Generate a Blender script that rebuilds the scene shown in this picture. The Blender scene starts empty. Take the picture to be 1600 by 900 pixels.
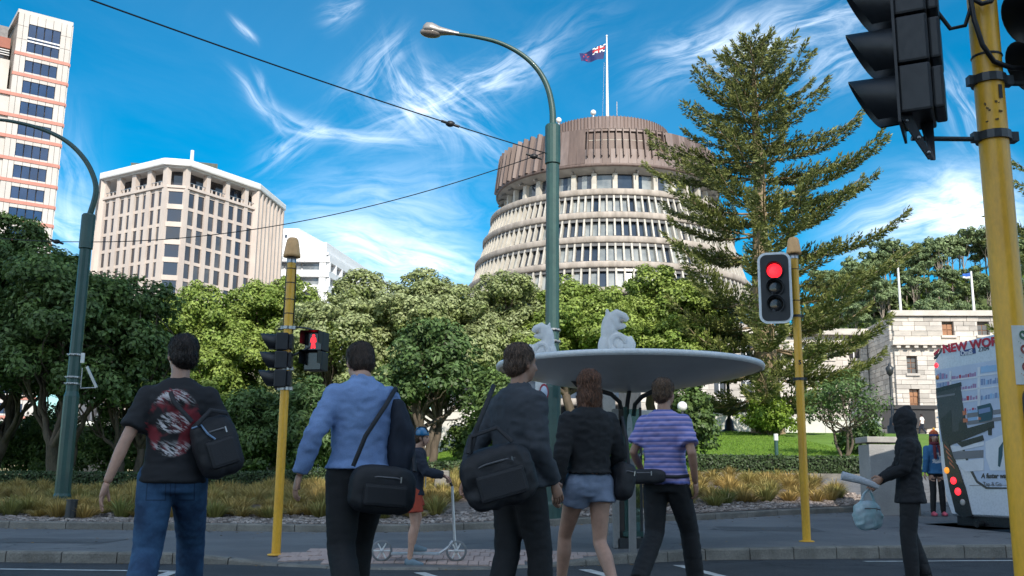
import bpy, bmesh, math, random
import numpy as np
from mathutils import Vector, Matrix, noise as mnoise

R = math.radians
SC = bpy.context.scene
COL = SC.collection
rnd = random.Random(7)

# ------------------------------------------------------------------ camera
CAM_Z, PITCH, ROLL, FPX = 0.95, R(11.0), R(0.6), 1555.0
cam_d = bpy.data.cameras.new("camera")
cam_d.sensor_width = 36.0
cam_d.lens = 36.0 * FPX / 1600.0
cam_d.clip_start = 0.1
cam_d.clip_end = 6000.0
cam = bpy.data.objects.new("camera", cam_d)
COL.objects.link(cam)
CAM_ROT = Matrix.Rotation(R(90) + PITCH, 3, 'X') @ Matrix.Rotation(ROLL, 3, 'Z')
cam.location = (0, 0, CAM_Z)
cam.rotation_euler = CAM_ROT.to_euler()
SC.camera = cam

# ------------------------------------------------------------------ sun, sky
SUN_EL, SUN_AZ = R(36.0), R(14.0)          # behind the photographer, a little to the right
S_DIR = Vector((math.sin(SUN_AZ) * math.cos(SUN_EL), -math.cos(SUN_AZ) * math.cos(SUN_EL), math.sin(SUN_EL)))
sun_d = bpy.data.lights.new("sun", 'SUN')
sun_d.energy = 2.05
sun_d.angle = R(0.53)
sun_d.color = (1.0, 0.93, 0.82)
sun = bpy.data.objects.new("sun", sun_d)
COL.objects.link(sun)
sun.rotation_euler = S_DIR.to_track_quat('Z', 'Y').to_euler()
sun.location = (0, -20, 60)

SC.view_settings.view_transform = 'Standard'
SC.view_settings.look = 'None'
SC.view_settings.exposure = 1.4
SC.view_settings.gamma = 1.0
SC.cycles.max_bounces = 6
SC.cycles.diffuse_bounces = 3
SC.cycles.glossy_bounces = 3
SC.cycles.transmission_bounces = 4
SC.cycles.transparent_max_bounces = 8


def pix_dir(px, py):
    v = Vector(((px - 800) / FPX, (450 - py) / FPX, -1.0))
    return CAM_ROT @ v


def at(px, py, Y):
    d = pix_dir(px, py)
    return Vector((0, 0, CAM_Z)) + d * (Y / d.y)


def proj(p):
    v = CAM_ROT.transposed() @ (Vector(p) - Vector((0, 0, CAM_Z)))
    return 800 + FPX * v.x / -v.z, 450 - FPX * v.y / -v.z


class NT:
    """small helper for building node trees"""
    def __init__(self, nt):
        self.nt = nt

    def node(self, t, **kw):
        n = self.nt.nodes.new(t)
        for k, v in kw.items():
            setattr(n, k, v)
        return n

    def lk(self, a, b):
        self.nt.links.new(a, b)

    def put(self, sock, v):
        if hasattr(v, 'node'):
            self.lk(v, sock)
        else:
            sock.default_value = v

    def m(self, op, a, b=0.0, c=None, clamp=False):
        n = self.node('ShaderNodeMath', operation=op, use_clamp=clamp)
        self.put(n.inputs[0], a)
        self.put(n.inputs[1], b)
        if c is not None:
            self.put(n.inputs[2], c)
        return n.outputs[0]

    def noise(self, vec, scale, detail=3.0, rough=0.5, dist=0.0):
        n = self.node('ShaderNodeTexNoise')
        if vec is not None:
            self.lk(vec, n.inputs['Vector'])
        n.inputs['Scale'].default_value = scale
        n.inputs['Detail'].default_value = detail
        n.inputs['Roughness'].default_value = rough
        n.inputs['Distortion'].default_value = dist
        return n.outputs['Fac']

    def mr(self, v, a, b, c=0.0, d=1.0, smooth=True):
        n = self.node('ShaderNodeMapRange')
        n.interpolation_type = 'SMOOTHSTEP' if smooth else 'LINEAR'
        self.put(n.inputs['Value'], v)
        n.inputs['From Min'].default_value = a
        n.inputs['From Max'].default_value = b
        n.inputs['To Min'].default_value = c
        n.inputs['To Max'].default_value = d
        return n.outputs[0]

    def mix(self, f, a, b, mode='MIX'):
        n = self.node('ShaderNodeMix', data_type='RGBA', blend_type=mode)
        self.put(n.inputs[0], f)
        for s, v in ((n.inputs[6], a), (n.inputs[7], b)):
            if hasattr(v, 'node'):
                self.lk(v, s)
            else:
                s.default_value = (v[0], v[1], v[2], 1)
        return n.outputs[2]

    def comb(self, x, y, z):
        n = self.node('ShaderNodeCombineXYZ')
        self.put(n.inputs[0], x)
        self.put(n.inputs[1], y)
        self.put(n.inputs[2], z)
        return n.outputs[0]


world = bpy.data.worlds.new("World")
SC.world = world
world.use_nodes = True
wt = world.node_tree
wt.nodes.clear()
W = NT(wt)
out = W.node('ShaderNodeOutputWorld')
bg = W.node('ShaderNodeBackground')
bg.inputs['Strength'].default_value = 0.15
sky = W.node('ShaderNodeTexSky')
sky.sky_type = 'NISHITA'
sky.sun_disc = False
sky.sun_elevation = SUN_EL
sky.sun_rotation = math.pi - SUN_AZ
sky.air_density = 1.0
sky.dust_density = 0.3
sky.ozone_density = 2.5
hs = W.node('ShaderNodeHueSaturation')
hs.inputs['Hue'].default_value = 0.487
hs.inputs['Saturation'].default_value = 1.95
hs.inputs['Value'].default_value = 0.38
W.lk(sky.outputs[0], hs.inputs['Color'])
tc = W.node('ShaderNodeTexCoord')
sep = W.node('ShaderNodeSeparateXYZ')
W.lk(tc.outputs['Generated'], sep.inputs[0])
dx, dy, dz = sep.outputs
yy = W.m('MAXIMUM', dy, 0.12)
u = W.m('DIVIDE', dx, yy)
v = W.m('DIVIDE', dz, yy)
front = W.mr(dy, 0.1, 0.3)
uv = W.comb(u, v, 0.0)
# bend the lookup a little so that the strokes curl
wn = W.node('ShaderNodeTexNoise')
wn.inputs['Scale'].default_value = 3.2
wn.inputs['Detail'].default_value = 3.0
W.lk(uv, wn.inputs['Vector'])
ws = W.node('ShaderNodeSeparateXYZ')
W.lk(wn.outputs['Color'], ws.inputs[0])
wu = W.m('MULTIPLY_ADD', W.m('SUBTRACT', ws.outputs[0], 0.5), 0.16, u)
wv = W.m('MULTIPLY_ADD', W.m('SUBTRACT', ws.outputs[1], 0.5), 0.16, v)
PXU = 1.0 / FPX


def stroke(x0, y0, x1, y1, width, amp, dens=0.5, fine=1.0):
    """one cirrus stroke of the sky between two directions, combed along its length"""
    a, b = pix_dir(x0, y0), pix_dir(x1, y1)
    a, b = (a.x / a.y, a.z / a.y), (b.x / b.y, b.z / b.y)
    cx, cy = (a[0] + b[0]) / 2, (a[1] + b[1]) / 2
    L = math.hypot(b[0] - a[0], b[1] - a[1]) / 2
    th = math.atan2(b[1] - a[1], b[0] - a[0])
    wd = width * PXU
    c, s = math.cos(th), math.sin(th)
    du, dv = W.m('SUBTRACT', wu, cx), W.m('SUBTRACT', wv, cy)
    p = W.m('ADD', W.m('MULTIPLY', du, c / L), W.m('MULTIPLY', dv, s / L))
    q = W.m('ADD', W.m('MULTIPLY', du, -s / wd), W.m('MULTIPLY', dv, c / wd))
    e = W.m('ADD', W.m('MULTIPLY', W.m('POWER', W.m('ABSOLUTE', p), 2.6), 1.1), W.m('MULTIPLY', q, q))
    g = W.m('EXPONENT', W.m('MULTIPLY', e, -1.0))
    nv = W.comb(W.m('MULTIPLY', p, L * 9), W.m('MULTIPLY', q, wd * 40), x0 * 0.013)
    n = W.noise(nv, 1.6 * fine, 7.0, 0.62, 0.6)
    n = W.mr(n, 0.52 - dens * 0.32, 0.78, 0.0, 1.0)
    return W.m('MULTIPLY', W.m('MULTIPLY', g, n), amp)


cl = None
for st in (
    (590, 225, 900, 50, 36, 0.7, 0.7), (600, 90, 680, 250, 45, 0.7, 0.5), (640, 120, 760, 225, 50, 0.5, 0.5),
    (540, 150, 620, 60, 28, 0.55, 0.4), (590, 165, 800, 280, 22, 0.5, 0.5),
    (330, 140, 440, 215, 9, 0.5, 0.75), (375, 130, 430, 190, 8, 0.45, 0.75), (400, 185, 660, 255, 17, 0.62, 0.8), (400, 280, 510, 200, 30, 0.45, 0.6),
    (340, 35, 368, 72, 9, 0.7, 0.8), (485, 30, 540, 8, 18, 0.6, 0.6),
    (1010, 115, 1180, 25, 45, 0.75, 0.6), (1080, 80, 1330, 20, 40, 0.75, 0.6), (1230, 130, 1340, 80, 40, 0.6, 0.6),
    (1340, 390, 1560, 300, 50, 1.0, 1.0), (1420, 350, 1600, 350, 60, 0.9, 1.0), (1460, 120, 1545, 260, 32, 0.65, 0.7),
    (430, 355, 760, 330, 60, 0.4, 1.0), (480, 405, 760, 420, 42, 1.1, 1.3), (60, 330, 170, 370, 50, 0.7, 1.1), (70, 190, 130, 330, 40, 0.3, 0.8),
):
    o = stroke(*st)
    cl = o if cl is None else W.m('ADD', cl, o)
cl = W.m('MULTIPLY', W.m('MULTIPLY', cl, front), 0.85)
# denser cirrus out of view, added on a plane overhead to fill the shade
zz = W.m('MAXIMUM', dz, 0.08)
pv = W.comb(W.m('DIVIDE', dx, zz), W.m('MULTIPLY', W.m('DIVIDE', dy, zz), 0.5), 3.0)
gen = W.mr(W.noise(pv, 1.3, 7.0, 0.6, 0.8), 0.33, 0.68, 0.0, 0.9)
cl = W.m('ADD', cl, W.m('MULTIPLY', gen, W.m('SUBTRACT', 1.0, W.m('MULTIPLY', front, 0.97))))
cl = W.m('MINIMUM', cl, 0.92)
cl = W.m('MULTIPLY', cl, W.mr(dz, -0.02, 0.05))
skyc = W.mix(cl, hs.outputs[0], (4.0, 4.4, 4.9))
W.lk(skyc, bg.inputs['Color'])
W.lk(bg.outputs[0], out.inputs['Surface'])

# ------------------------------------------------------------------ materials
MATS = {}


def mat(name, col, rough=0.65, metal=0.0, var=0.15, scale=1.5, bump=0.0, bscale=60.0, col2=None, stretch=None,
        spec=0.5, coat=0.0, crack=0.0, emis=None, estr=0.0, fine=0.10, fscale=30.0, isl=0.0, attr=None, trans=0.0):
    if name in MATS:
        return MATS[name]
    m = bpy.data.materials.new(name)
    m.use_nodes = True
    m.node_tree.nodes.clear()
    T = NT(m.node_tree)
    o = T.node('ShaderNodeOutputMaterial')
    b = T.node('ShaderNodeBsdfPrincipled')
    b.inputs['Roughness'].default_value = rough
    b.inputs['Metallic'].default_value = metal
    b.inputs['Specular IOR Level'].default_value = spec
    b.inputs['Coat Weight'].default_value = coat
    g = T.node('ShaderNodeNewGeometry')
    pos = g.outputs['Position']
    if stretch:
        mp = T.node('ShaderNodeMapping')
        mp.inputs['Scale'].default_value = stretch
        T.lk(pos, mp.inputs[0])
        pos = mp.outputs[0]
    n1 = T.noise(pos, scale, 5.0, 0.6)
    n2 = T.noise(pos, fscale, 3.0, 0.6)
    f1 = T.mr(n1, 0.3, 0.7, 0.0, 1.0)
    c2 = col2 if col2 else tuple(c * (1 - 2 * var) for c in col)
    base = T.mix(f1, (*col,), (*c2,))
    k = T.mr(n2, 0.25, 0.75, 1 - fine, 1 + fine, False)
    if crack:
        wob = T.node('ShaderNodeTexNoise')
        wob.inputs['Scale'].default_value = 2.5
        wob.inputs['Detail'].default_value = 4.0
        T.lk(pos, wob.inputs['Vector'])
        add = T.node('ShaderNodeVectorMath', operation='MULTIPLY_ADD')
        T.lk(wob.outputs['Color'], add.inputs[0])
        add.inputs[1].default_value = (0.9, 0.9, 0.9)
        T.lk(pos, add.inputs[2])
        vo = T.node('ShaderNodeTexVoronoi')
        vo.feature = 'DISTANCE_TO_EDGE'
        vo.inputs['Scale'].default_value = crack
        T.lk(add.outputs[0], vo.inputs['Vector'])
        line_ = T.mr(vo.outputs['Distance'], 0.004, 0.016, 0.45, 1.0)
        gate = T.mr(T.noise(pos, 0.35, 2.0), 0.45, 0.6)
        k = T.m('MULTIPLY', k, T.mr(gate, 0, 1, 1.0, 1.0) if False else T.m('ADD', T.m('MULTIPLY', line_, gate), T.m('SUBTRACT', 1.0, gate)))
        st_ = T.mr(T.noise(pos, 1.7, 3.0, 0.7), 0.62, 0.74, 1.0, 0.72)
        k = T.m('MULTIPLY', k, st_)
    if isl:
        k = T.m('MULTIPLY', k, T.mr(g.outputs['Random Per Island'], 0, 1, 1 - isl, 1 + isl, False))
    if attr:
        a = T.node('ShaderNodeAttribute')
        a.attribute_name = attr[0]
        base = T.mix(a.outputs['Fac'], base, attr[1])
    hsv = T.node('ShaderNodeHueSaturation')
    T.lk(base, hsv.inputs['Color'])
    T.lk(k, hsv.inputs['Value'])
    T.lk(hsv.outputs[0], b.inputs['Base Color'])
    if bump:
        nb = T.noise(pos, bscale, 4.0, 0.6)
        bp = T.node('ShaderNodeBump')
        bp.inputs['Strength'].default_value = min(1.0, bump)
        bp.inputs['Distance'].default_value = 0.02
        T.lk(nb, bp.inputs['Height'])
        T.lk(bp.outputs[0], b.inputs['Normal'])
    rn = T.mr(n2, 0.2, 0.8, max(0, rough - 0.08), min(1, rough + 0.08), False)
    T.lk(rn, b.inputs['Roughness'])
    if emis:
        b.inputs['Emission Color'].default_value = (*emis, 1)
        b.inputs['Emission Strength'].default_value = estr
    sh = b.outputs[0]
    if trans:
        t = T.node('ShaderNodeBsdfTranslucent')
        T.lk(hsv.outputs[0], t.inputs['Color'])
        mx = T.node('ShaderNodeMixShader')
        mx.inputs[0].default_value = trans
        T.lk(sh, mx.inputs[1])
        T.lk(t.outputs[0], mx.inputs[2])
        sh = mx.outputs[0]
    T.lk(sh, o.inputs['Surface'])
    MATS[name] = m
    return m


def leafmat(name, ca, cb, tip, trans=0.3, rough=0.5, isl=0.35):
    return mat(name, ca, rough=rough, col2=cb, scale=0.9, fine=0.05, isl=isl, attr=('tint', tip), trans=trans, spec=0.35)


M_ASPH = mat('asphalt_road', (0.056, 0.058, 0.064), 0.85, col2=(0.034, 0.036, 0.041), scale=1.1, bump=0.7, bscale=140, fine=0.45, fscale=170, crack=0.55)
M_PATH = mat('asphalt_footpath', (0.17, 0.168, 0.17), 0.85, col2=(0.12, 0.12, 0.125), scale=0.9, bump=0.5, bscale=120, fine=0.35, fscale=150, crack=0.45)
M_KERB = mat('kerb_concrete', (0.23, 0.215, 0.19), 0.85, var=0.2, scale=3, bump=0.6, bscale=50, fine=0.25, fscale=60, isl=0.12)
M_PAVER = mat('paver_pink', (0.50, 0.36, 0.31), 0.8, col2=(0.40, 0.30, 0.27), scale=3, bump=0.4, bscale=90, fine=0.15, isl=0.22)
M_MORTAR = mat('paver_joint', (0.13, 0.11, 0.10), 0.9)
M_WHITE = mat('white_paint', (0.78, 0.78, 0.76), 0.5, var=0.05, scale=2)
M_LINE = mat('road_paint', (0.62, 0.62, 0.60), 0.7, var=0.2, scale=9, fine=0.25, fscale=80)
M_YELLOW = mat('yellow_paint', (0.84, 0.45, 0.03), 0.42, col2=(0.70, 0.36, 0.025), scale=5, stretch=(1, 1, .35), fine=0.12, fscale=60, coat=0.2)
M_ORCAP = mat('orange_cap', (0.84, 0.47, 0.20), 0.55, var=0.08, scale=8)
M_BLACK = mat('black_plastic', (0.018, 0.02, 0.025), 0.45, var=0.15, scale=6)
M_RUBBER = mat('black_rubber', (0.012, 0.012, 0.013), 0.6)
M_LAMPG = mat('green_lamp_paint', (0.020, 0.062, 0.056), 0.45, var=0.18, scale=4, col2=(0.028, 0.08, 0.07), coat=0.15)
M_STEEL = mat('galvanised_steel', (0.42, 0.43, 0.44), 0.35, metal=0.85, var=0.15, scale=10)
M_DSTEEL = mat('dark_steel', (0.05, 0.055, 0.06), 0.4, metal=0.3, var=0.1, scale=10)
M_MULCH = mat('bark_mulch', (0.25, 0.20, 0.17), 0.9, col2=(0.10, 0.08, 0.07), scale=9, bump=1.0, bscale=60, fine=0.4, fscale=60)
M_SOIL = mat('bed_soil', (0.09, 0.07, 0.05), 0.95, var=0.3, scale=6, bump=1.0, bscale=30, fine=0.4)
M_LAWN = mat('lawn', (0.10, 0.19, 0.018), 0.9, col2=(0.14, 0.25, 0.03), scale=1.2, bump=1.0, bscale=45, fine=0.45, fscale=40)
M_DARKGLASS = mat('window_glass_dark', (0.03, 0.045, 0.07), 0.08, var=0.2, scale=0.4, spec=0.9, fine=0.0)
M_BLUEGLASS = mat('window_glass_blue', (0.02, 0.05, 0.13), 0.07, var=0.2, scale=0.4, spec=0.9, fine=0.0)
M_BARK = mat('bark', (0.13, 0.10, 0.075), 0.9, col2=(0.07, 0.055, 0.04), scale=5, bump=1.0, bscale=25, fine=0.3, stretch=(1, 1, 0.25))
M_PINEBARK = mat('pine_bark', (0.36, 0.27, 0.17), 0.9, col2=(0.20, 0.145, 0.09), scale=3, bump=1.0, bscale=14, fine=0.3, stretch=(1, 1, 0.4))

# ------------------------------------------------------------------ mesh helpers


def link(o, parent=None):
    COL.objects.link(o)
    if parent is not None:
        o.parent = parent
    return o


def tag(o, label=None, cat=None, group=None, kind=None):
    if label:
        o['label'] = label
    if cat:
        o['category'] = cat
    if group:
        o['group'] = group
    if kind:
        o['kind'] = kind
    return o


def thing(name, loc, label, cat, group=None):
    e = bpy.data.objects.new(name, None)
    e.empty_display_size = 0.3
    e.location = loc
    COL.objects.link(e)
    return tag(e, label, cat, group)


class MB:
    """collects faces in world space, then links them as ONE mesh object"""
    def __init__(self, T=None):
        self.v, self.f, self.s, self.mi = [], [], [], []
        self.T = T
        self.cur = 0

    def add(self, vs, fs, smooth=False):
        n = len(self.v)
        if self.T is not None:
            vs = [self.T @ Vector(p) for p in vs]
        self.v += [tuple(p) for p in vs]
        self.f += [tuple(i + n for i in f) for f in fs]
        self.s += [smooth] * len(fs)
        self.mi += [self.cur] * len(fs)
        return self

    def box(self, c, s, rz=0.0, rx=0.0, ry=0.0, taper=1.0):
        M = Matrix.Translation(c)
        if rz:
            M = M @ Matrix.Rotation(rz, 4, 'Z')
        if ry:
            M = M @ Matrix.Rotation(ry, 4, 'Y')
        if rx:
            M = M @ Matrix.Rotation(rx, 4, 'X')
        hx, hy, hz = s[0] / 2, s[1] / 2, s[2] / 2
        vs = []
        for z, k in ((-hz, 1.0), (hz, taper)):
            for x, y in ((-hx, -hy), (hx, -hy), (hx, hy), (-hx, hy)):
                vs.append(M @ Vector((x * k, y * k, z)))
        return self.add(vs, [(3, 2, 1, 0), (4, 5, 6, 7), (0, 1, 5, 4), (1, 2, 6, 5), (2, 3, 7, 6), (3, 0, 4, 7)])

    def tube(self, pts, rad, n=8, caps=True, smooth=True, flat=1.0):
        pts = [Vector(p) for p in pts]
        if not hasattr(rad, '__len__'):
            rad = [rad] * len(pts)
        vs, fs = [], []
        up = None
        for i, p in enumerate(pts):
            t = (pts[min(i + 1, len(pts) - 1)] - pts[max(i - 1, 0)])
            if t.length < 1e-9:
                t = Vector((0, 0, 1))
            t.normalize()
            if up is None:
                a = Vector((1, 0, 0)) if abs(t.x) < 0.7 else Vector((0, 0, 1))
                up = (a - t * a.dot(t)).normalized()
            else:
                up = up - t * up.dot(t)
                if up.length < 1e-6:
                    up = t.orthogonal()
                up.normalize()
            w = t.cross(up)
            for k in range(n):
                a = 2 * math.pi * k / n
                vs.append(p + (up * math.cos(a) + w * math.sin(a) * flat) * rad[i])
        for i in range(len(pts) - 1):
            for k in range(n):
                fs.append((i * n + k, i * n + (k + 1) % n, (i + 1) * n + (k + 1) % n, (i + 1) * n + k))
        self.add(vs, fs, smooth)
        if caps:
            m = len(pts) - 1
            self.add([vs[k] for k in range(n)], [tuple(range(n - 1, -1, -1))])
            self.add([vs[m * n + k] for k in range(n)], [tuple(range(n))])
        return self

    def lathe(self, prof, n=32, c=(0, 0, 0), a0=0.0, a1=2 * math.pi, smooth=True, axis='Z', rx=1.0):
        full = abs(a1 - a0 - 2 * math.pi) < 1e-6
        m = n if full else n + 1
        vs, fs = [], []
        for r, z in prof:
            for k in range(m):
                a = a0 + (a1 - a0) * k / n
                if axis == 'Z':
                    vs.append((c[0] + r * math.cos(a), c[1] + r * math.sin(a), c[2] + z))
                else:   # axis Y
                    vs.append((c[0] + r * math.cos(a) * rx, c[1] + z, c[2] + r * math.sin(a)))
        for i in range(len(prof) - 1):
            for k in range(n):
                k2 = (k + 1) % m if full else k + 1
                q = (i * m + k, i * m + k2, (i + 1) * m + k2, (i + 1) * m + k)
                fs.append(q if axis == 'Z' else q[::-1])
        return self.add(vs, fs, smooth)

    def quad(self, a, b, c, d):
        return self.add([a, b, c, d], [(0, 1, 2, 3)])

    def prism(self, poly, z0, z1):
        """poly: xy points, counter-clockwise"""
        n = len(poly)
        vs = [(x, y, z0) for x, y in poly] + [(x, y, z1) for x, y in poly]
        fs = [tuple(range(n - 1, -1, -1)), tuple(range(n, 2 * n))]
        for i in range(n):
            j = (i + 1) % n
            fs.append((i, j, n + j, n + i))
        return self.add(vs, fs)

    def ball(self, c, r, n=12, m=8):
        rx, ry, rz = r if hasattr(r, '__len__') else (r, r, r)
        vs, fs = [], []
        for i in range(m + 1):
            t = math.pi * i / m
            for k in range(n):
                a = 2 * math.pi * k / n
                vs.append((c[0] + rx * math.sin(t) * math.cos(a), c[1] + ry * math.sin(t) * math.sin(a), c[2] - rz * math.cos(t)))
        for i in range(m):
            for k in range(n):
                fs.append((i * n + k, i * n + (k + 1) % n, (i + 1) * n + (k + 1) % n, (i + 1) * n + k))
        return self.add(vs, fs, True)

    def build(self, name, mats, parent=None, origin=None, bevel=0.0, seg=2, remesh=0.0, smooth_it=0, wrinkle=0.0, wscale=9.0,
              wdir=(1, 1, 1), seed=0.0, tag_=None):
        if parent is not None:
            P = parent
            base = Vector((0, 0, 0))
            while P is not None:
                base += Vector(P.location)
                P = P.parent
        else:
            base = Vector(origin) if origin is not None else Vector((0, 0, 0))
        me = bpy.data.meshes.new(name)
        me.from_pydata([(x - base.x, y - base.y, z - base.z) for x, y, z in self.v], [], self.f)
        if not isinstance(mats, (list, tuple)):
            mats = [mats]
        for m in mats:
            me.materials.append(m)
        me.polygons.foreach_set('use_smooth', self.s)
        if len(mats) > 1:
            me.polygons.foreach_set('material_index', self.mi)
        if bevel:
            bm = bmesh.new()
            bm.from_mesh(me)
            bmesh.ops.remove_doubles(bm, verts=bm.verts, dist=1e-5)
            es = [e for e in bm.edges if len(e.link_faces) == 2 and e.calc_face_angle(0) > 0.6]
            bmesh.ops.bevel(bm, geom=es, offset=bevel, segments=seg, profile=0.6, affect='EDGES')
            bm.to_mesh(me)
            bm.free()
        if remesh:
            me = remeshed(me, remesh, smooth_it)
        if wrinkle:
            co = np.empty(len(me.vertices) * 3)
            no = np.empty(len(me.vertices) * 3)
            me.vertices.foreach_get('co', co)
            me.vertex_normals.foreach_get('vector', no)
            co = co.reshape(-1, 3)
            no = no.reshape(-1, 3)
            wd = Vector(wdir)
            for i in range(len(co)):
                p = Vector(co[i])
                q = Vector((p.x * wd.x, p.y * wd.y, p.z * wd.z)) * wscale + Vector((seed, seed * 2, 0))
                d = mnoise.noise(q) + 0.5 * mnoise.noise(q * 2.3)
                d = 0.35 - abs(d) * 0.9
                co[i] += no[i] * d * wrinkle
            me.vertices.foreach_set('co', co.ravel())
            me.update()
        me.name = name
        o = bpy.data.objects.new(name, me)
        COL.objects.link(o)
        if parent is not None:
            o.parent = parent
        else:
            o.location = base
        return o


def remeshed(me, vox, it):
    tmp = bpy.data.objects.new('tmp', me)
    COL.objects.link(tmp)
    md = tmp.modifiers.new('r', 'REMESH')
    md.mode = 'VOXEL'
    md.voxel_size = vox
    md.use_smooth_shade = True
    if it:
        sm = tmp.modifiers.new('s', 'SMOOTH')
        sm.factor = 0.6
        sm.iterations = it
    dg = bpy.context.evaluated_depsgraph_get()
    dg.update()
    ev = tmp.evaluated_get(dg)
    m2 = bpy.data.meshes.new_from_object(ev, preserve_all_data_layers=False, depsgraph=dg)
    mats = [m for m in me.materials]
    m2.materials.clear()
    for m in mats:
        m2.materials.append(m)
    m2.polygons.foreach_set('use_smooth', [True] * len(m2.polygons))
    bpy.data.objects.remove(tmp)
    bpy.data.meshes.remove(me)
    return m2


UNIT = {}


def unit_box(m):
    k = m.name
    if k not in UNIT:
        me = bpy.data.meshes.new('box_' + k)
        h = 0.5
        vs = [(x, y, z) for z in (-h, h) for x, y in ((-h, -h), (h, -h), (h, h), (-h, h))]
        me.from_pydata(vs, [], [(3, 2, 1, 0), (4, 5, 6, 7), (0, 1, 5, 4), (1, 2, 6, 5), (2, 3, 7, 6), (3, 0, 4, 7)])
        me.materials.append(m)
        UNIT[k] = me
    return UNIT[k]


def piece(name, m, parent, c, s, rz=0.0, rx=0.0):
    """one alike piece: a box sharing its mesh with the others of its material; c in world space"""
    o = bpy.data.objects.new(name, unit_box(m))
    base = Vector((0, 0, 0))
    P = parent
    while P is not None:
        base += Vector(P.location)
        P = P.parent
    M = Matrix.Rotation(rz, 4, 'Z') @ Matrix.Rotation(rx, 4, 'X')
    o.matrix_basis = Matrix.Translation(Vector(c) - base) @ M @ Matrix.Diagonal((s[0], s[1], s[2], 1))
    COL.objects.link(o)
    o.parent = parent
    return o


def text_mesh(txt, size, m, name, parent, M, ext=0.004, align='LEFT', bold=0.0, shear=0.0, squash=1.0):
    cu = bpy.data.curves.new('t', 'FONT')
    cu.body = txt
    cu.size = size
    cu.extrude = ext
    cu.offset = bold
    cu.shear = shear
    cu.align_x = align
    ob = bpy.data.objects.new('t', cu)
    COL.objects.link(ob)
    dg = bpy.context.evaluated_depsgraph_get()
    dg.update()
    me = bpy.data.meshes.new_from_object(ob.evaluated_get(dg))
    bpy.data.objects.remove(ob)
    base = Vector((0, 0, 0))
    P = parent
    while P is not None:
        base += Vector(P.location)
        P = P.parent
    me.transform(Matrix.Translation(-base) @ M @ Matrix.Diagonal((squash, 1, 1, 1)))
    me.materials.clear()
    me.materials.append(m)
    me.name = name
    o = bpy.data.objects.new(name, me)
    link(o, parent)
    return o


def copy_tree(o, parent=None):
    c = o.copy()
    COL.objects.link(c)
    c.parent = parent
    for ch in list(o.children):
        copy_tree(ch, c)
    return c


def smooth01(t):
    t = max(0.0, min(1.0, t))
    return t * t * (3 - 2 * t)


def interp(x, xs, ys):
    return float(np.interp(x, xs, ys))
# ================================================================== GROUND
KERB = [(-60, 9.5), (-30, 10.9), (-8, 11.1), (-2.85, 11.1), (-2.0, 10.75), (-1.2, 10.6), (-0.25, 10.75), (0.6, 11.3), (1.07, 11.6),
        (2.4, 12.45), (4.5, 13.0), (6.7, 13.4), (9.0, 13.9), (30, 18.0), (60, 24)]
BEDK = [(-60, 17.5), (-30, 16.5), (-8.2, 16.0), (-2.7, 15.8), (-0.3, 16.6), (1.0, 16.8), (3.1, 17.2), (5.0, 18.8), (7.0, 20.2), (7.6, 20.8)]


def yk(x):
    return interp(x, [p[0] for p in KERB], [p[1] for p in KERB])


def yb(x):
    if x > 7.6:
        return 21.0
    return interp(x, [p[0] for p in BEDK], [p[1] for p in BEDK])


def gz(x, y):
    """height of the finished ground beyond the kerb"""
    s = smooth01((x + 9) / 11)
    b = yb(x)
    path = 0.15 + 0.035 * max(0.0, min(y, 30) - 12) * smooth01((x + 2) / 5)
    if y <= b:
        return path
    zl = interp(y, [b, 26, 27, 47, 70, 300], [path + 0.1, 0.6, 0.66, 0.95, 1.0, 1.0])
    zr = interp(y, [b, 26, 27, 47, 70, 300], [path + 0.1, 1.12, 1.2, 3.35, 3.6, 3.6])
    return zl * (1 - s) + zr * s


def road_z(x, y):
    return 0.0 + 0.04 * smooth01((y - 3) / 5)


def grid(name, xs, ys, zf, m, cond=None):
    mb = MB()
    nx = len(xs)
    vs = [(x, y, zf(x, y)) for y in ys for x in xs]
    fs = []
    for j in range(len(ys) - 1):
        for i in range(nx - 1):
            if cond is None or cond((xs[i] + xs[i + 1]) / 2, (ys[j] + ys[j + 1]) / 2):
                fs.append((j * nx + i, j * nx + i + 1, (j + 1) * nx + i + 1, (j + 1) * nx + i))
    mb.add(vs, fs, True)
    return tag(mb.build(name, m), kind='structure')


# outermost sheet to the horizon, a little under everything else
mb = MB()
mb.quad((-3000, -300, -0.35), (3000, -300, -0.35), (3000, 4000, -0.35), (-3000, 4000, -0.35))
tag(mb.build('ground', M_PATH), kind='structure')
grid('road', list(np.linspace(-60, 60, 121)), list(np.linspace(-13, 30, 87)), lambda x, y: (road_z(x, y) if y < yk(x) + 1 else gz(x, y) - .13 if x > 5.5 else road_z(x, y)), M_ASPH,
     lambda x, y: y < yk(x) + 0.9 or (x > 6.2 and y > yk(x) + 1.2))


def strip(name, a, b, n, zf, m, kind='structure', x0=-60, x1=60, k=8):
    """surface between two y(x) lines"""
    mb = MB()
    xs = list(np.linspace(x0, x1, n))
    vs, fs = [], []
    for x in xs:
        ya, yb_ = a(x), b(x)
        for j in range(k + 1):
            y = ya + (yb_ - ya) * j / k
            vs.append((x, y, zf(x, y)))
    for i in range(n - 1):
        for j in range(k):
            p = i * (k + 1) + j
            fs.append((p, p + k + 1, p + k + 2, p + 1))
    mb.add(vs, fs, True)
    return tag(mb.build(name, m), kind=kind)


def ramp(x, y):
    """dropped kerb at the crossing"""
    t = smooth01((x + 3.7) / 1.3) * (1 - smooth01((x - 0.3) / 1.2))
    d = smooth01((y - yk(x)) / 1.0)
    return 1 - t * (1 - d)


def pz(x, y):
    lo = road_z(x, y) + 0.012
    return lo + (gz(x, y) - lo) * ramp(x, y)


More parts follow.
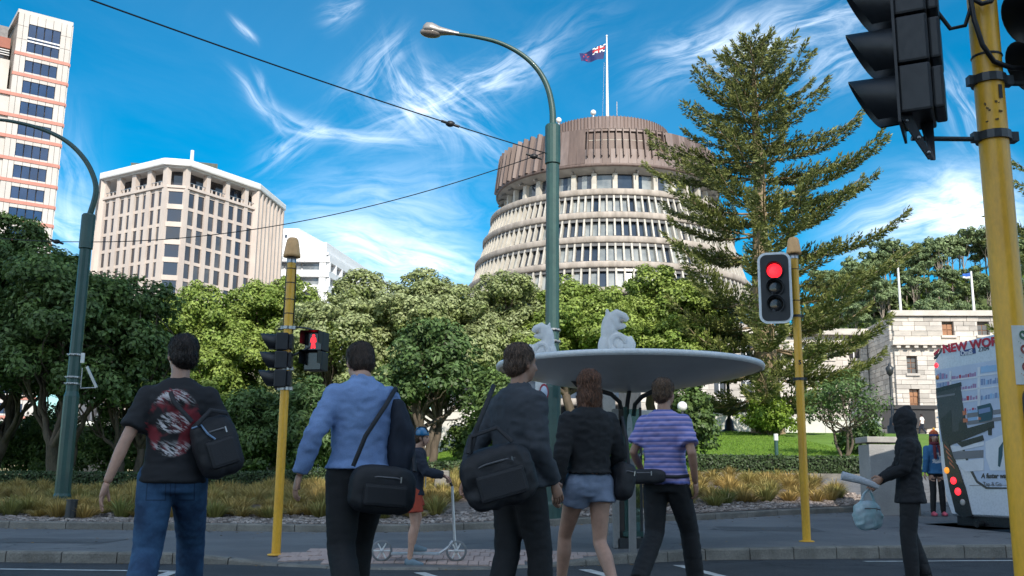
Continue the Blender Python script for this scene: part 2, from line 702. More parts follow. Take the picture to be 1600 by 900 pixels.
def edge_far(x):
    # the island ends at the side road where the bus stands
    if x < 6.3:
        return yb(x)
    return min(yb(x), 15.6 - (x - 6.9) * 0.9 + max(0, 0)) if x < 8.3 else yk(x) + 0.3


def far2(x):
    if x < 5.9:
        return yb(x)
    if x < 7.4:
        t = (x - 5.9) / 1.5
        return yb(x) * (1 - t) + 20.6 * t if t < 0.01 else yb(x)
    return yb(x)


M_FP = M_PATH
# footpath: main sheet left of the bus, then a narrow tongue in front of it
strip('footpath', lambda x: yk(x) + 0.14, lambda x: yb(x) - 0.003, 500, pz, M_FP, x0=-60, x1=6.9, k=14)
strip('footpath', lambda x: yk(x) + 0.14, lambda x: max(yk(x) + 0.5, 16.95 - (x - 6.9) * 2.4), 30, pz, M_FP, x0=6.9, x1=8.0, k=8)
strip('footpath', lambda x: yk(x) + 0.14, lambda x: yk(x) + 0.55, 60, pz, M_FP, x0=8.0, x1=60, k=3)
strip('footpath', lambda x: 17.05 + (x - 6.9) * 0.42, lambda x: 30.0, 30, lambda x, y: gz(x, y), M_FP, x0=6.9, x1=14, k=14)


def along(poly, step):
    """points every step metres along a polyline"""
    out_, acc = [], 0.0
    for (x0, y0), (x1, y1) in zip(poly[:-1], poly[1:]):
        L = math.hypot(x1 - x0, y1 - y0)
        while acc <= L:
            t = acc / L
            out_.append((x0 + (x1 - x0) * t, y0 + (y1 - y0) * t))
            acc += step
        acc -= L
    return out_


def kerb_run(name, poly, xlim, step, w, zt, zb, m, label_kind='structure'):
    root = bpy.data.objects.new(name, None)
    COL.objects.link(root)
    tag(root, kind='structure')
    pts = [p for p in along(poly, step) if xlim[0] < p[0] < xlim[1]]
    for p, q in zip(pts[:-1], pts[1:]):
        g = 0.006
        d = Vector((q[0] - p[0], q[1] - p[1], 0))
        L = d.length
        d.normalize()
        nrm = Vector((-d.y, d.x, 0))
        a = Vector((p[0], p[1], 0)) + d * g
        b = Vector((q[0], q[1], 0)) - d * g
        mb = MB()
        vs = []
        ch = 0.02
        for e in (a, b):
            t = zt(e.x, e.y)
            bt = zb(e.x, e.y)
            for o_, z in ((0, bt - 0.1), (0.006, t - ch), (ch, t), (w, t + 0.003), (w, bt - 0.1)):
                pp = e + nrm * o_
                vs.append((pp.x, pp.y, z + rnd.uniform(-0.002, 0.002)))
        mb.add(vs, [(0, 1, 6, 5), (1, 2, 7, 6), (2, 3, 8, 7), (3, 4, 9, 8), (4, 3, 2, 1, 0), (5, 6, 7, 8, 9)])
        mb.build('kerb_stone', m, root)
    return root


kerb_run('kerb', KERB, (-9.5, 13), 0.6, 0.15, lambda x, y: pz(x, y + 0.02) + 0.004 if ramp(x, y) > 0.97 else road_z(x, y) + 0.02 + ramp(x, y) * (gz(x, y) - road_z(x, y) - 0.02), lambda x, y: road_z(x, y), M_KERB)
kerb_run('kerb', BEDK, (-12, 7.6), 0.9, 0.15, lambda x, y: gz(x, y - 0.2) + 0.11, lambda x, y: gz(x, y - 0.2), M_KERB)

# brick pavers of the dropped kerb
pv_root = bpy.data.objects.new('paving', None)
COL.objects.link(pv_root)
tag(pv_root, kind='structure')
top_line = lambda x: interp(x, [-2.85, -2.3, -1.2, -0.1, 0.95, 1.3], [11.25, 11.75, 12.0, 12.05, 11.95, 11.75])
nrow = 0
y = 10.72
while y < 12.05:
    x = -2.85 + (0.06 if nrow % 2 else 0)
    while x < 1.2:
        if y > yk(x) + 0.16 and y + 0.2 < top_line(x) + 0.12:
            z = pz(x + 0.05, y + 0.1) + rnd.uniform(0.004, 0.009)
            sl = math.atan2(pz(x, y + 0.2) - pz(x, y), 0.2)
            piece('paver', M_PAVER, pv_root, (x + 0.055, y + 0.11, z), (0.104, 0.212, 0.02), rz=rnd.uniform(-0.008, 0.008), rx=sl)
        x += 0.112
    y += 0.22
    nrow += 1

# road markings
mk = MB()


def line(p, q, w):
    d = Vector((q[0] - p[0], q[1] - p[1], 0))
    n = Vector((-d.y, d.x, 0)).normalized() * (w / 2)
    k = 14
    for i in range(k):
        a = Vector((p[0], p[1], 0)) + d * (i / k)
        b = Vector((p[0], p[1], 0)) + d * ((i + 1) / k)
        vs = []
        for e in (a - n, b - n, b + n, a + n):
            vs.append((e.x, e.y, road_z(e.x, e.y) + 0.005))
        mk.add(vs, [(0, 1, 2, 3)])


line((4.3, 12.45), (14, 14.4), 0.1)
line((-0.45, 9.2), (-0.9, 10.35), 0.12)
line((1.15, 9.6), (0.8, 10.9), 0.14)
line((-9, 10.35), (-3.2, 10.2), 0.1)
line((-3.0, 5.5), (-3.3, 10.2), 0.12)
line((2.9, 5.5), (1.9, 11.6), 0.12)
tag(mk.build('road_marking', M_LINE), kind='structure')

# planting bed, lawn and grounds beyond
strip('planting_bed', lambda x: yb(x) + 0.14, lambda x: 26.2, 160, lambda x, y: gz(x, y), M_MULCH, x0=-60, x1=7.6, k=16)
strip('lawn', lambda x: 26.2, lambda x: 60.0, 160, lambda x, y: gz(x, y) - 0.004, M_LAWN, x0=-60, x1=30, k=40)
strip('forecourt', lambda x: 60.0, lambda x: 400.0, 60, lambda x, y: gz(x, y) - 0.01, M_PATH, x0=-200, x1=200, k=20)

# loose bark and stones at the front of the beds
def scatter_stones(name, n, xr, depth, m, s0, s1, seed):
    r_ = random.Random(seed)
    mb = MB()
    for _ in range(n):
        x = r_.uniform(*xr)
        y = yb(x) + 0.2 + abs(r_.gauss(0, depth))
        s = r_.uniform(s0, s1)
        z = gz(x, y) + s * 0.15
        T = Matrix.Translation((x, y, z)) @ Matrix.Rotation(r_.uniform(0, 6.3), 4, 'Z') @ Matrix.Rotation(r_.uniform(-.7, .7), 4, 'X')
        vs = [T @ Vector((a * s * r_.uniform(.6, 1), b * s * 0.55 * r_.uniform(.6, 1), c * s * 0.3)) for c in (-1, 1) for a, b in ((-1, -1), (1, -1), (1, 1), (-1, 1))]
        mb.add(vs, [(3, 2, 1, 0), (4, 5, 6, 7), (0, 1, 5, 4), (1, 2, 6, 5), (2, 3, 7, 6), (3, 0, 4, 7)])
    return tag(mb.build(name, m), kind='stuff', label='pale bark chips and stones at the front of the planting bed', cat='mulch')


M_CHIP = mat('bark_chip', (0.36, 0.31, 0.28), 0.9, col2=(0.20, 0.16, 0.14), scale=5, isl=0.5)
def litter():
    r_ = random.Random(8)
    mb = MB()
    for _ in range(420):
        x = r_.uniform(-9, 8)
        if r_.random() < .55:
            y = yb(x) - abs(r_.gauss(0, .35)) - .03
        elif r_.random() < .5:
            y = yk(x) - abs(r_.gauss(0, .15)) - .02
        else:
            y = r_.uniform(yk(x) + .3, yb(x))
        z = (pz(x, y) if y > yk(x) + .15 else road_z(x, y)) + .006
        a, s = r_.uniform(0, 6.28), r_.uniform(.012, .035)
        c, d = math.cos(a) * s, math.sin(a) * s
        mb.add([(x - c, y - d, z), (x + d * .5, y - c * .5, z + r_.uniform(0, .01)), (x + c, y + d, z + r_.uniform(0, .008)), (x - d * .5, y + c * .5, z)], [(0, 1, 2, 3)])
    tag(mb.build('leaf_litter', mat('dry_leaf', (0.24, 0.15, 0.06), .8, isl=.5)), 'small dry leaves scattered along the kerbs', 'leaf litter', kind='stuff')


litter()
# older patches in the asphalt
mb = MB()
for (x0, y0, w, h) in ((-6.6, 12.6, 1.6, .9), (3.2, 15.2, 1.5, .8)):
    n_ = 6
    for i in range(n_):
        for j in range(n_):
            c = []
            for (a, b) in ((i, j), (i + 1, j), (i + 1, j + 1), (i, j + 1)):
                x, y = x0 + w * a / n_, y0 + h * b / n_
                c.append((x, y, (pz(x, y) if y > yk(x) + .14 else road_z(x, y)) + .0035))
            mb.add(c, [(0, 1, 2, 3)])
tag(mb.build('asphalt_patch', mat('asphalt_patch', (0.12, 0.12, 0.124), .9, var=.15, scale=2, bump=.6, bscale=160, fine=.4, fscale=180)), kind='structure')
scatter_stones('bark_mulch', 9000, (-11, 7.6), 0.8, M_CHIP, 0.012, 0.05, 3)


# ------------------------------------------------------------------ foliage
def quads_object(name, C, N, L, Wd, m, parent, tint, seed, T=None, lean=None):
    """leaf-sized rhombi at C, facing N"""
    rs = np.random.RandomState(seed)
    n = len(C)
    r = rs.normal(size=(n, 3))
    if lean is not None:
        r = r * 0.6 + lean
    A = r - N * np.sum(r * N, axis=1, keepdims=True)
    A /= np.linalg.norm(A, axis=1, keepdims=True) + 1e-9
    B = np.cross(N, A)
    L = (L * (0.65 + 0.7 * rs.rand(n)))[:, None]
    Wd = (Wd * (0.65 + 0.7 * rs.rand(n)))[:, None]
    V = np.empty((n, 4, 3))
    V[:, 0] = C - A * L
    V[:, 1] = C + B * Wd + N * Wd * 0.35
    V[:, 2] = C + A * L
    V[:, 3] = C - B * Wd + N * Wd * 0.35
    base = Vector((0, 0, 0))
    P = parent
    while P is not None:
        base += Vector(P.location)
        P = P.parent
    V = V.reshape(-1, 3) - np.array(base)
    me = bpy.data.meshes.new(name)
    me.vertices.add(n * 4)
    me.vertices.foreach_set('co', V.ravel())
    me.loops.add(n * 4)
    me.loops.foreach_set('vertex_index', np.arange(n * 4))
    me.polygons.add(n)
    me.polygons.foreach_set('loop_start', np.arange(0, n * 4, 4))
    me.polygons.foreach_set('loop_total', np.full(n, 4))
    at_ = me.attributes.new('tint', 'FLOAT', 'POINT')
    at_.data.foreach_set('value', np.repeat(np.clip(tint, 0, 1), 4).astype(np.float32))
    me.materials.append(m)
    me.update(calc_edges=True)
    o = bpy.data.objects.new(name, me)
    COL.objects.link(o)
    o.parent = parent
    return o


def unit(v):
    return v / (np.linalg.norm(v, axis=1, keepdims=True) + 1e-9)


def lump_leaves(lumps, dens, rc, seed, down=-0.35, fill=0.25, bigtint=0.5):
    """lumps: (cx,cy,cz,rx,ry,rz). Returns centres, normals, tint"""
    rs = np.random.RandomState(seed)
    Cs, Ns, Ts = [], [], []
    for (cx, cy, cz, rx, ry, rz) in lumps:
        area = 4 * math.pi * ((rx * ry) ** 1.6 / 3 + (rx * rz) ** 1.6 / 3 + (ry * rz) ** 1.6 / 3) ** (1 / 1.6)
        k = max(6, int(area / (rc * rc * 2.0)))
        d = unit(rs.normal(size=(k * 3, 3)))
        d = d[d[:, 2] > down][:k]
        rad = 0.80 + 0.24 * rs.rand(len(d), 1) + 0.06 * rs.normal(size=(len(d), 1))
        cc = np.array([cx, cy, cz]) + d * np.array([rx, ry, rz]) * rad
        m = int(dens * rc * rc)
        dd = unit(rs.normal(size=(len(d) * m, 3)))
        host = np.repeat(np.arange(len(d)), m)
        out_d = d[host]
        dd = unit(dd + out_d * 0.75)
        rr = rc * (0.7 + 0.5 * rs.rand(len(d)))[host][:, None]
        P = cc[host] + dd * rr * np.array([1, 1, 0.72]) * (0.55 + 0.5 * rs.rand(len(host), 1))
        Nn = unit(dd * 0.9 + np.array([0, 0, 0.45]) + rs.normal(size=dd.shape) * 0.35)
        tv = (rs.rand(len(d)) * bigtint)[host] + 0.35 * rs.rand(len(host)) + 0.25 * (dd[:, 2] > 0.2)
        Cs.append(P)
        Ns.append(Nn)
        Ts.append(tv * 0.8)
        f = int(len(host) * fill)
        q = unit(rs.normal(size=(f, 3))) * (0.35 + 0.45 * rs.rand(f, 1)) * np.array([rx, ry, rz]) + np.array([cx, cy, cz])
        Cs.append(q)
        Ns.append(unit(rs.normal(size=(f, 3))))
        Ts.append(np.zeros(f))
    return np.concatenate(Cs), np.concatenate(Ns), np.concatenate(Ts)


def limb(mb, p, q, r0, r1, r_, n=7, bend=0.12, k=6):
    p, q = Vector(p), Vector(q)
    L = (q - p).length
    pts, rad = [], []
    off = Vector((0, 0, 0))
    for i in range(k + 1):
        t = i / k
        if 0 < i < k:
            off += Vector((r_.gauss(0, 1), r_.gauss(0, 1), r_.gauss(0, .6))) * L * bend / k
        pts.append(p.lerp(q, t) + off * math.sin(math.pi * t) + Vector((0, 0, -L * 0.06 * math.sin(math.pi * t))))
        rad.append(r0 + (r1 - r0) * t ** 0.8)
    mb.tube(pts, rad, n)
    return pts


def tree(loc, label, lumps, leafm, seed, trunk_r=0.3, forks=(3, 1.6), L=0.12, Wd=0.065, dens=260, rc=0.55, group=None,
         fill=0.25, name='broadleaf_tree', down=-0.35, bark=None, cat='tree', low=None):
    """lumps given relative to loc"""
    r_ = random.Random(seed)
    root = thing(name, loc, label, cat, group)
    lx, ly, lz = loc
    mb = MB()
    fork_z = forks[1]
    nst = forks[0]
    for s in range(nst):
        a = 2 * math.pi * s / nst + r_.uniform(0, 1)
        sp = 0.15 * trunk_r if nst == 1 else trunk_r * 0.7
        b0 = Vector((lx + math.cos(a) * sp, ly + math.sin(a) * sp, lz - 0.15))
        top = Vector((lx + math.cos(a) * fork_z * (0.1 if nst == 1 else 0.35), ly + math.sin(a) * fork_z * (0.1 if nst == 1 else 0.35), lz + fork_z))
        limb(mb, b0, top, trunk_r * (1.0 if nst == 1 else 0.75), trunk_r * 0.6, r_, n=9, bend=0.15)
        for j, lp in enumerate(lumps):
            if j % nst == s:
                tgt = Vector((lx + lp[0], ly + lp[1], lz + lp[2] - lp[5] * 0.1))
                pts = limb(mb, top - Vector((0, 0, 0.1)), tgt, trunk_r * 0.45, trunk_r * 0.12, r_, n=6, bend=0.25)
                for _ in range(5):
                    i = r_.randint(2, len(pts) - 1)
                    e = Vector((tgt.x + r_.uniform(-1, 1) * lp[3] * 0.8, tgt.y + r_.uniform(-1, 1) * lp[4] * 0.8, tgt.z + r_.uniform(-0.5, 0.8) * lp[5]))
                    limb(mb, pts[i], e, trunk_r * 0.16, 0.015, r_, n=5, bend=0.3, k=5)
    mb.build('trunk', bark or M_BARK, root)
    wl = [(lx + a, ly + b, lz + c, d, e, f) for a, b, c, d, e, f in lumps]
    C, N, T = lump_leaves(wl, dens, rc, seed, down, fill)
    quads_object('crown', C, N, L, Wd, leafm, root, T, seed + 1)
    return root
# ================================================================== VEGETATION
L_POHU = leafmat('foliage_pohutukawa', (0.19, 0.24, 0.06), (0.13, 0.18, 0.04), (0.46, 0.50, 0.27), trans=0.25)
L_POHU2 = leafmat('foliage_pohutukawa_green', (0.165, 0.25, 0.035), (0.11, 0.18, 0.03), (0.36, 0.44, 0.11), trans=0.25)
L_DARK = leafmat('foliage_dark', (0.075, 0.13, 0.04), (0.052, 0.092, 0.03), (0.16, 0.24, 0.06), trans=0.25)
L_DARK2 = leafmat('foliage_dark_glossy', (0.065, 0.12, 0.036), (0.045, 0.085, 0.026), (0.14, 0.22, 0.07), trans=0.25)
L_PINE = leafmat('foliage_norfolk', (0.075, 0.105, 0.032), (0.05, 0.075, 0.024), (0.27, 0.28, 0.085), trans=0.2)
L_HILL = leafmat('foliage_hill', (0.16, 0.22, 0.10), (0.12, 0.17, 0.08), (0.28, 0.36, 0.16), trans=0.15)
L_HILL2 = leafmat('foliage_hill_light', (0.12, 0.17, 0.05), (0.09, 0.13, 0.045), (0.2, 0.25, 0.09), trans=0.15)
L_HEDGE = leafmat('foliage_hedge', (0.045, 0.075, 0.028), (0.03, 0.05, 0.02), (0.075, 0.12, 0.04), trans=0.2)
L_LIME = leafmat('foliage_lime', (0.16, 0.26, 0.03), (0.11, 0.19, 0.02), (0.28, 0.38, 0.06), trans=0.3)
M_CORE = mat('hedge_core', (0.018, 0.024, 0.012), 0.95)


def dome(Rr, z0, z1, n, seed, sx=1.0):
    r_ = random.Random(seed)
    H = z1 - z0
    lumps = []
    for i in range(n):
        t = (i + 0.5) / n
        rho = Rr * 0.72 * math.sqrt(t)
        a = i * 2.39996 + seed
        top = z1 - H * 0.42 * (rho / Rr) ** 2 * 1.9
        s = Rr * r_.uniform(0.34, 0.5)
        lumps.append((rho * math.cos(a) * sx, rho * math.sin(a), top - s * 0.85 + r_.uniform(-.1, .1) * H, s, s, s * r_.uniform(0.7, 0.9)))
    for i in range(max(4, n // 2)):       # lower skirt
        a = i * 2 * math.pi / max(4, n // 2) + 0.5
        s = Rr * r_.uniform(0.3, 0.42)
        lumps.append((Rr * 0.72 * math.cos(a) * sx, Rr * 0.72 * math.sin(a), z0 + H * r_.uniform(0.22, 0.4), s, s, s * 0.8))
    return lumps


def place_tree(px, ytop, Y, Rr, zlow, label, leafm, seed, n=9, **kw):
    p = at(px, ytop, Y)
    b = gz(p.x, Y)
    h = p.z - b
    return tree((p.x, Y, b), label, dome(Rr, zlow, h, n, seed), leafm, seed, **kw)


GP = 'row of broad trees below the round building'
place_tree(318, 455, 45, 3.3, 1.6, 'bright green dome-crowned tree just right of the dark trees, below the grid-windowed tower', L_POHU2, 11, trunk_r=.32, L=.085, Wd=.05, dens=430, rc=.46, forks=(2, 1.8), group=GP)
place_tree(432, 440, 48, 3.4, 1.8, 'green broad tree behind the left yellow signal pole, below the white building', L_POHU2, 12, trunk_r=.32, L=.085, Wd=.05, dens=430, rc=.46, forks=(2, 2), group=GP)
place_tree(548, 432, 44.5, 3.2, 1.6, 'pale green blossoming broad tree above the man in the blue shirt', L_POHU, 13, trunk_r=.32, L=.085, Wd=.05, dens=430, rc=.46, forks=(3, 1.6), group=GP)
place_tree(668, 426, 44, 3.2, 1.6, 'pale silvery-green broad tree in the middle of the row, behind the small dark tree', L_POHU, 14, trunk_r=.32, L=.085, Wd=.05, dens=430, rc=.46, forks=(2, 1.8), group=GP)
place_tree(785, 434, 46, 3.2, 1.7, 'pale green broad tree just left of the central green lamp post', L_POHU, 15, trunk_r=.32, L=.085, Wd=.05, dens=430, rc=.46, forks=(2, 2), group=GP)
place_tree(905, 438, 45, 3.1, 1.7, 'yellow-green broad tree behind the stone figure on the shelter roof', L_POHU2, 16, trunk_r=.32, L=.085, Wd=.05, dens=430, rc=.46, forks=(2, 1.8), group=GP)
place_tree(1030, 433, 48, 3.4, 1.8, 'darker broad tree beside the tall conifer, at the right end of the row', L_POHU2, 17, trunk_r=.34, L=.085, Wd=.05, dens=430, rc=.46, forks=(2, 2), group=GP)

GD = 'dark leafy trees on the left'
place_tree(20, 345, 35, 3.1, 1.5, 'dark leafy tree cut by the left edge of the picture, tallest of the dark trees', L_DARK, 21, trunk_r=.3, forks=(2, 1.4), L=.10, Wd=.055, dens=300, group=GD, n=10)
place_tree(122, 400, 32, 2.3, 1.4, 'dark leafy tree directly behind the left green lamp post', L_DARK, 22, trunk_r=.26, forks=(3, 1.2), L=.09, Wd=.05, dens=320, group=GD, n=10)
place_tree(222, 455, 33, 1.75, 1.2, 'smaller dark leafy tree above the head of the man in the black printed T-shirt', L_DARK, 23, trunk_r=.2, forks=(2, 1.2), L=.09, Wd=.05, dens=320, group=GD)
place_tree(672, 508, 32, 1.55, 1.5, 'small dark glossy tree with a forked trunk before the pale row', L_DARK2, 24, trunk_r=.2, forks=(3, 1.25), L=.085, Wd=.05, dens=340, rc=.4, n=8)
place_tree(1312, 592, 33, 1.25, 1.0, 'small open tree with thin forked stems on the lawn right of the conifer trunk', L_DARK2, 25, trunk_r=.07, forks=(3, 0.9), L=.07, Wd=.03, dens=170, rc=.35, n=7, fill=.1)
place_tree(578, 580, 36, 1.3, .9, 'dark small tree behind the shoulder of the man in the blue shirt', L_DARK2, 26, trunk_r=.12, forks=(2, 1.2), L=.085, Wd=.05, dens=300, rc=.4, n=7)


def shrub(px, py_base, Y, Rr, H, label, leafm, seed, L=.07, Wd=.04, dens=380, rc=.35, name='shrub', narrow=1.0):
    p = at(px, py_base, Y)
    b = gz(p.x, Y)
    root = thing(name, (p.x, Y, b), label, 'shrub')
    lumps = []
    r_ = random.Random(seed)
    for i in range(7):
        a = i * 2.4
        rho = Rr * .5 * math.sqrt(i / 7) * narrow
        lumps.append((p.x + rho * math.cos(a), Y + rho * math.sin(a), b + H * (.3 + .55 * (1 - i / 7) * r_.uniform(.7, 1)), Rr * .55 * narrow, Rr * .55, H * .32))
    C, N, T = lump_leaves(lumps, dens, rc, seed, down=-.7)
    mb = MB()
    for k in range(4):
        a = k * 1.6
        limb(mb, (p.x, Y, b - .05), (p.x + math.cos(a) * Rr * .4, Y + math.sin(a) * Rr * .4, b + H * .75), .04, .012, r_, n=5)
    mb.build('stem', M_BARK, root)
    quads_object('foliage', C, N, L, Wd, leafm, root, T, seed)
    return root


shrub(395, 742, 31, 1.5, 2.9, 'tall dark shrub between the man in black and the left signal pole', L_DARK, 31)
shrub(330, 745, 34, 1.6, 2.5, 'dark shrub behind the bag of the man in the black shirt', L_DARK, 32)
shrub(475, 742, 30, 1.25, 2.8, 'feathery dark shrub under the red pedestrian signal', L_DARK2, 33, L=.1, Wd=.03)
shrub(545, 742, 32, 1.2, 2.0, 'dark low shrub behind the man in the blue shirt', L_DARK, 34)
shrub(775, 728, 30, .9, 2.7, 'dark shrub behind the person in the grey suit', L_DARK, 35)
shrub(735, 735, 33, .8, 1.2, 'low dark bush right of the small forked tree', L_DARK, 39)
shrub(1085, 728, 28.6, .62, 2.3, 'upright dark shrub beside the lawn, right of the striped-shirt person', L_DARK, 36, rc=.25)
shrub(1203, 680, 44, 1.25, 1.5, 'lime green bush at the foot of the tall conifer', L_LIME, 37)
shrub(1345, 700, 34, .7, 1.0, 'small green bush on the lawn beside the concrete plinth', L_DARK2, 38)
shrub(75, 748, 37, 1.7, 2.4, 'dark shrub under the leafy trees just left of the left lamp post', L_DARK, 141)
shrub(178, 748, 36, 1.2, 2.3, 'dark shrub under the leafy trees just right of the left lamp post', L_DARK, 142)
shrub(20, 750, 38, 1.8, 2.0, 'dark shrub low at the left edge of the picture', L_DARK, 40)


def norfolk(loc, H, label, seed, leaves=6, prof=None, name='norfolk_pine', top_cut=1.0):
    r_ = random.Random(seed)
    rs = np.random.RandomState(seed)
    root = thing(name, loc, label, 'conifer')
    lx, ly, lz = loc
    mb = MB()
    pts = [(lx + 0.05 * math.sin(i * .9), ly, lz - .2 + (H + .1) * i / 14) for i in range(15)]
    mb.tube(pts, [0.62 * (1 - i / 14) ** .85 + .025 + (.22 if i == 0 else 0) for i in range(15)], 12)
    mb.build('trunk', M_PINEBARK, root)
    bm_ = MB()
    C, N, A, T = [], [], [], []
    h = 1.9
    prof = prof or ([0, .08, .2, .38, .55, .7, .82, .92, 1.0], [4.6, 5.8, 6.5, 6.4, 5.8, 4.7, 3.3, 1.8, .3])
    wi = 0
    while h < H - .15:
        f = h / H
        Lb = interp(f, *prof)
        nb = 7 if f < .75 else 5
        for b in range(nb):
            if r_.random() < (.12 if f < .3 else .24 if f < .8 else .05):
                continue
            a = 2 * math.pi * b / nb + wi * .52 + r_.uniform(-.16, .16)
            L = Lb * r_.uniform(.66, 1.14)
            d = Vector((math.cos(a), math.sin(a), 0))
            side = Vector((-d.y, d.x, 0))
            droop = interp(f, [0, .3, .7, 1], [-.12, -.02, .12, .7])
            bp = []
            k = 9
            for i in range(k + 1):
                t = i / k
                z = L * (droop * t + .20 * t ** 3.5 - .10 * math.sin(math.pi * t) * (1 - f)) + .05 * mnoise.noise(Vector((a, t * 3, h)))
                bp.append(Vector((lx, ly, lz + h)) + d * (L * t) + side * (.25 * mnoise.noise(Vector((t * 2, a * 3, h))) * L * .4) + Vector((0, 0, z)))
            bm_.tube(bp, [.075 * (1 - f * .6) * (1 - i / k * .85) + .008 for i in range(k + 1)], 4, caps=False)
            step = .16
            s = L * (.22 if f < .6 else .12)
            while s < L:
                t = s / L
                i = min(k - 1, int(t * k))
                p0 = bp[i].lerp(bp[i + 1], t * k - i)
                tl = min(1.25, .32 + .30 * L * (1 - t) ** .7) * r_.uniform(.7, 1.1) * (.75 + .25 * (1 - f))
                for sd in (-1, 1):
                    if r_.random() < .16:
                        continue
                    dirv = (d * .75 + side * sd * .75 + Vector((0, 0, .04 + r_.uniform(-.05, .14)))).normalized()
                    ns = max(2, int(tl / .17))
                    q = p0.copy()
                    shade = r_.uniform(0, .35)
                    for j in range(ns):
                        q = q + dirv * (tl / ns)
                        dirv = (dirv + Vector((0, 0, .16))).normalized()
                        for e in range(leaves):
                            C.append((q.x, q.y, q.z))
                            A.append(tuple(dirv))
                            T.append(shade + .5 * j / ns)
                s += step
            tip = bp[-1]
            dirv = (bp[-1] - bp[-2]).normalized()
            for j in range(4):
                for e in range(leaves):
                    qq = tip + dirv * (.1 * j)
                    C.append(tuple(qq))
                    A.append(tuple(dirv + Vector((0, 0, .3))))
                    T.append(.6)
        h += interp(f, [0, .5, 1], [1.18, 1.0, .42]) * r_.uniform(.85, 1.12)
        wi += 1
    bm_.build('limb', M_PINEBARK, root)
    C, A = np.array(C), unit(np.array(A))
    n = len(C)
    C += rs.normal(size=C.shape) * .045
    r0 = unit(np.cross(A, rs.normal(size=C.shape)))
    Adir = unit(A * 1.0 + r0 * .75)
    C += r0 * .05
    Nn = unit(r0 - Adir * np.sum(r0 * Adir, axis=1, keepdims=True) + .15 * rs.normal(size=C.shape) + np.array([0, 0, .35]))
    quads_object('foliage', C, Nn, .115, .034, L_PINE, root, np.array(T) + .15 * rs.rand(n), seed, lean=Adir * 6)
    return root


pp = at(1199, 650, 46)
norfolk((pp.x, 46, gz(pp.x, 46) - .1), 19.3, 'tall tiered conifer with a pale straight trunk on the lawn right of the round building', 51)
pp = at(1800, 600, 44)
norfolk((pp.x, 44, gz(pp.x, 44) - .1), 15.5, 'second tiered conifer, only its branch tips showing at the right edge of the picture', 52, leaves=5)


# ------------------------------------------------------------------ hedges
def hedge(xa, xb, ya_f, depth, hgt, label, seed):
    root = thing('hedge', ((xa + xb) / 2, ya_f((xa + xb) / 2), gz((xa + xb) / 2, ya_f((xa + xb) / 2))), label, 'hedge')
    rs = np.random.RandomState(seed)
    mb = MB()
    n = 24
    xs = np.linspace(xa, xb, n)
    vs, fs = [], []
    for x in xs:
        y = ya_f(x)
        z = gz(x, y)
        for o_, q in ((.06, -.1), (.06, hgt - .05), (depth - .06, hgt - .05), (depth - .06, -.1)):
            vs.append((x, y + o_, z + q))
    for i in range(n - 1):
        for j in range(3):
            a = i * 4 + j
            fs.append((a, a + 4, a + 5, a + 1))
    fs += [(0, 1, 2, 3), (n * 4 - 1, n * 4 - 2, n * 4 - 3, n * 4 - 4)]
    mb.add(vs, fs)
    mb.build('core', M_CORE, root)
    m = int((xb - xa) * 1100)
    x = rs.uniform(xa, xb, m)
    kind = rs.rand(m)
    y0 = np.array([ya_f(t) for t in x])
    z0 = np.array([gz(t, s) for t, s in zip(x, y0)])
    y = np.where(kind < .55, 0.0, rs.rand(m) * depth)
    z = np.where(kind < .55, rs.rand(m) * hgt, hgt)
    C = np.stack([x, y0 + y + rs.normal(size=m) * .03, z0 + z + rs.normal(size=m) * .02], 1)
    N = np.where((kind < .55)[:, None], np.array([[0, -1, .2]]), np.array([[0, -.1, 1]])) + rs.normal(size=(m, 3)) * .5
    quads_object('foliage', C, unit(N), .036, .022, L_HEDGE, root, rs.rand(m) * .8, seed)
    return root


hedge(-17, -4.6, lambda x: 26.1, .7, .44, 'long clipped hedge behind the golden grass on the left', 61)
hedge(-4.0, 1.5, lambda x: 26.1, .7, .42, 'clipped hedge in the middle, behind the short stone post', 62)
hedge(4.85, 9.7, lambda x: 26.3, .8, .52, 'neat clipped hedge in front of the sunlit lawn on the right', 63)

# ------------------------------------------------------------------ tussock grass in the beds
M_TUSS = mat('tussock_blade', (0.50, 0.33, 0.10), 0.7, col2=(0.36, 0.27, 0.09), scale=.6, isl=.35, attr=('tint', (0.20, 0.23, 0.06)), trans=.25)


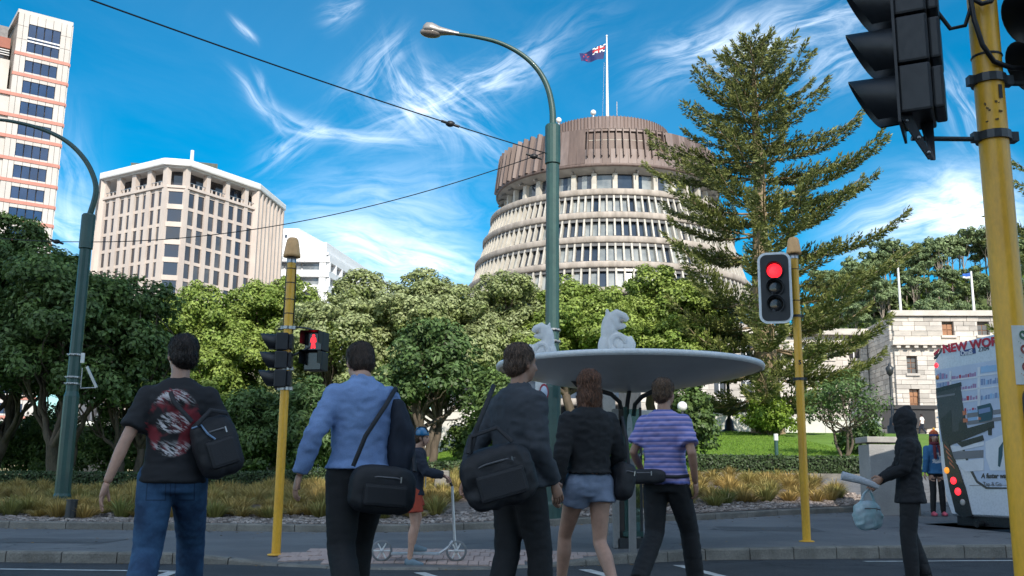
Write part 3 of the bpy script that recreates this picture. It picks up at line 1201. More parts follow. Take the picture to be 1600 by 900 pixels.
def tussocks(name, xr, label, seed, blades=150, sp=.5):
    rs = np.random.RandomState(seed)
    bases = []
    y = 0
    x = xr[0]
    while x < xr[1]:
        b = yb(x)
        yv = b + .85 + rs.rand() * .3
        while yv < 25.7:
            if not (abs(x + 0.4) < 1.0 and yv < 20):
                bases.append((x + rs.uniform(-.2, .2), yv + rs.uniform(-.2, .2)))
            yv += sp * (1 + (yv - b) * .06) * rs.uniform(.8, 1.35)
        x += sp
    nb = len(bases) * blades
    bx = np.repeat(np.array([p[0] for p in bases]), blades)
    by = np.repeat(np.array([p[1] for p in bases]), blades)
    bz = np.repeat(np.array([gz(*p) for p in bases]), blades)
    hs_ = np.repeat(rs.uniform(.18, .46, len(bases)), blades)
    tn = np.repeat(rs.rand(len(bases)) ** 1.5, blades)
    # the clumps nearest the edge are greener
    fr = np.repeat(np.array([1.0 if p[1] < yb(p[0]) + 1.5 else 0.0 for p in bases]), blades)
    a = rs.uniform(0, 2 * math.pi, nb)
    r = np.sqrt(rs.rand(nb))
    h = hs_ * (1 - .35 * r) * rs.uniform(.7, 1.15, nb)
    ox, oy = np.cos(a), np.sin(a)
    w = .006 + .004 * rs.rand(nb)
    sxn, syn = -oy, ox
    V = np.empty((nb, 5, 3))
    for i, (t, k) in enumerate(((0, 0), (0, 1), (.6, 0), (.6, 1), (1, 0))):
        rr = r * (.10 + .34 * t ** 1.5)
        zz_ = h * (t if t < .9 else .86)
        ww = (w if k == 0 else -w) * (1 if t < .5 else .8) * (0 if t == 1 else 1)
        V[:, i, 0] = bx + ox * rr + sxn * ww
        V[:, i, 1] = by + oy * rr + syn * ww
        V[:, i, 2] = bz + zz_
    me = bpy.data.meshes.new(name)
    me.vertices.add(nb * 5)
    me.vertices.foreach_set('co', V.ravel())
    base = np.arange(nb)[:, None] * 5
    loops = (base + np.array([[0, 1, 3, 2, 2, 3, 4]])).ravel()
    me.loops.add(len(loops))
    me.loops.foreach_set('vertex_index', loops)
    me.polygons.add(nb * 2)
    st_ = np.stack([np.arange(nb) * 7, np.arange(nb) * 7 + 4], 1).ravel()
    me.polygons.foreach_set('loop_start', st_)
    me.polygons.foreach_set('loop_total', np.tile([4, 3], nb))
    at_ = me.attributes.new('tint', 'FLOAT', 'POINT')
    at_.data.foreach_set('value', np.repeat(np.clip(tn * .6 + .35 * fr * (tn > .3), 0, 1), 5).astype(np.float32))
    me.materials.append(M_TUSS)
    me.update(calc_edges=True)
    o = bpy.data.objects.new(name, me)
    COL.objects.link(o)
    return tag(o, label, 'grass', kind='stuff')


tussocks('tussock_grass', (-12.5, -1.2), 'golden tussock grass filling the left planting bed', 71, sp=.46)
tussocks('tussock_grass', (-1.2, 7.4), 'golden and green tussock grass filling the right planting bed', 72, sp=.48)


def lawn_blades():
    rs = np.random.RandomState(5)
    n = 70000
    x = rs.uniform(-5, 12, n)
    y = 27 + rs.rand(n) ** 1.3 * 20
    z = np.array([gz(a, b) for a, b in zip(x, y)])
    V = np.empty((n, 3, 3))
    a = rs.uniform(0, 6.28, n)
    h = rs.uniform(.03, .07, n)
    w = .018
    for i, (s, t) in enumerate(((-1, 0), (1, 0), (0, 1))):
        V[:, i, 0] = x + np.cos(a) * w * s + t * rs.normal(size=n) * .02
        V[:, i, 1] = y + np.sin(a) * w * s
        V[:, i, 2] = z + h * t
    me = bpy.data.meshes.new('grass')
    me.vertices.add(n * 3)
    me.vertices.foreach_set('co', V.ravel())
    me.loops.add(n * 3)
    me.loops.foreach_set('vertex_index', np.arange(n * 3))
    me.polygons.add(n)
    me.polygons.foreach_set('loop_start', np.arange(0, n * 3, 3))
    me.polygons.foreach_set('loop_total', np.full(n, 3))
    me.materials.append(mat('grass_blade', (0.13, 0.24, 0.02), .7, col2=(0.17, 0.28, 0.03), scale=.8, isl=.3, trans=.3))
    me.update(calc_edges=True)
    o = bpy.data.objects.new('grass', me)
    COL.objects.link(o)
    tag(o, 'short bright grass of the lawn on the slope', 'grass', kind='stuff')


lawn_blades()

# ------------------------------------------------------------------ hill with pines
M_HILL = mat('hill_scrub', (0.10, 0.14, 0.04), 0.95, col2=(0.06, 0.09, 0.03), scale=.06, bump=1.0, bscale=.6, fine=.4, fscale=.5)


def hz(x, y):
    ridge = interp(x, [-40, 60, 110, 160, 230, 330, 500], [0, 22, 60, 68, 72, 78, 82])
    t = smooth01((y - 190) / 150)
    return 2 + ridge * t + 2.0 * mnoise.noise(Vector((x * .03, y * .03, 1)))


grid('hill', list(np.linspace(-20, 560, 60)), list(np.linspace(190, 520, 34)), hz, M_HILL)
M_HTRUNK = mat('hill_tree_trunk', (0.40, 0.33, 0.27), 0.9, var=.2, scale=.5)


def hill_tree(seed, leafm, H, spread):
    r_ = random.Random(seed)
    root = thing('pine_tree', (0, 0, 0), 'x', 'tree', 'pines along the far hill')
    mb = MB()
    lean = r_.uniform(-1, 1)
    top = Vector((lean, 0, H * .8))
    pts = limb(mb, (0, 0, -1.5), top, .38, .16, r_, n=5, bend=.06)
    lumps = []
    for i in range(8):
        a = i * 2.4 + seed
        rho = spread * math.sqrt(i / 8)
        z = H * r_.uniform(.66, .93) - rho * .25
        lumps.append((rho * math.cos(a) + lean, rho * math.sin(a), z, spread * r_.uniform(.3, .5), spread * r_.uniform(.3, .5), spread * r_.uniform(.2, .32)))
        limb(mb, pts[r_.randint(3, 5)], (lumps[-1][0], lumps[-1][1], z), .12, .04, r_, n=4, bend=.2, k=4)
    mb.build('trunk', M_HTRUNK, root)
    C, N, T = lump_leaves(lumps, 20, 1.1, seed, down=-.6, fill=.2)
    quads_object('crown', C, N, .42, .26, leafm, root, T, seed)
    return root


def hill_bush(seed, leafm):
    root = thing('bush', (0, 0, 0), 'x', 'bush', 'bushes on the far hill')
    r_ = random.Random(seed)
    lumps = [(r_.uniform(-2, 2), r_.uniform(-2, 2), r_.uniform(.8, 2), r_.uniform(1.2, 2), 1.8, r_.uniform(.9, 1.5)) for _ in range(6)]
    C, N, T = lump_leaves(lumps, 16, 1.0, seed, down=-.2, fill=.1)
    quads_object('foliage', C, N, .42, .28, leafm, root, T, seed)
    return root


protos = [hill_tree(81, L_HILL, 19, 4.0), hill_tree(82, L_HILL, 22, 4.6), hill_tree(83, L_HILL2, 17, 3.6), hill_tree(84, L_HILL, 20, 3.2)]
bprot = [hill_bush(91, L_HILL2), hill_bush(92, L_HILL), hill_bush(93, L_LIME)]
used = set()
rh = random.Random(99)
cnt = 0
hill_spots = []
for px in range(1278, 1660, 9):
    for row in range(3):
        Y = (rh.uniform(255, 280), rh.uniform(305, 325), rh.uniform(283, 303))[row]
        hill_spots.append((px + rh.uniform(-6, 6), Y, row % 2))
for px, Y, row in hill_spots:
    x = at(px, 450, Y).x
    k = rh.randrange(4)
    o = protos[k] if k not in used else copy_tree(protos[k])
    used.add(k)
    s = rh.uniform(.72, 1.02) * (.85 if row == 0 else 1)
    if row == 0 and rh.random() < .35:
        s *= .7
    o.location = (x, Y, hz(x, Y) - .5)
    o.scale = (s, s, s)
    o.rotation_euler = (0, 0, rh.uniform(0, 6.28))
    o['label'] = ('tall pine on the crest of the wooded hill far behind the stone building' if row else 'bare-trunked pine on the slope of the wooded hill behind the stone building')
bu = set()
for i in range(110):
    px = rh.uniform(1270, 1660)
    Y = rh.uniform(240, 325)
    x = at(px, 450, Y).x
    k = rh.randrange(3)
    o = bprot[k] if k not in bu else copy_tree(bprot[k])
    bu.add(k)
    s = rh.uniform(.9, 1.7)
    o.location = (x, Y, hz(x, Y) - .4)
    o.scale = (s, s, s)
    o.rotation_euler = (0, 0, rh.uniform(0, 6.28))
    o['label'] = 'green bush on the lower slope of the wooded hill'
# ================================================================== BUILDINGS
def solve_t(p0, az, px, z, tmax=400):
    """distance from p0 (x,y) along azimuth az (from +Y towards +X) where the column px is met"""
    lo, hi = 0.0, tmax
    d = Vector((math.sin(az), math.cos(az)))
    f = lambda t: proj((p0[0] + d.x * t, p0[1] + d.y * t, z))[0] - px
    f0 = f(0)
    for _ in range(60):
        mid = (lo + hi) / 2
        if f(mid) * f0 > 0:
            lo = mid
        else:
            hi = mid
    return lo


def go(p, az, t):
    return (p[0] + math.sin(az) * t, p[1] + math.cos(az) * t)


class Face:
    """a vertical facade from p (left end seen from outside) along azimuth az; n points outward"""
    def __init__(self, p, az, w):
        self.p, self.az, self.w = p, az, w
        self.d = (math.sin(az), math.cos(az))
        self.n = (math.cos(az), -math.sin(az))     # to the right of travel = outward when walking with the building on the left
        self.rz = math.pi / 2 - az

    def pt(self, s, o, z):
        return (self.p[0] + self.d[0] * s + self.n[0] * o, self.p[1] + self.d[1] * s + self.n[1] * o, z)

    def piece(self, name, m, parent, s, o, z, w, d, h):
        return piece(name, m, parent, self.pt(s, o, z), (w, d, h), rz=self.rz)

    def box(self, mb, s, o, z, w, d, h):
        mb.box(self.pt(s, o, z), (w, d, h), rz=self.rz)


# ---------------------------------------------------------------- round building (three thick floors, copper drum)
M_BCONC = mat('round_building_concrete', (0.46, 0.40, 0.345), 0.85, col2=(0.30, 0.26, 0.22), scale=.9, stretch=(1, 1, .3), bump=.3, bscale=3, fine=.15, fscale=2)
M_BFIN = mat('pale_concrete_fin', (0.58, 0.54, 0.47), 0.8, var=.12, scale=.8)
M_COPPER = mat('brown_copper', (0.155, 0.110, 0.092), 0.55, metal=.1, col2=(0.12, 0.082, 0.07), scale=.7, stretch=(1.5, 1.5, .25), fine=.2, fscale=1.5)
M_COPPER2 = mat('pale_weathered_copper', (0.22, 0.17, 0.155), 0.55, metal=.05, col2=(0.18, 0.13, 0.112), scale=.8, stretch=(2.0, 2.0, .2), fine=.2, fscale=1.5)
M_SOFFIT = mat('soffit_concrete', (0.40, 0.39, 0.37), 0.8, var=.15, scale=.5)
M_CURT = mat('window_with_pale_blind', (0.33, 0.35, 0.34), 0.12, col2=(0.15, 0.17, 0.18), scale=.35, spec=.9, fine=0)
M_HEADPANE = mat('window_head_panel', (0.16, 0.155, 0.15), 0.3, var=.2, scale=.5)
BD = 166.0
bc = at(948, 300, BD)
BCX, BCY = bc.x, BD
th0 = math.atan2(-BCY, -BCX)
bz0 = 3.0


def bpos(phi, r, z):
    a = th0 + phi
    return Vector((BCX + r * math.cos(a), BCY + r * math.sin(a), z))


def zat(ypx, r):
    p = bpos(0, r, 0)
    return at(948 + 0, ypx, p.y).z


bee = thing('round_building', (BCX, BCY, bz0), 'round tiered office building with concrete fins and a brown copper drum on top', 'building')
RT, RB = 18.2, 19.1
z_drum_t, z_drum_b = zat(200, RT), zat(258, RB)
# slab edges: (z_top, z_bot, R)
SL = [(zat(294, 20.0), zat(303.5, 20.1), 20.1), (zat(330, 21.3), zat(340, 21.3), 21.35), (zat(368, 22.6), zat(378, 22.6), 22.6),
      (zat(407, 23.9), zat(417, 23.9), 23.9)]
fh = SL[2][0] - SL[3][0]
for i in range(5):
    t, b, r = SL[-1]
    SL.append((t - fh, b - fh, r + (1.0 if i < 3 else .6)))
for i, (t, b, r) in enumerate(SL):
    if t < bz0:
        break
    mb = MB()
    ri = r - (4.5 if i == 0 else 1.6)
    mb.lathe([(ri, b), (r - .12, b), (r, b + .15), (r, t - .18), (r - .15, t), (ri, t)], 120, (BCX, BCY, 0))
    mb.build('floor_band', M_BCONC, bee)
# dark core walls, level by level
for i in range(len(SL) - 1):
    t, b = SL[i][1], SL[i + 1][0]
    if b < bz0 - 3:
        break
    r0, r1 = SL[i][2] - .75, SL[i + 1][2] - 1.0
    mb = MB()
    mb.lathe([(r1 - .25, b - .1), (r0 - .25, t + .1)], 120, (BCX, BCY, 0))
    mb.build('wall', M_DARKGLASS, bee)
# fins and panes
rb = random.Random(4)
NF = 116
for i in range(4):
    t, b = SL[i][1], SL[i + 1][0]
    r0, r1 = SL[i][2] - .75, SL[i + 1][2] - 1.0
    h = t - b
    tilt = math.atan2(r1 - r0, h)
    zc = (t + b) / 2
    rc_ = (r0 + r1) / 2
    for k in range(-29, 30):
        ph = 2 * math.pi * k / NF
        if abs(ph) < 1.62:
            piece('concrete_fin', M_BFIN, bee, bpos(ph, rc_ + .16, zc), (.27, .62, h), rz=th0 + ph + math.pi / 2, rx=-tilt)
            ph2 = ph + math.pi / NF
            w = 2 * rc_ * math.sin(math.pi / NF) - .3
            m = M_CURT if (rb.random() < .45 + .35 * math.exp(-(ph2 - .1) ** 2 / .12)) else M_DARKGLASS
            piece('window_pane', m, bee, bpos(ph2, rc_ - .12, zc - h * .1), (w, .08, h * .8), rz=th0 + ph2 + math.pi / 2 , rx=-tilt + rb.uniform(-.01, .01))
            if abs(ph2) < 1.2:
                piece('window_head', M_HEADPANE, bee, bpos(ph2, rc_ - .02, zc + h * .4), (w, .1, h * .17), rz=th0 + ph2 + math.pi / 2, rx=-tilt)
# glazed top floor under the drum
RI = 16.9
zt_, zb_ = zat(274, RI), SL[0][0]
mb = MB()
mb.lathe([(RI + .1, zb_ - .1), (RI - .2, zt_ + .3)], 96, (BCX, BCY, 0))
mb.build('wall', M_DARKGLASS, bee)
for k in range(-9, 10):
    ph = math.pi * 2 * (k + .4) / 34
    piece('column', M_BFIN, bee, bpos(ph, RI + .45, (zt_ + zb_) / 2), (.75, .9, zt_ - zb_ + .3), rz=th0 + ph + math.pi / 2, rx=-.06)
    for q in range(3):
        ph2 = math.pi * 2 * (k + .4 + (q + .72) / 4.0) / 34 + .012
        piece('window_pane', M_CURT if rb.random() < .35 else M_DARKGLASS, bee, bpos(ph2, RI + .15, (zt_ + zb_) / 2), (.80, .08, zt_ - zb_), rz=th0 + ph2 + math.pi / 2, rx=-.06)
# soffit with ribs
mb = MB()
mb.lathe([(RI - .2, zt_ + .25), (RI + .3, zt_ + .1), (RB - .2, z_drum_b - .08)], 120, (BCX, BCY, 0))
mb.build('soffit', M_SOFFIT, bee)
for k in range(-9, 10):
    ph = math.pi * 2 * (k + .4) / 34
    a, b2 = bpos(ph, RI + .3, zt_), bpos(ph, RB - .2, z_drum_b - .16)
    piece('soffit_rib', M_HEADPANE, bee, (a + b2) / 2, (.18, (a - b2).length, .3), rz=th0 + ph + math.pi / 2, rx=-math.atan2(a.z - b2.z, RB - RI - .5))
# drum: core, standing-seam panels, slots and fins
mb = MB()
mb.lathe([(RB - .3, z_drum_b), (RT - .4, z_drum_t - .1)], 120, (BCX, BCY, 0))
mb.build('drum_wall', M_COPPER, bee)
mb = MB()
mb.lathe([(RB - .35, z_drum_b - .1), (RB + .06, z_drum_b - .1), (RB + .06, z_drum_b + .35), (RB - .1, z_drum_b + .4)], 120, (BCX, BCY, 0))
mb.build('drum_rim', M_COPPER, bee)
slot_a, slot_b = -.155, .50      # the glazed slot in the front of the drum
zs0, zs1 = zat(233.5, RT), zat(204.5, RT)
hD = z_drum_t - z_drum_b - .4
tiltD = math.atan2(RB - RT, z_drum_t - z_drum_b)
NP = 88
for k in range(-24, 25):
    ph = 2 * math.pi * k / NP
    w = 2 * RB * math.sin(math.pi / NP) - .05
    rr = (RT + RB) / 2 - .12
    m = M_COPPER2 if rb.random() < .5 else M_COPPER
    if slot_a - .01 < ph < slot_b + .01:
        z0, z1 = z_drum_b + .35, zs0
        rz_ = RB - (RB - RT) * ((z0 + z1) / 2 - z_drum_b) / (z_drum_t - z_drum_b) - .12
        piece('copper_panel', m, bee, bpos(ph, rz_, (z0 + z1) / 2), (w, .14, z1 - z0), rz=th0 + ph + math.pi / 2, rx=-tiltD)
        z0, z1 = zs1, z_drum_t
        piece('copper_panel', m, bee, bpos(ph, RT - .12, (z0 + z1) / 2), (w, .14, z1 - z0), rz=th0 + ph + math.pi / 2, rx=-tiltD)
    else:
        piece('copper_panel', m, bee, bpos(ph, rr, (z_drum_t + z_drum_b + .4) / 2), (w, .14, hD), rz=th0 + ph + math.pi / 2, rx=-tiltD + rb.uniform(-.004, .004))
    p0, p1 = bpos(ph + math.pi / NP, RB - .02, z_drum_b + .4), bpos(ph + math.pi / NP, RT + .0, z_drum_t)
for k in range(12):
    ph = slot_a + (slot_b - slot_a) * k / 11
    L = (zs1 - zs0) * 1.62
    piece('copper_fin', M_COPPER, bee, bpos(ph, RT + .3, zs1 - L / 2 + .5), (.15, .95, L), rz=th0 + ph + math.pi / 2, rx=-tiltD - .04)
    if k < 11:
        ph += (slot_b - slot_a) / 22
        piece('window_pane', M_CURT if k in (2, 3, 4) else M_DARKGLASS, bee, bpos(ph, RT - .22, (zs0 + zs1) / 2), (.9, .08, zs1 - zs0 + .1), rz=th0 + ph + math.pi / 2, rx=-tiltD)
        piece('window_bar', M_BFIN, bee, bpos(ph, RT - .14, (zs0 + zs1) / 2 + .1), (.9, .1, .1), rz=th0 + ph + math.pi / 2)
for k in range(11):
    ph = -1.42 + .088 * k
    piece('copper_fin', M_COPPER2 if k % 3 == 0 else M_COPPER, bee, bpos(ph, RT + .45, z_drum_t - 2.85), (.7, .7, 6.3), rz=th0 + ph + math.pi / 2 - .5, rx=-tiltD)
for k in range(8):
    ph = 1.05 + .085 * k
    piece('copper_fin', M_COPPER, bee, bpos(ph, RT + .2, z_drum_t - 2.8), (.4, .6, 5.6), rz=th0 + ph + math.pi / 2 + .4, rx=-tiltD)
# recessed upper roof ring
RR = 10.6
z_up = at(948, 180.5, bpos(0, RR, 0).y).z
mb = MB()
mb.lathe([(RT, z_drum_t - .05), (RT - .5, z_drum_t + .15), (RR + .6, z_drum_t + .25), (RR + .1, z_drum_t + .3), (RR, z_up - .1), (RR - .4, z_up), (.1, z_up + .2)], 120, (BCX, BCY, 0))
mb.build('roof', M_COPPER2, bee)
for k in range(-26, 27):
    ph = 2 * math.pi * k / 110
    piece('roof_seam', M_COPPER, bee, bpos(ph, RR + .06, (z_up + z_drum_t) / 2 + .1), (.12, .14, z_up - z_drum_t - .2), rz=th0 + ph + math.pi / 2)
mb = MB()
for xx, yy_ in ((927, 176), (873, 188), (768, 340)):
    if yy_ < 200:
        p = at(xx, yy_, BCY - 4)
        mb.ball(p, .5, 10, 8)
        mb.tube([(p.x, p.y, p.z), (p.x, p.y, p.z - 1.6)], .12, 6)
mb.build('antenna_dish', M_WHITE, bee)
mb = MB()
p = at(964, 178, BCY - 3)
mb.tube([(p.x, p.y, p.z - 1), (p.x, p.y, p.z + 2.2)], .09, 6)
mb.build('antenna', M_STEEL, bee)

# flagpole and flag on its roof
ptop = at(948, 57, BCY)
fp = thing('flagpole', (ptop.x, BCY, z_up), 'white flagpole on splayed legs on the roof of the round building', 'flagpole')
mb = MB()
mb.tube([(ptop.x, BCY, z_up + .3), (ptop.x, BCY, z_up + 5), (ptop.x, BCY, ptop.z)], [.34, .27, .12], 10)
mb.ball((ptop.x, BCY, ptop.z + .1), .2, 8, 6)
mb.build('pole', M_WHITE, fp)
for k in range(4):
    a = k * math.pi / 2 + .5
    mb = MB()
    mb.tube([(ptop.x + math.cos(a) * 1.6, BCY + math.sin(a) * 1.6, z_up), (ptop.x, BCY, z_up + 4.2)], .17, 6)
    mb.build('leg', M_WHITE, fp)
mb = MB()
mb.tube([(ptop.x - 1.0, BCY - .3, z_up + .3), (ptop.x - .5, BCY - .2, ptop.z - 5)], .03, 4)
mb.build('halyard', M_STEEL, fp)


def flag(p_hoist_top, p_hoist_bot, p_fly_top, p_fly_bot, label, mats, cols, seed):
    root = thing('flag', tuple(p_hoist_top), label, 'flag')
    n, m = 24, 12
    vs = []
    a, b, c, d = [Vector(q) for q in (p_hoist_top, p_hoist_bot, p_fly_top, p_fly_bot)]
    L = (c - a).length
    for i in range(n + 1):
        s = i / n
        for j in range(m + 1):
            t = j / m
            p = a.lerp(c, s).lerp(b.lerp(d, s), t)
            p.y += .10 * L * math.sin(s * 9 + t * 1.5 + seed) * s
            p.z += .035 * L * math.sin(s * 7 + seed) * s - .04 * L * s * s
            vs.append(tuple(p))
    mb = MB()
    for i in range(n):
        for j in range(m):
            mb.cur = cols((i + .5) / n, (j + .5) / m)
            k = i * (m + 1) + j
            mb.add([vs[k], vs[k + m + 1], vs[k + m + 2], vs[k + 1]], [(0, 1, 2, 3)], True)
    return mb.build('cloth', mats, root)


def nz(s, t):
    if s < .5 and t < .5:
        u_, v_ = s / .5, t / .5
        if abs(u_ - .5) < .08 or abs(v_ - .5) < .13:
            return 2
        if abs(u_ - .5) < .14 or abs(v_ - .5) < .2:
            return 1
        if abs(u_ - v_) < .12 or abs(u_ - (1 - v_)) < .12:
            return 1
        return 0
    for (cs, ct) in ((.75, .2), (.75, .8), (.66, .48), (.86, .42)):
        if abs(s - cs) < .03 and abs(t - ct) < .05:
            return 2
    return 0


FM = [mat('flag_blue', (0.012, 0.02, 0.13), .7), M_WHITE, mat('flag_red', (0.5, 0.02, 0.03), .7)]
yf = BCY - .2
flag(at(946.5, 68, yf), at(943, 92, yf), at(905, 84, yf), at(908, 97, yf), 'blue ensign with a small cross in its corner, flying left from the roof flagpole', FM, nz, 1.0)

# ---------------------------------------------------------------- grid-windowed tower
M_TCONC = mat('tower_precast', (0.62, 0.54, 0.48), 0.8, col2=(0.54, 0.46, 0.41), scale=.25, stretch=(1, 1, .4), fine=.06, fscale=1.2)
M_TROOF = mat('tower_white_fascia', (0.78, 0.77, 0.75), 0.6, var=.05, scale=.4)
M_TBLIND = mat('tower_glass_with_blind', (0.10, 0.095, 0.095), 0.12, col2=(0.05, 0.055, 0.07), scale=.3, spec=.9, fine=0)
M_TGLASS = mat('tower_glass', (0.025, 0.035, 0.06), 0.08, col2=(0.045, 0.04, 0.04), scale=.12, spec=.9, fine=0)
TY = 180.0
A0 = at(277, 246, TY)
ztop = A0.z
az1 = R(32)
az0 = R(-58)
zz_ = ztop - 2
tB = solve_t((A0.x, TY), az1, 398, zz_)
Bp = go((A0.x, TY), az1, tB)
tC = solve_t(Bp, R(6), 436, zz_)
Cp = go(Bp, R(6), tC)
tD = solve_t((A0.x, TY), az0, 166, zz_)
Dp = go((A0.x, TY), az0, tD)
tE = solve_t(Dp, R(-24), 152.5, zz_)
Ep = go(Dp, R(-24), tE)
tower = thing('office_tower', (A0.x, TY, 2.0), 'tall pale tower with a grid of dark windows, seen corner-on left of the yellow signal', 'building')
cut = 2.6
A1 = go((A0.x, TY), az1, cut)         # chamfered corner
A2 = go((A0.x, TY), az0, cut)
ROW = 3.42
body = [A1, Bp, Cp, go(Cp, R(-58), 20), go(Ep, R(32), 20), Ep, Dp, A2]


def inset(poly, d):
    n = len(poly)
    res = []
    for i in range(n):
        p0, p1, p2 = Vector(poly[i - 1]), Vector(poly[i]), Vector(poly[(i + 1) % n])
        e1, e2 = (p1 - p0).normalized(), (p2 - p1).normalized()
        n1, n2 = Vector((-e1.y, e1.x)), Vector((-e2.y, e2.x))
        b_ = (n1 + n2).normalized()
        k = d / max(.3, b_.dot(n1))
        res.append((p1.x + b_.x * k, p1.y + b_.y * k))
    return res


z_rt = ztop            # roof top
z_fl = ztop - 1.6      # underside of fascia
z_top_sill = z_fl - 3.9
mb = MB()
mb.prism(inset(body, .6), 1.0, z_top_sill)
mb.build('core', M_TCONC, tower)
mb = MB()
mb.prism(inset(body, 2.2), z_top_sill, z_fl + .05)
mb.build('top_floor_wall', M_TGLASS, tower)
mb = MB()
mb.prism(inset(body, -1.3), z_fl + .25, z_rt)
mb.prism(inset(body, -.5), z_fl, z_fl + .25)
mb.build('roof', M_TROOF, tower, bevel=.25)
mb = MB()
c_ = Vector(A0[:2]) + Vector((math.sin(R(-13)), math.cos(R(-13)))) * 20
mb.box((c_.x - 3, c_.y, z_rt + 1.6), (16, 8, 3.2), rz=.3)
mb.box((c_.x + 2, c_.y, z_rt + 2.2), (8, 7, 4.4), rz=.3)
mb.build('plant_room', mat('plant_room_grey', (0.10, 0.11, 0.09), .8), tower)
mb = MB()
p = at(300, 246, TY + 3)
mb.tube([(p.x, p.y, z_rt), (p.x, p.y, z_rt + 2.4)], .35, 8)
mb.build('chimney', M_TROOF, tower)
NROW = 10


def tower_face(F, ncol, colw, bay, wfrac, first_main=0, rows=NROW, top=True):
    """vertical columns + sills + recessed windows"""
    wcol = F.w / ncol
    for i in range(ncol + 1):
        main = (i - first_main) % bay == 0
        h_top = z_fl if main else z_top_sill
        F.piece('column', M_TCONC, tower, i * wcol, -.22 if not main else -.1, (1.5 + h_top) / 2, colw * (1.2 if main else 1.0), 1.0 if main else .9, h_top - 1.5)
    for r in range(rows):
        zt = z_top_sill - .5 - ROW * r
        F.piece('spandrel', M_TCONC, tower, F.w / 2, -.3, zt + .12, F.w, .8, .62)
        for i in range(ncol):
            ww = wcol - colw
            F.piece('window', M_TGLASS if rb.random() < .78 else M_TBLIND, tower, (i + .5) * wcol, -.3, zt - (ROW - .62) / 2 - .19, ww + .1, .5, ROW - .62 + .1)
    F.piece('spandrel', M_TCONC, tower, F.w / 2, .1, z_top_sill + .2, F.w, 1.0, .5)
    F.piece('railing', M_STEEL, tower, F.w / 2, .2, z_top_sill + 1.3, F.w, .08, .1)
    for i in range(int(F.w / 1.1)):
        F.piece('baluster', M_TCONC, tower, (i + .5) * 1.1, .15, z_top_sill + .8, .3, .15, .9)


LF = math.hypot(Bp[0] - A1[0], Bp[1] - A1[1])
tower_face(Face(A1, az1, LF), 7, .8, 2, .6)
LD = math.hypot(Dp[0] - A2[0], Dp[1] - A2[1])
tower_face(Face(Dp, R(-58 + 180), LD), 8, .95, 2, .5)
# chamfered corner with wide windows
FC = Face(A2, math.atan2(A1[0] - A2[0], A1[1] - A2[1]), math.hypot(A1[0] - A2[0], A1[1] - A2[1]))
for r in range(NROW):
    zt = z_top_sill - .5 - ROW * r
    FC.piece('spandrel', M_TCONC, tower, FC.w / 2, -.1, zt + .25, FC.w, .9, .95)
    FC.piece('window', M_TGLASS, tower, FC.w / 2, -.1, zt - (ROW - .95) / 2 - .2, FC.w - .5, .5, ROW - .9)
FC.piece('spandrel', M_TCONC, tower, FC.w / 2, .1, z_top_sill + .2, FC.w, 1.0, .5)
# right end: deep vertical fins
FR = Face(Bp, R(6), tC)
n = 7
for i in range(n + 1):
    FR.piece('column', M_TCONC, tower, i * tC / n, .35, (1.5 + z_fl) / 2, .7, 1.5, z_fl - 1.5)
    if i < n:
        FR.piece('window', M_TGLASS, tower, (i + .5) * tC / n, -.4, (1.5 + z_fl - 3.5) / 2, tC / n - .6, .3, z_fl - 5)
        FR.piece('spandrel', M_TCONC, tower, (i + .5) * tC / n, -.1, (1.5 + z_fl) / 2 - 2, .35, .5, z_fl - 5.5)
FE = Face(Ep, R(-24 + 180), tE)
for i in range(6):
    FE.piece('column', M_TCONC, tower, i * tE / 5, .3, (1.5 + z_fl) / 2, .8, 1.3, z_fl - 1.5)

# ---------------------------------------------------------------- white office building behind
M_WB = mat('white_office_wall', (0.82, 0.82, 0.83), 0.6, var=.04, scale=.3)
M_WBG = mat('office_ribbon_glass', (0.12, 0.14, 0.16), 0.1, col2=(0.3, 0.32, 0.33), scale=.4, spec=.9)
WY = 225.0
wr = at(511, 395, WY)
wtop = wr.z
white = thing('office_building', (wr.x, WY, 2), 'white office building with strip windows, half hidden behind the pale grid-windowed tower', 'building')
wx0 = at(395, 400, WY).x
azw = R(3.0)
pR = (wr.x, WY)
mb = MB()
wpoly = [(wx0, WY), pR, go(pR, R(10), 60), (wx0, WY + 60)]
mb.prism(inset(wpoly, .8), 1, wtop - .5)
mb.build('core', M_WB, white)
mb = MB()
mb.prism(inset(wpoly, -.5), wtop - .6, wtop)
mb.prism(inset(wpoly, .2), wtop, wtop + 2.6)
mb.build('roof', M_WB, white, bevel=.1)
yy2 = at(430, 360, WY + 8)
mb = MB()
x1 = at(470, 362, WY + 8).x
mb.prism([(wx0, WY + 6), (x1, WY + 6), (x1 + 3.5, WY + 20), (wx0, WY + 30)], wtop + 2, yy2.z)
x2 = at(500, 375, WY + 8).x
mb.prism([(x1 - 1, WY + 5), (x2, WY + 5), (x2 + 3.5, WY + 25), (x1 - 1, WY + 25)], wtop + 2.2, wtop + 4.2)
for q in (441, 447):
    pq = at(q, 369, WY + 5.8)
mb.build('plant_room', M_WB, white)
for q in (441, 447):
    pq = at(q, 369, WY + 5.9)
    piece('window', M_TGLASS, white, pq, (.45, .3, .7))
FW = Face((wx0, WY), R(90), wr.x - wx0)
zrow = [at(470, y_, WY).z for y_ in (400, 403, 415, 424, 438, 447, 461)]
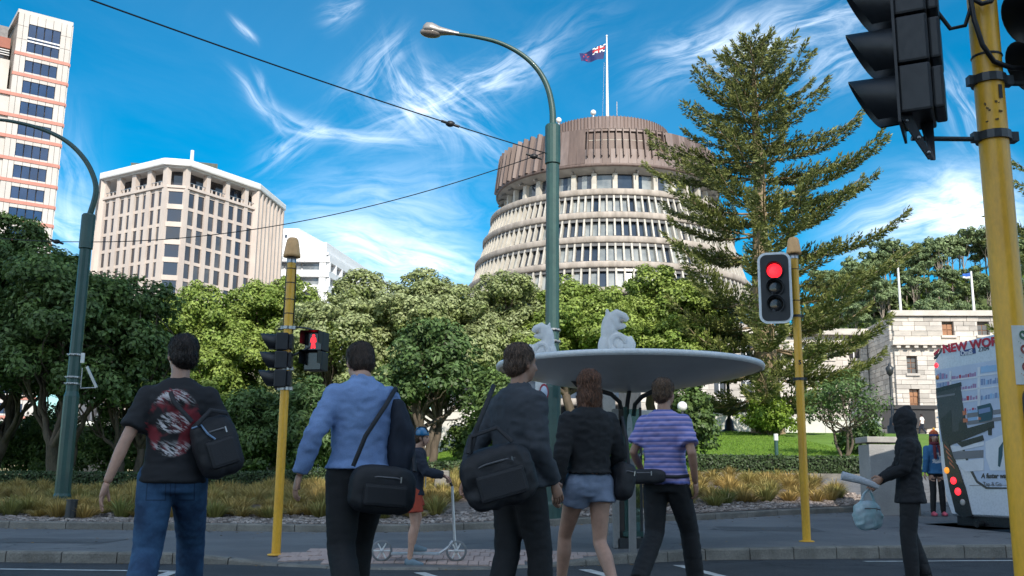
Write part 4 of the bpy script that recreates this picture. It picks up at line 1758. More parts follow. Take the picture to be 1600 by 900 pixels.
for r in range(5):
    zt = wtop - .9 - 3.5 * r
    FW.piece('spandrel', M_WB, white, FW.w / 2, 0, zt - .55, FW.w, 1.4, 1.5)
    FW.piece('cornice', M_WB, white, FW.w / 2, .3, zt - 1.35, FW.w + .4, 1.2, .16)
    nw = 6
    for i in range(nw):
        FW.piece('window', M_WBG, white, FW.w - 1.6 - (i + .5) * 2.55 * 1.6, -.35, zt - 2.4, 2.55 * 1.6 - .35, .2, 2.1)
    FW.piece('column', M_WB, white, FW.w - .75, .05, zt - 2.4, 1.5, 1.3, 2.3)
FS = Face(pR, R(10), 60)
for r in range(5):
    zt = wtop - .9 - 3.5 * r
    FS.piece('spandrel', M_WB, white, 30, 0, zt - .55, 60, 1.4, 1.5)
    for i in range(14):
        FS.piece('window', M_WBG, white, 2.8 + i * 4.1, -.3, zt - 2.4, 3.4, .2, 2.1)
        FS.piece('column', M_WB, white, .6 + i * 4.1, .15, zt - 2.4, .5, 1.3, 2.3)

# ---------------------------------------------------------------- pink and cream tower at the left edge
M_CREAM = mat('cream_stone_tile', (0.60, 0.56, 0.52), 0.6, col2=(0.52, 0.48, 0.44), scale=.3, fine=.05)
M_PINK = mat('pink_band', (0.58, 0.25, 0.19), 0.6, var=.08, scale=.5)
M_REDSP = mat('terracotta_spandrel', (0.36, 0.13, 0.09), 0.6, var=.1, scale=.5)
PY_ = 130.0
c0 = at(113, 38, PY_)
azp = R(54)
pink = thing('office_tower', (c0.x, PY_, 2), 'cream tower with pink bands and blue windows at the left edge of the picture', 'building')
wq = solve_t((c0.x, PY_), azp + math.pi, 29, c0.z - 1)
left_c = go((c0.x, PY_), azp + math.pi, wq)       # left end of the projecting bay
FP = Face(left_c, azp, wq)
zc0 = c0.z
JT = mat('stone_joint', (0.30, 0.27, 0.24), .9)
mb = MB()
bpoly = [left_c, (c0.x, PY_), go((c0.x, PY_), azp - math.pi / 2, 22), go(left_c, azp - math.pi / 2, 22)]
mb.prism(inset(bpoly, .30), 1, zc0 - .25)
mb.build('core', JT, pink)
RP = 3.45


def zline(ypx):
    return at(113 - (ypx - 38) * .124 - 14, ypx, PY_ - 1.0).z


bands = [97, 128, 160, 192, 224, 257, 290, 322, 351]
bz = [zline(b) for b in bands]
while bz[-1] > 6:
    bz.append(bz[-1] - (bz[-2] - bz[-1]))
edges = [zc0] + bz
for i in range(len(edges) - 1):
    zt, zb = edges[i], edges[i + 1]
    tall = i == 0
    FP.piece('band', M_PINK, pink, FP.w / 2, .03, zb, FP.w + .1, .5, .45)
    h = zt - zb - .45
    wl, wr_ = FP.w * .20, FP.w * .80
    wb, wtp = zb + .5, zt - (1.6 if tall else .75)
    # cladding panels around the window
    for (s0, s1, z0, z1) in ((0, wl / 2, zb + .22, zt - .22), (wl / 2, wl, zb + .22, zt - .22), (wr_, (wr_ + FP.w) / 2, zb + .22, zt - .22), ((wr_ + FP.w) / 2, FP.w, zb + .22, zt - .22)):
        nz_ = 3 if tall else 1
        for q in range(nz_):
            za, zb2 = z0 + (z1 - z0) * q / nz_, z0 + (z1 - z0) * (q + 1) / nz_
            FP.piece('stone_panel', M_CREAM, pink, (s0 + s1) / 2, 0, (za + zb2) / 2, s1 - s0 - .05, .4, zb2 - za - .05)
    for k in range(4):
        sw = (wr_ - wl) / 4
        if wtp < zt - .3:
            FP.piece('stone_panel', M_CREAM, pink, wl + (k + .5) * sw, 0, (wtp + zt - .22) / 2, sw - .05, .4, zt - .22 - wtp - .03)
        FP.piece('stone_panel', M_CREAM, pink, wl + (k + .5) * sw, 0, (zb + .22 + wb) / 2, sw - .05, .4, wb - zb - .26)
        FP.piece('window', M_BLUEGLASS, pink, wl + (k + .5) * sw, -.02, (wb + wtp) / 2, sw - .14, .2, wtp - wb)
    if tall:
        for q in (.38, .5):
            FP.piece('window_bar', M_WB, pink, FP.w / 2, .06, wb + (wtp - wb) * q, wr_ - wl, .3, .2)
# right return wall (faces away from the picture edge)
F2 = Face((c0.x, PY_), azp - math.pi / 2, 22)
for i in range(len(edges) - 1):
    zt, zb = edges[i], edges[i + 1]
    F2.piece('band', M_PINK, pink, 11, .03, zb, 22, .5, .45)
    F2.piece('stone_panel', M_CREAM, pink, 11, 0, (zt + zb) / 2, 22, .4, zt - zb - .5)
mb = MB()
mb.prism(inset(bpoly, -.12), zc0 - .25, zc0 + .25)
mb.build('roof', M_CREAM, pink)
# recessed wing with red spandrels further left, and lower curved wing
lw = go(left_c, azp + math.pi, 14)
lw2 = go(lw, azp - math.pi / 2, 5)
rw2 = go(left_c, azp - math.pi / 2, 3.0)
FL = Face(lw2, azp, 14)
mb = MB()
mb.prism([lw2, go(lw2, azp, 14), go(go(lw2, azp, 14), azp - math.pi / 2, 14), go(lw2, azp - math.pi / 2, 14)], 1, zc0 - 2.6)
mb.build('wing_core', M_TGLASS, pink)
for i in range(11):
    zt = zc0 - 3.1 - i * RP
    FL.piece('spandrel', M_REDSP, pink, 7, .1, zt, 14, .5, 1.5)
    for k in range(3):
        FL.piece('window_bar', M_WB, pink, 13.2, .15, zt - 1.0 - k * .35, 1.6, .2, .1)
    FL.piece('column', M_REDSP, pink, 9.5, .15, zt - 1.2, .5, .6, RP)
piece_ = FL.piece('stone_panel', M_CREAM, pink, 13.4, .9, zc0 / 2 - 3, 1.2, 1.4, zc0 - 6)
mb = MB()
mb.prism([lw2, go(lw2, azp, 13.6), go(go(lw2, azp, 13.6), azp - math.pi / 2, 14), go(lw2, azp - math.pi / 2, 14)], zc0 - 2.6, zc0 - .6)
mb.build('wing_roof', mat('grey_roof', (0.28, 0.27, 0.27), .7), pink)
# lower front wing (cream with pink bands) left of the bay
zlw = zline(140)
FQ = Face(go(left_c, azp + math.pi, 12), azp, 12)
mb = MB()
mb.prism([FQ.p, left_c, go(left_c, azp - math.pi / 2, 4.5), go(FQ.p, azp - math.pi / 2, 4.5)], 1, bz[2] + .6)
mb.build('wing_core', M_CREAM, pink)
for i in range(2, 12):
    if i >= len(bz):
        break
    FQ.piece('band', M_PINK, pink, 6, .05, bz[i], 12, .5, .45)
    FQ.piece('window', M_BLUEGLASS, pink, 7.8, .02, bz[i] - 1.5, 5.6, .3, 1.9)

# ---------------------------------------------------------------- marble parliament building on the right
M_STONE = mat('pale_marble_block', (0.62, 0.56, 0.49), 0.8, col2=(0.45, 0.41, 0.37), scale=.35, stretch=(.6, .6, 1.6), fine=.15, fscale=2, isl=.22, bump=.3, bscale=4)
M_SASH = mat('brown_window_sash', (0.30, 0.14, 0.07), .6)
M_OWIN = mat('orange_blind_glass', (0.42, 0.19, 0.08), .25, var=.2, scale=1.2, spec=.8)
SY = 92.0
s0 = at(1392, 487, SY)
s_top = s0.z
stone = thing('stone_building', (s0.x, SY, 3), 'pale marble-block government building with small brown windows behind the bus', 'building')
s1x = at(1700, 487, SY).x
wS = s1x - s0.x
azs = R(90 + 3)
mb = MB()
spoly = [(s0.x, SY), go((s0.x, SY), azs, wS), go(go((s0.x, SY), azs, wS), azs - math.pi / 2, 25), go((s0.x, SY), azs - math.pi / 2, 25)]
mb.prism(inset(spoly, .35), 1, s_top - .3)
# long wing running left behind the conifer, set back
WLy = SY + 7
wl0 = at(1000, 560, WLy).x
z_wing = at(1300, 520, WLy).z
mb.prism([(wl0, WLy + .35), (s0.x + 1, WLy + .35), (s0.x + 1, WLy + 20), (wl0, WLy + 20)], 1, z_wing)
mb.build('core', JT, stone)


def ashlar(F, z0, z1, holes, seed, course=.42, blk=1.3, name='stone_block'):
    """courses of separate blocks, leaving the window holes open"""
    r_ = random.Random(seed)
    mb_ = MB()
    z = z0
    row = 0
    while z < z1 - .05:
        h = min(course * r_.choice((1, 1, 1.15)), z1 - z)
        s = -r_.uniform(0, blk)
        while s < F.w:
            L = blk * r_.uniform(.6, 1.3)
            a, b = max(0, s), min(F.w, s + L)
            segs = [(a, b)]
            for (hs0, hs1, hz0, hz1) in holes:
                if z + h > hz0 and z < hz1:
                    ns = []
                    for (p, q) in segs:
                        if q <= hs0 or p >= hs1:
                            ns.append((p, q))
                        else:
                            if p < hs0:
                                ns.append((p, hs0))
                            if q > hs1:
                                ns.append((hs1, q))
                    segs = ns
            for (p, q) in segs:
                if q - p > .08:
                    F.box(mb_, (p + q) / 2, r_.uniform(-.03, .03), z + h / 2, q - p - .03, .5, h - .03)
            s += L
        z += h
        row += 1
    o = mb_.build(name, M_STONE, stone)
    o['kind'] = 'stuff'
    return o


FSn = Face((s0.x, SY), azs, wS)


def sfor(px, z):
    return solve_t((s0.x, SY), azs, px, z)


holes = []
wins = []
for (px, py, wpx, hpx, orange) in ((1480, 516, 18, 19, 1), (1535, 517, 18, 17, 0), (1590, 518, 18, 17, 0), (1424, 571, 16, 26, 0), (1428, 626, 15, 34, 1), (1484, 571, 16, 26, 0), (1484, 626, 15, 34, 0), (1540, 571, 16, 26, 0)):
    zc = at(px, py, SY).z
    s = sfor(px, zc)
    w = wpx * SY / 1555
    h = hpx * SY / 1555
    holes.append((s - w / 2, s + w / 2, zc - h / 2, zc + h / 2))
    wins.append((s, zc, w, h, orange))
z_cor = at(1430, 537, SY).z
ashlar(FSn, 3.2, z_cor - .25, holes, 1)
ashlar(FSn, z_cor + .25, s_top - .5, holes, 2)
FSn.piece('cornice', M_STONE, stone, wS / 2, .3, z_cor, wS + .5, 1.0, .45)
for i in range(int(wS / .8)):
    FSn.piece('dentil', M_STONE, stone, i * .8 + .3, .5, z_cor - .35, .35, .4, .25)
FSn.piece('parapet', M_STONE, stone, wS / 2, .1, s_top - .2, wS + .4, .9, .5)
for (s, zc, w, h, orange) in wins:
    fr = FSn.piece('window', M_SASH, stone, s, -.22, zc, w, .12, h)
    m = M_OWIN if orange else M_HEADPANE
    nr = 3 if h > 1.3 else 2
    for a in range(2):
        for b in range(nr):
            FSn.piece('pane', m, stone, s + (a - .5) * w * .48, -.14, zc + (b - (nr - 1) / 2) * h / nr, w * .4, .06, h / nr * .84)
    FSn.piece('sill', M_STONE, stone, s, .18, zc - h / 2 - .12, w + .3, .5, .22)
# left return of the projecting block
FSl = Face(go((s0.x, SY), azs - math.pi / 2, 7.4), azs + math.pi / 2, 7.4)
ashlar(FSl, 3.2, s_top - .5, [], 3)
# recessed wing
FWg = Face((wl0, WLy), R(90), s0.x - wl0)
hol, wn_ = [], []
k = 0
for px in range(1040, 1392, 42):
    for py, hp in ((548, 26), (600, 32)):
        zc = at(px, py, WLy).z
        s = at(px, py, WLy).x - wl0
        w, h = 18 * WLy / 1555, hp * WLy / 1555
        hol.append((s - w / 2, s + w / 2, zc - h / 2, zc + h / 2))
        wn_.append((s, zc, w, h))
ashlar(FWg, 3.2, z_wing, hol, 4, course=.6, blk=1.8)
for (s, zc, w, h) in wn_:
    FWg.piece('window', M_TGLASS, stone, s, -.2, zc, w, .12, h)
    FWg.piece('glazing_bar', M_WB, stone, s, -.1, zc, .1, .1, h)
    FWg.piece('glazing_bar', M_WB, stone, s, -.1, zc + h * .15, w, .1, .1)
    FWg.piece('sill', M_STONE, stone, s, .15, zc - h / 2 - .12, w + .3, .5, .22)
FWg.piece('cornice', M_STONE, stone, FWg.w / 2, .3, z_wing, FWg.w, 1.2, .6)
# dark awning over the ground-floor entrance
pa = at(1405, 655, SY - 1)
mb = MB()
mb.box((pa.x, SY - 1.2, pa.z), (5.5, 2.2, 1.7))
mb.box((pa.x, SY - 1.2, pa.z + 1.0), (6, 2.5, .35))
mb.build('entrance_canopy', mat('dark_canopy', (0.03, 0.028, 0.03), .6), stone)

for (px, ytop, ybot, lab) in ((1403, 418, 488, 'plain white flagpole on the roof edge of the marble building'), (1517, 424, 488, 'white flagpole with a small blue flag on the roof of the marble building')):
    p = at(px, ytop, SY + 6)
    t = thing('flagpole', (p.x, SY + 6, s_top - .5), lab, 'flagpole')
    mb = MB()
    mb.tube([(p.x, SY + 6, s_top - .5), (p.x, SY + 6, p.z)], [.16, .1], 8)
    mb.build('pole', M_WHITE, t)
yf = SY + 5.9
flag(at(1516, 426, yf), at(1516, 435, yf), at(1503, 428, yf), at(1504, 434, yf), 'small blue and white flag on the marble building, right of the conifer', [mat('flag_bright_blue', (0.02, 0.12, 0.5), .7), M_WHITE], lambda s, t: 1 if t > .7 else 0, 2.0)

# ---------------------------------------------------------------- white boundary wall and low buildings behind the trees
M_WWALL = mat('pale_rendered_wall', (0.72, 0.70, 0.66), 0.8, var=.08, scale=.8, fine=.06)
for (pa_, pb_, ytp, Y, lab) in ((440, 830, 640, 56, 'long white rendered wall seen under the crowns of the broad trees'), (1098, 1192, 648, 56, 'white rendered wall between the globe lamp and the conifer trunk'), (1200, 1375, 655, 60, 'white rendered wall behind the small open tree')):
    a, b = at(pa_, ytp, Y), at(pb_, ytp, Y)
    zb = gz(a.x, Y) - .3
    w_ = thing('garden_wall', ((a.x + b.x) / 2, Y, zb), lab, 'wall')
    L = b.x - a.x
    nseg = max(2, int(L / 3))
    for i in range(nseg):
        piece('wall_panel', M_WWALL, w_, (a.x + L * (i + .5) / nseg, Y, (a.z + zb) / 2), (L / nseg - .02, .4, a.z - zb))
    piece('coping', M_WWALL, w_, ((a.x + b.x) / 2, Y, a.z + .06), (L + .1, .5, .14))
# raised terrace slab above the wall by the conifer
a, b = at(1075, 628, 68), at(1200, 628, 68)
tr = thing('terrace', ((a.x + b.x) / 2, 68, 3), 'raised concrete terrace with a shadowed underside left of the conifer trunk', 'terrace')
piece('slab', M_WWALL, tr, ((a.x + b.x) / 2, 70, a.z), (b.x - a.x, 4, .5))
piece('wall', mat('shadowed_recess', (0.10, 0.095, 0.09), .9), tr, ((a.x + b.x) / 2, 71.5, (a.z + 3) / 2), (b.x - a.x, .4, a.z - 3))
piece('column', M_WWALL, tr, (b.x - .6, 68.4, (a.z + 3) / 2), (.5, .5, a.z - 3))
piece('column', M_WWALL, tr, (a.x + .6, 68.4, (a.z + 3) / 2), (.5, .5, a.z - 3))

# cafe with orange and cream walls behind the dark trees
M_ORW = mat('orange_wall', (0.62, 0.27, 0.15), .8)
M_CRW = mat('cream_wall', (0.72, 0.62, 0.42), .8)
ca = at(150, 700, 58)
cafe = thing('low_building', (ca.x, 58, .9), 'low orange and cream building glimpsed under the dark trees on the left', 'building')
for k, (pa_, pb_, m) in enumerate(((-30, 60, M_CRW), (60, 185, mat('dark_shopfront', (0.05, 0.05, 0.055), .4)), (185, 230, M_CRW), (230, 262, M_ORW), (262, 420, mat('grey_green_wall', (0.14, 0.15, 0.13), .8)))):
    a, b = at(pa_, 690, 58), at(pb_, 690, 58)
    piece('wall', m, cafe, ((a.x + b.x) / 2, 60, 2.2), (b.x - a.x - .02, 3.9, 3.2))
a, b = at(-30, 690, 58), at(420, 690, 58)
piece('roof', M_TROOF, cafe, ((a.x + b.x) / 2, 59.8, 3.95), (b.x - a.x + 1, 5, .25))
a = at(35, 700, 50)
um = thing('market_umbrella', (a.x, 50, 1), 'pale cafe umbrella low at the left, under the dark trees', 'umbrella')
mb = MB()
mb.lathe([(2.0, 0), (2.03, .04), (.05, .85)], 8, (a.x, 50, 2.5), smooth=False)
mb.build('canopy', M_WWALL, um)
mb = MB()
mb.tube([(a.x, 50, .9), (a.x, 50, 3.3)], .04, 6)
mb.build('pole', M_STEEL, um)
a = at(82, 700, 47)
um = thing('market_umbrella', (a.x, 47, 1), 'black cafe umbrella left of the green lamp post', 'umbrella')
mb = MB()
mb.lathe([(1.7, 0), (1.73, .04), (.05, .75)], 8, (a.x, 47, 2.2), smooth=False)
mb.build('canopy', M_BLACK, um)
mb = MB()
mb.tube([(a.x, 47, .9), (a.x, 47, 2.9)], .04, 6)
mb.build('pole', M_STEEL, um)

# ---------------------------------------------------------------- unseen blocks added behind the photographer, sized to shade the crossing
M_BHW = mat('shade_block_wall', (0.62, 0.60, 0.57), 0.8, var=.1, scale=.3)


def shade_block(x0, x1, y1, H, label):
    t = thing('office_block', ((x0 + x1) / 2, y1, 0), label, 'building')
    mb = MB()
    mb.box(((x0 + x1) / 2, y1 - 9, H / 2), (x1 - x0, 18, H))
    mb.build('wall', M_BHW, t)
    mb = MB()
    nfl = int(H / 3.6)
    ncol = int((x1 - x0) / 3.2)
    for r in range(nfl):
        for c in range(ncol):
            mb.box((x0 + (c + .5) * (x1 - x0) / ncol, y1 + .02, 2.2 + r * 3.6), (2.0, .1, 1.8))
    mb.build('window', M_DARKGLASS, t)['kind'] = 'stuff'
    mb = MB()
    mb.box(((x0 + x1) / 2, y1 - 9, H + .2), (x1 - x0 + .6, 18.6, .4))
    mb.build('roof', M_BHW, t)


shade_block(-8, 11.8, -42, 67, 'tall pale office tower behind the photographer, unseen, sized to shade the left trees')
shade_block(12.2, 32, -42, 46.5, 'lower pale office block behind the photographer, unseen, sized to shade the crossing')
# ================================================================== STREET FURNITURE
M_RED = mat('signal_red_lit', (0.5, 0.01, 0.01), .3, emis=(1.0, 0.012, 0.02), estr=1.3, var=0, fine=.0)
M_LENS = mat('signal_lens_off', (0.012, 0.012, 0.014), .15, spec=.8, fine=0)
M_BORDER = mat('signal_board_border', (0.75, 0.78, 0.80), .35, var=.03)
M_GALV = M_STEEL
M_CABLE = mat('black_cable', (0.012, 0.012, 0.014), .5)


def lean_pts(x, y, z0, z1, n=2):
    return [(x, y, z0 + (z1 - z0) * i / (n - 1)) for i in range(n)]


def octo(mb, x, y, z0, z1, r0, r1, n=12):
    mb.lathe([(r0, z0), (r1, z1)], n, (x, y, 0), smooth=False)
    return mb


def street_lamp(px, Y, zb, ztop, label, arm_pts, head, r=(.15, .115, .095)):
    """tapered ribbed steel post; arm_pts are (px,py) of the outreach arm in its own plane"""
    b = at(px, 450, Y)
    X = b.x
    t = thing('street_lamp', (X, Y, zb), label, 'street lamp')
    zc = ztop - .75
    mb = MB()
    mb.lathe([(r[0] + .02, zb - .1), (r[0] + .02, zb + .25), (r[0], zb + .3), (r[0], zb + 2.2), (r[1] + .008, zb + 2.3), (r[1], zc)], 12, (X, Y, 0), smooth=False)
    mb.build('post', M_LAMPG, t)
    mb = MB()
    mb.lathe([(r[1] - .01, zc), (r[1] + .022, zc + .02), (r[1] + .022, ztop - .03), (r[1] - .0, ztop), (.02, ztop + .01)], 16, (X, Y, 0), smooth=False)
    mb.build('collar', M_LAMPG, t)
    if arm_pts:
        pts = [at(a, b_, Y) for a, b_ in arm_pts]
        pts[0] = Vector((X, Y, ztop - .1))
        # smooth curve
        cur = []
        n = len(pts)
        for i in range(n - 1):
            p0, p1, p2, p3 = pts[max(i - 1, 0)], pts[i], pts[i + 1], pts[min(i + 2, n - 1)]
            for k in range(5):
                s = k / 5
                cur.append(0.5 * ((2 * p1) + (p2 - p0) * s + (2 * p0 - 5 * p1 + 4 * p2 - p3) * s * s + (3 * p1 - p0 - 3 * p2 + p3) * s ** 3))
        cur.append(pts[-1])
        mb = MB()
        mb.tube(cur, [.062 - .03 * i / len(cur) for i in range(len(cur))], 10)
        mb.build('arm', M_LAMPG, t)
        if head:
            e = cur[-1]
            d = (cur[-1] - cur[-3]).normalized()
            T = Matrix.Translation(e) @ d.to_track_quat('X', 'Z').to_matrix().to_4x4()
            mb = MB(T)
            L = head
            prof = [(-.06, .045, .0), (0, .05, 0), (L * .25, .075, .0), (L * .5, .11, -.01), (L * .72, .155, .0), (L * .88, .15, .0), (L * .97, .09, 0), (L, .02, 0)]
            vs, fs = [], []
            n = 14
            for (s, rr, dz_) in prof:
                for k in range(n):
                    a = 2 * math.pi * k / n
                    zz2 = rr * math.sin(a)
                    vs.append((s, rr * math.cos(a) * 1.0, (zz2 if zz2 > 0 else zz2 * .45) + dz_))
            for i in range(len(prof) - 1):
                for k in range(n):
                    fs.append((i * n + k, i * n + (k + 1) % n, (i + 1) * n + (k + 1) % n, (i + 1) * n + k))
            mb.add(vs, fs, True)
            hd = mb.build('lamp_head', mat('lamp_head_grey', (0.36, 0.34, 0.32), .4, metal=.3, var=.1), t)
            mb = MB(T)
            mb.ball((L * .74, 0, -.045), (.2, .125, .085), 16, 10)
            mb.build('lens', mat('lamp_bowl', (0.25, 0.21, 0.18), .15, spec=.8, var=.1), hd)
    return t, X


lampC, XC = street_lamp(863, 17.0, .33, at(863, 195, 17).z, 'tall green street lamp post in the centre with a long arm curving left',
                        [(865, 195), (863, 170), (855, 135), (838, 106), (812, 83), (778, 66), (740, 57), (712, 53)], .62)
# the arm's head points up and left out of the picture plane a little; the second lamp's arm leaves the picture
lampL, XL = street_lamp(106 + 22, 20.0, .33, at(148, 335, 20).z, 'green street lamp post on the left, its arm curving out of the picture',
                        [(149, 335), (150, 300), (143, 268), (125, 240), (98, 217), (60, 200), (20, 190), (-12, 186)], .6)
for t_, X_, Y_, zs in ((lampC, XC, 17.0, (516, 534)), (lampL, XL, 20.0, (555, 590, 600))):
    for yp in zs:
        z = at(863 if t_ is lampC else 128, yp, Y_).z
        mb = MB()
        mb.lathe([(.145, -.02), (.15, -.01), (.15, .01), (.145, .02)], 12, (X_, Y_, z), smooth=False)
        for k in range(6):
            mb.box((X_ - .1 + .04 * k, Y_ - .145, z + .004 * (-1) ** k), (.025, .02, .018))
        mb.build('strap', M_STEEL, t_)
# bracket and plate on the left lamp
z1, z2 = at(140, 575, 20).z, at(140, 607, 20).z
mb = MB()
mb.tube([(XL + .16, 20, z1), (XL + .16, 20, z2)], .015, 6)
mb.tube([(XL + .16, 20, z2), (XL + .50, 20, z2 + .02)], .015, 6)
mb.box((XL + .38, 19.97, (z1 + z2) / 2 + .02), (.05, .03, .48), ry=-.5)
mb.build('bracket', M_STEEL, lampL)
mb = MB()
mb.box((XL + .17, 19.95, at(150, 560, 20).z), (.07, .03, .2))
mb.build('plate', M_WHITE, lampL)
mb = MB()
mb.box((XC + .05, 16.86, at(870, 612, 17).z), (.10, .012, .22))
mb.build('plate', M_LAMPG, lampC)

# dark bollard leaning beside the left lamp
p = at(106, 838, 16.6)
bo = thing('bollard', (p.x, 16.6, gz(p.x, 16.6)), 'black metal bollard in the kerbside bed at the foot of the left lamp post', 'bollard')
mb = MB()
mb.tube([(p.x, 16.6, gz(p.x, 16.5) - .1), (p.x + .02, 16.6, p.z + .56)], .085, 14)
mb.build('post', M_DSTEEL, bo)
mb = MB()
mb.tube([(p.x + .02, 16.6, p.z + .56), (p.x + .02, 16.6, p.z + .585)], .095, 14)
mb.build('cap', M_DSTEEL, bo)

# overhead wires
def wire(name, label, pts, r, nodes=()):
    t = thing(name, tuple(pts[0]), label, 'wire')
    mb = MB()
    mb.tube(pts, r, 5)
    mb.build('cable', M_CABLE, t)
    for p in nodes:
        mb = MB()
        mb.ball(p, (.075, .05, .05), 8, 6)
        mb.tube([(p[0] - .14, p[1], p[2] + .045), (p[0] + .14, p[1], p[2] - .045)], .022, 6)
        mb.build('insulator', M_CABLE, t)
    return t


def span(a, b, sag, n=24):
    a, b = Vector(a), Vector(b)
    return [a.lerp(b, i / n) - Vector((0, 0, sag * 4 * (i / n) * (1 - i / n))) for i in range(n + 1)]


w1a, w1b = at(60, -30, 9.0), at(858, 240, 17.0)
pts1 = span(w1a, (XC - .1, 17, w1b.z), .06, 30)
def near_px(pts, px):
    return min(pts, key=lambda q: abs(proj(q)[0] - px))
wire('overhead_wire', 'black overhead wire running from the top left down to the central lamp post', pts1, .010, [tuple(near_px(pts1, 705))])
zR = at(862, 237, 17).z
zL = at(143, 378, 20).z
pts2 = span((XC - .1, 17, zR), (XL + .1, 20, zL), .42, 40)
wire('overhead_wire', 'thin black wire sagging between the two green lamp posts', pts2, .009, [tuple(near_px(pts2, 832))])
e = at(-60, 365, 20.6)
pts3 = span((XL - .1, 20, zL), tuple(e), .05, 10)
wire('overhead_wire', 'short black wire leaving the left lamp post for the edge of the picture', pts3, .009, [tuple(near_px(pts3, 82))])


# ---------------------------------------------------------------- traffic signals
def frame(loc, az, lean=0.0, tilt=0.0):
    """local -Y is the direction the signal faces; az = compass of that direction from -Y"""
    return Matrix.Translation(loc) @ Matrix.Rotation(az, 4, 'Z') @ Matrix.Rotation(lean, 4, 'Y') @ Matrix.Rotation(tilt, 4, 'X')


def visor(mb, x, z, r, L, a0=-1.0, bot=.35):
    """open hood: full at the top, cut back towards the bottom"""
    n = 20
    vs = []
    for k in range(n + 1):
        a = -math.pi * .5 - a0 * 0 + (2 * math.pi) * k / n - math.pi * .0
        a = math.radians(-58) + math.radians(296) * k / n
        ln = L * (bot + (1 - bot) * (.5 + .5 * math.sin(a)) ** .75)
        for rr, yy_ in ((r, 0), (r * 1.04, -ln), (r * 1.04 - .006, -ln), (r - .006, 0)):
            vs.append((x + rr * math.cos(a), yy_, z + rr * math.sin(a)))
    fs = []
    for k in range(n):
        for j in range(3):
            a = k * 4 + j
            fs.append((a, a + 4, a + 5, a + 1))
    mb.add(vs, fs, True)


def head3(pole, T, lit, r=.1, pitch=.235, L=.2, board=None, name='signal_head'):
    """three-aspect head as a part with sub-parts"""
    w = r * 2 + .08
    mb = MB(T)
    for i in range(3):
        z = pitch * (1 - i)
        mb.box((0, .07, z), (w, .14, pitch - .012))
        mb.box((0, .165, z + .0), (w * .78, .05, pitch * .84))
    hd = mb.build(name, M_BLACK, pole, bevel=.012)
    if board:
        bw, bh = board
        for (k, m, gw, yo) in ((0, M_BORDER, 0, .0), (1, M_BLACK, .035, -.012)):
            mb = MB(T)
            rr = .12 - gw
            hw, hh = bw / 2 - gw, bh / 2 - gw
            poly = []
            for cx_, cz_, a0_ in ((hw - rr, hh - rr, 0), (-hw + rr, hh - rr, 90), (-hw + rr, -hh + rr, 180), (hw - rr, -hh + rr, 270)):
                for q in range(6):
                    a = R(a0_ + 18 * q)
                    poly.append((cx_ + rr * math.cos(a), cz_ + rr * math.sin(a)))
            vs = [(x, yo - .002, z) for x, z in poly] + [(x, yo + .010, z) for x, z in poly]
            n = len(poly)
            fs = [tuple(range(n)), tuple(range(2 * n - 1, n - 1, -1))] + [(i, n + i, n + (i + 1) % n, (i + 1) % n) for i in range(n)]
            mb.add(vs, fs)
            mb.build('backboard' if k else 'board_border', m, hd)
    for i in range(3):
        z = pitch * (1 - i)
        mb = MB(T)
        mb.lathe([(.001, -.012), (r * .6, -.010), (r * .93, -.002), (r, .004)], 20, (0, -.015, z), axis='Y')
        mb.build('lens', M_RED if lit == i else M_LENS, hd)
        mb = MB(T)
        visor(mb, 0, z, r + .012, L)
        mb.build('visor', M_BLACK, hd)
    return hd


def clamp_ring(mb, x, y, z, r, h=.035):
    mb.lathe([(r, -h / 2), (r + .012, -h / 2), (r + .012, h / 2), (r, h / 2)], 16, (x, y, z), smooth=False)
    mb.box((x + r + .015, y, z), (.05, .05, h * 1.1))
    mb.box((x - r - .012, y, z), (.04, .04, h * 1.1))


def pole(px, Y, zb, zt, r, label, cap=True):
    X = at(px, 700, Y).x
    t = thing('traffic_signal', (X, Y, zb), label, 'traffic light')
    mb = MB()
    mb.tube([(X, Y, zb - .1), (X, Y, zt)], r, 20)
    mb.build('pole', M_YELLOW, t)
    mb = MB()
    mb.lathe([(r + .045, zb - .0), (r + .045, zb + .012), (r + .005, zb + .02)], 16, (X, Y, 0))
    mb.build('base_plate', M_YELLOW, t)
    if cap:
        mb = MB()
        mb.lathe([(r + .004, zt - .07), (r + .006, zt + .005), (r * .9, zt + .01)], 20, (X, Y, 0))
        mb.build('collar', M_STEEL, t)
        mb = MB()
        mb.lathe([(r + .012, zt), (r + .05, zt + .002), (r + .048, zt + .03), (r + .018, zt + .21), (r - .002, zt + .235), (.005, zt + .24)], 24, (X, Y, 0))
        mb.build('cap', M_ORCAP, t)
    return t, X


# left signal
YL = 11.55
zt = at(450, 402, YL).z
zbL = pz(at(432, 878, YL).x, YL)
sigL, X = pole(440, YL, zbL, zt, .051, 'yellow signal post at the left of the crossing, carrying a lit red standing-figure signal')
for yp in (512, 576, 607):
    mb = MB()
    clamp_ring(mb, X, YL, at(438, yp, YL).z, .052)
    mb.build('clamp', M_STEEL, sigL)
for yp in (420, 442, 468, 490, 536, 560, 590):
    mb = MB()
    z = at(438, yp, YL).z
    mb.lathe([(.0525, -.006), (.055, 0), (.0525, .006)], 16, (X, YL, z))
    mb.build('cable_tie', M_CABLE, sigL)
for s in (-1, 1):
    mb = MB()
    mb.tube([(X + s * .052, YL + .01, zt - .1), (X + s * .056, YL + .01, at(438, 430, YL).z), (X + s * .060, YL + .01, at(438, 470, YL).z), (X + s * .055, YL + .01, at(438, 520, YL).z)], .008, 6)
    mb.build('cable', M_CABLE, sigL)
zc = at(425, 563, YL).z
T = frame((X - .125, YL + .02, zc), R(-84))
head3(sigL, T, None, r=.085, pitch=.215, L=.19)
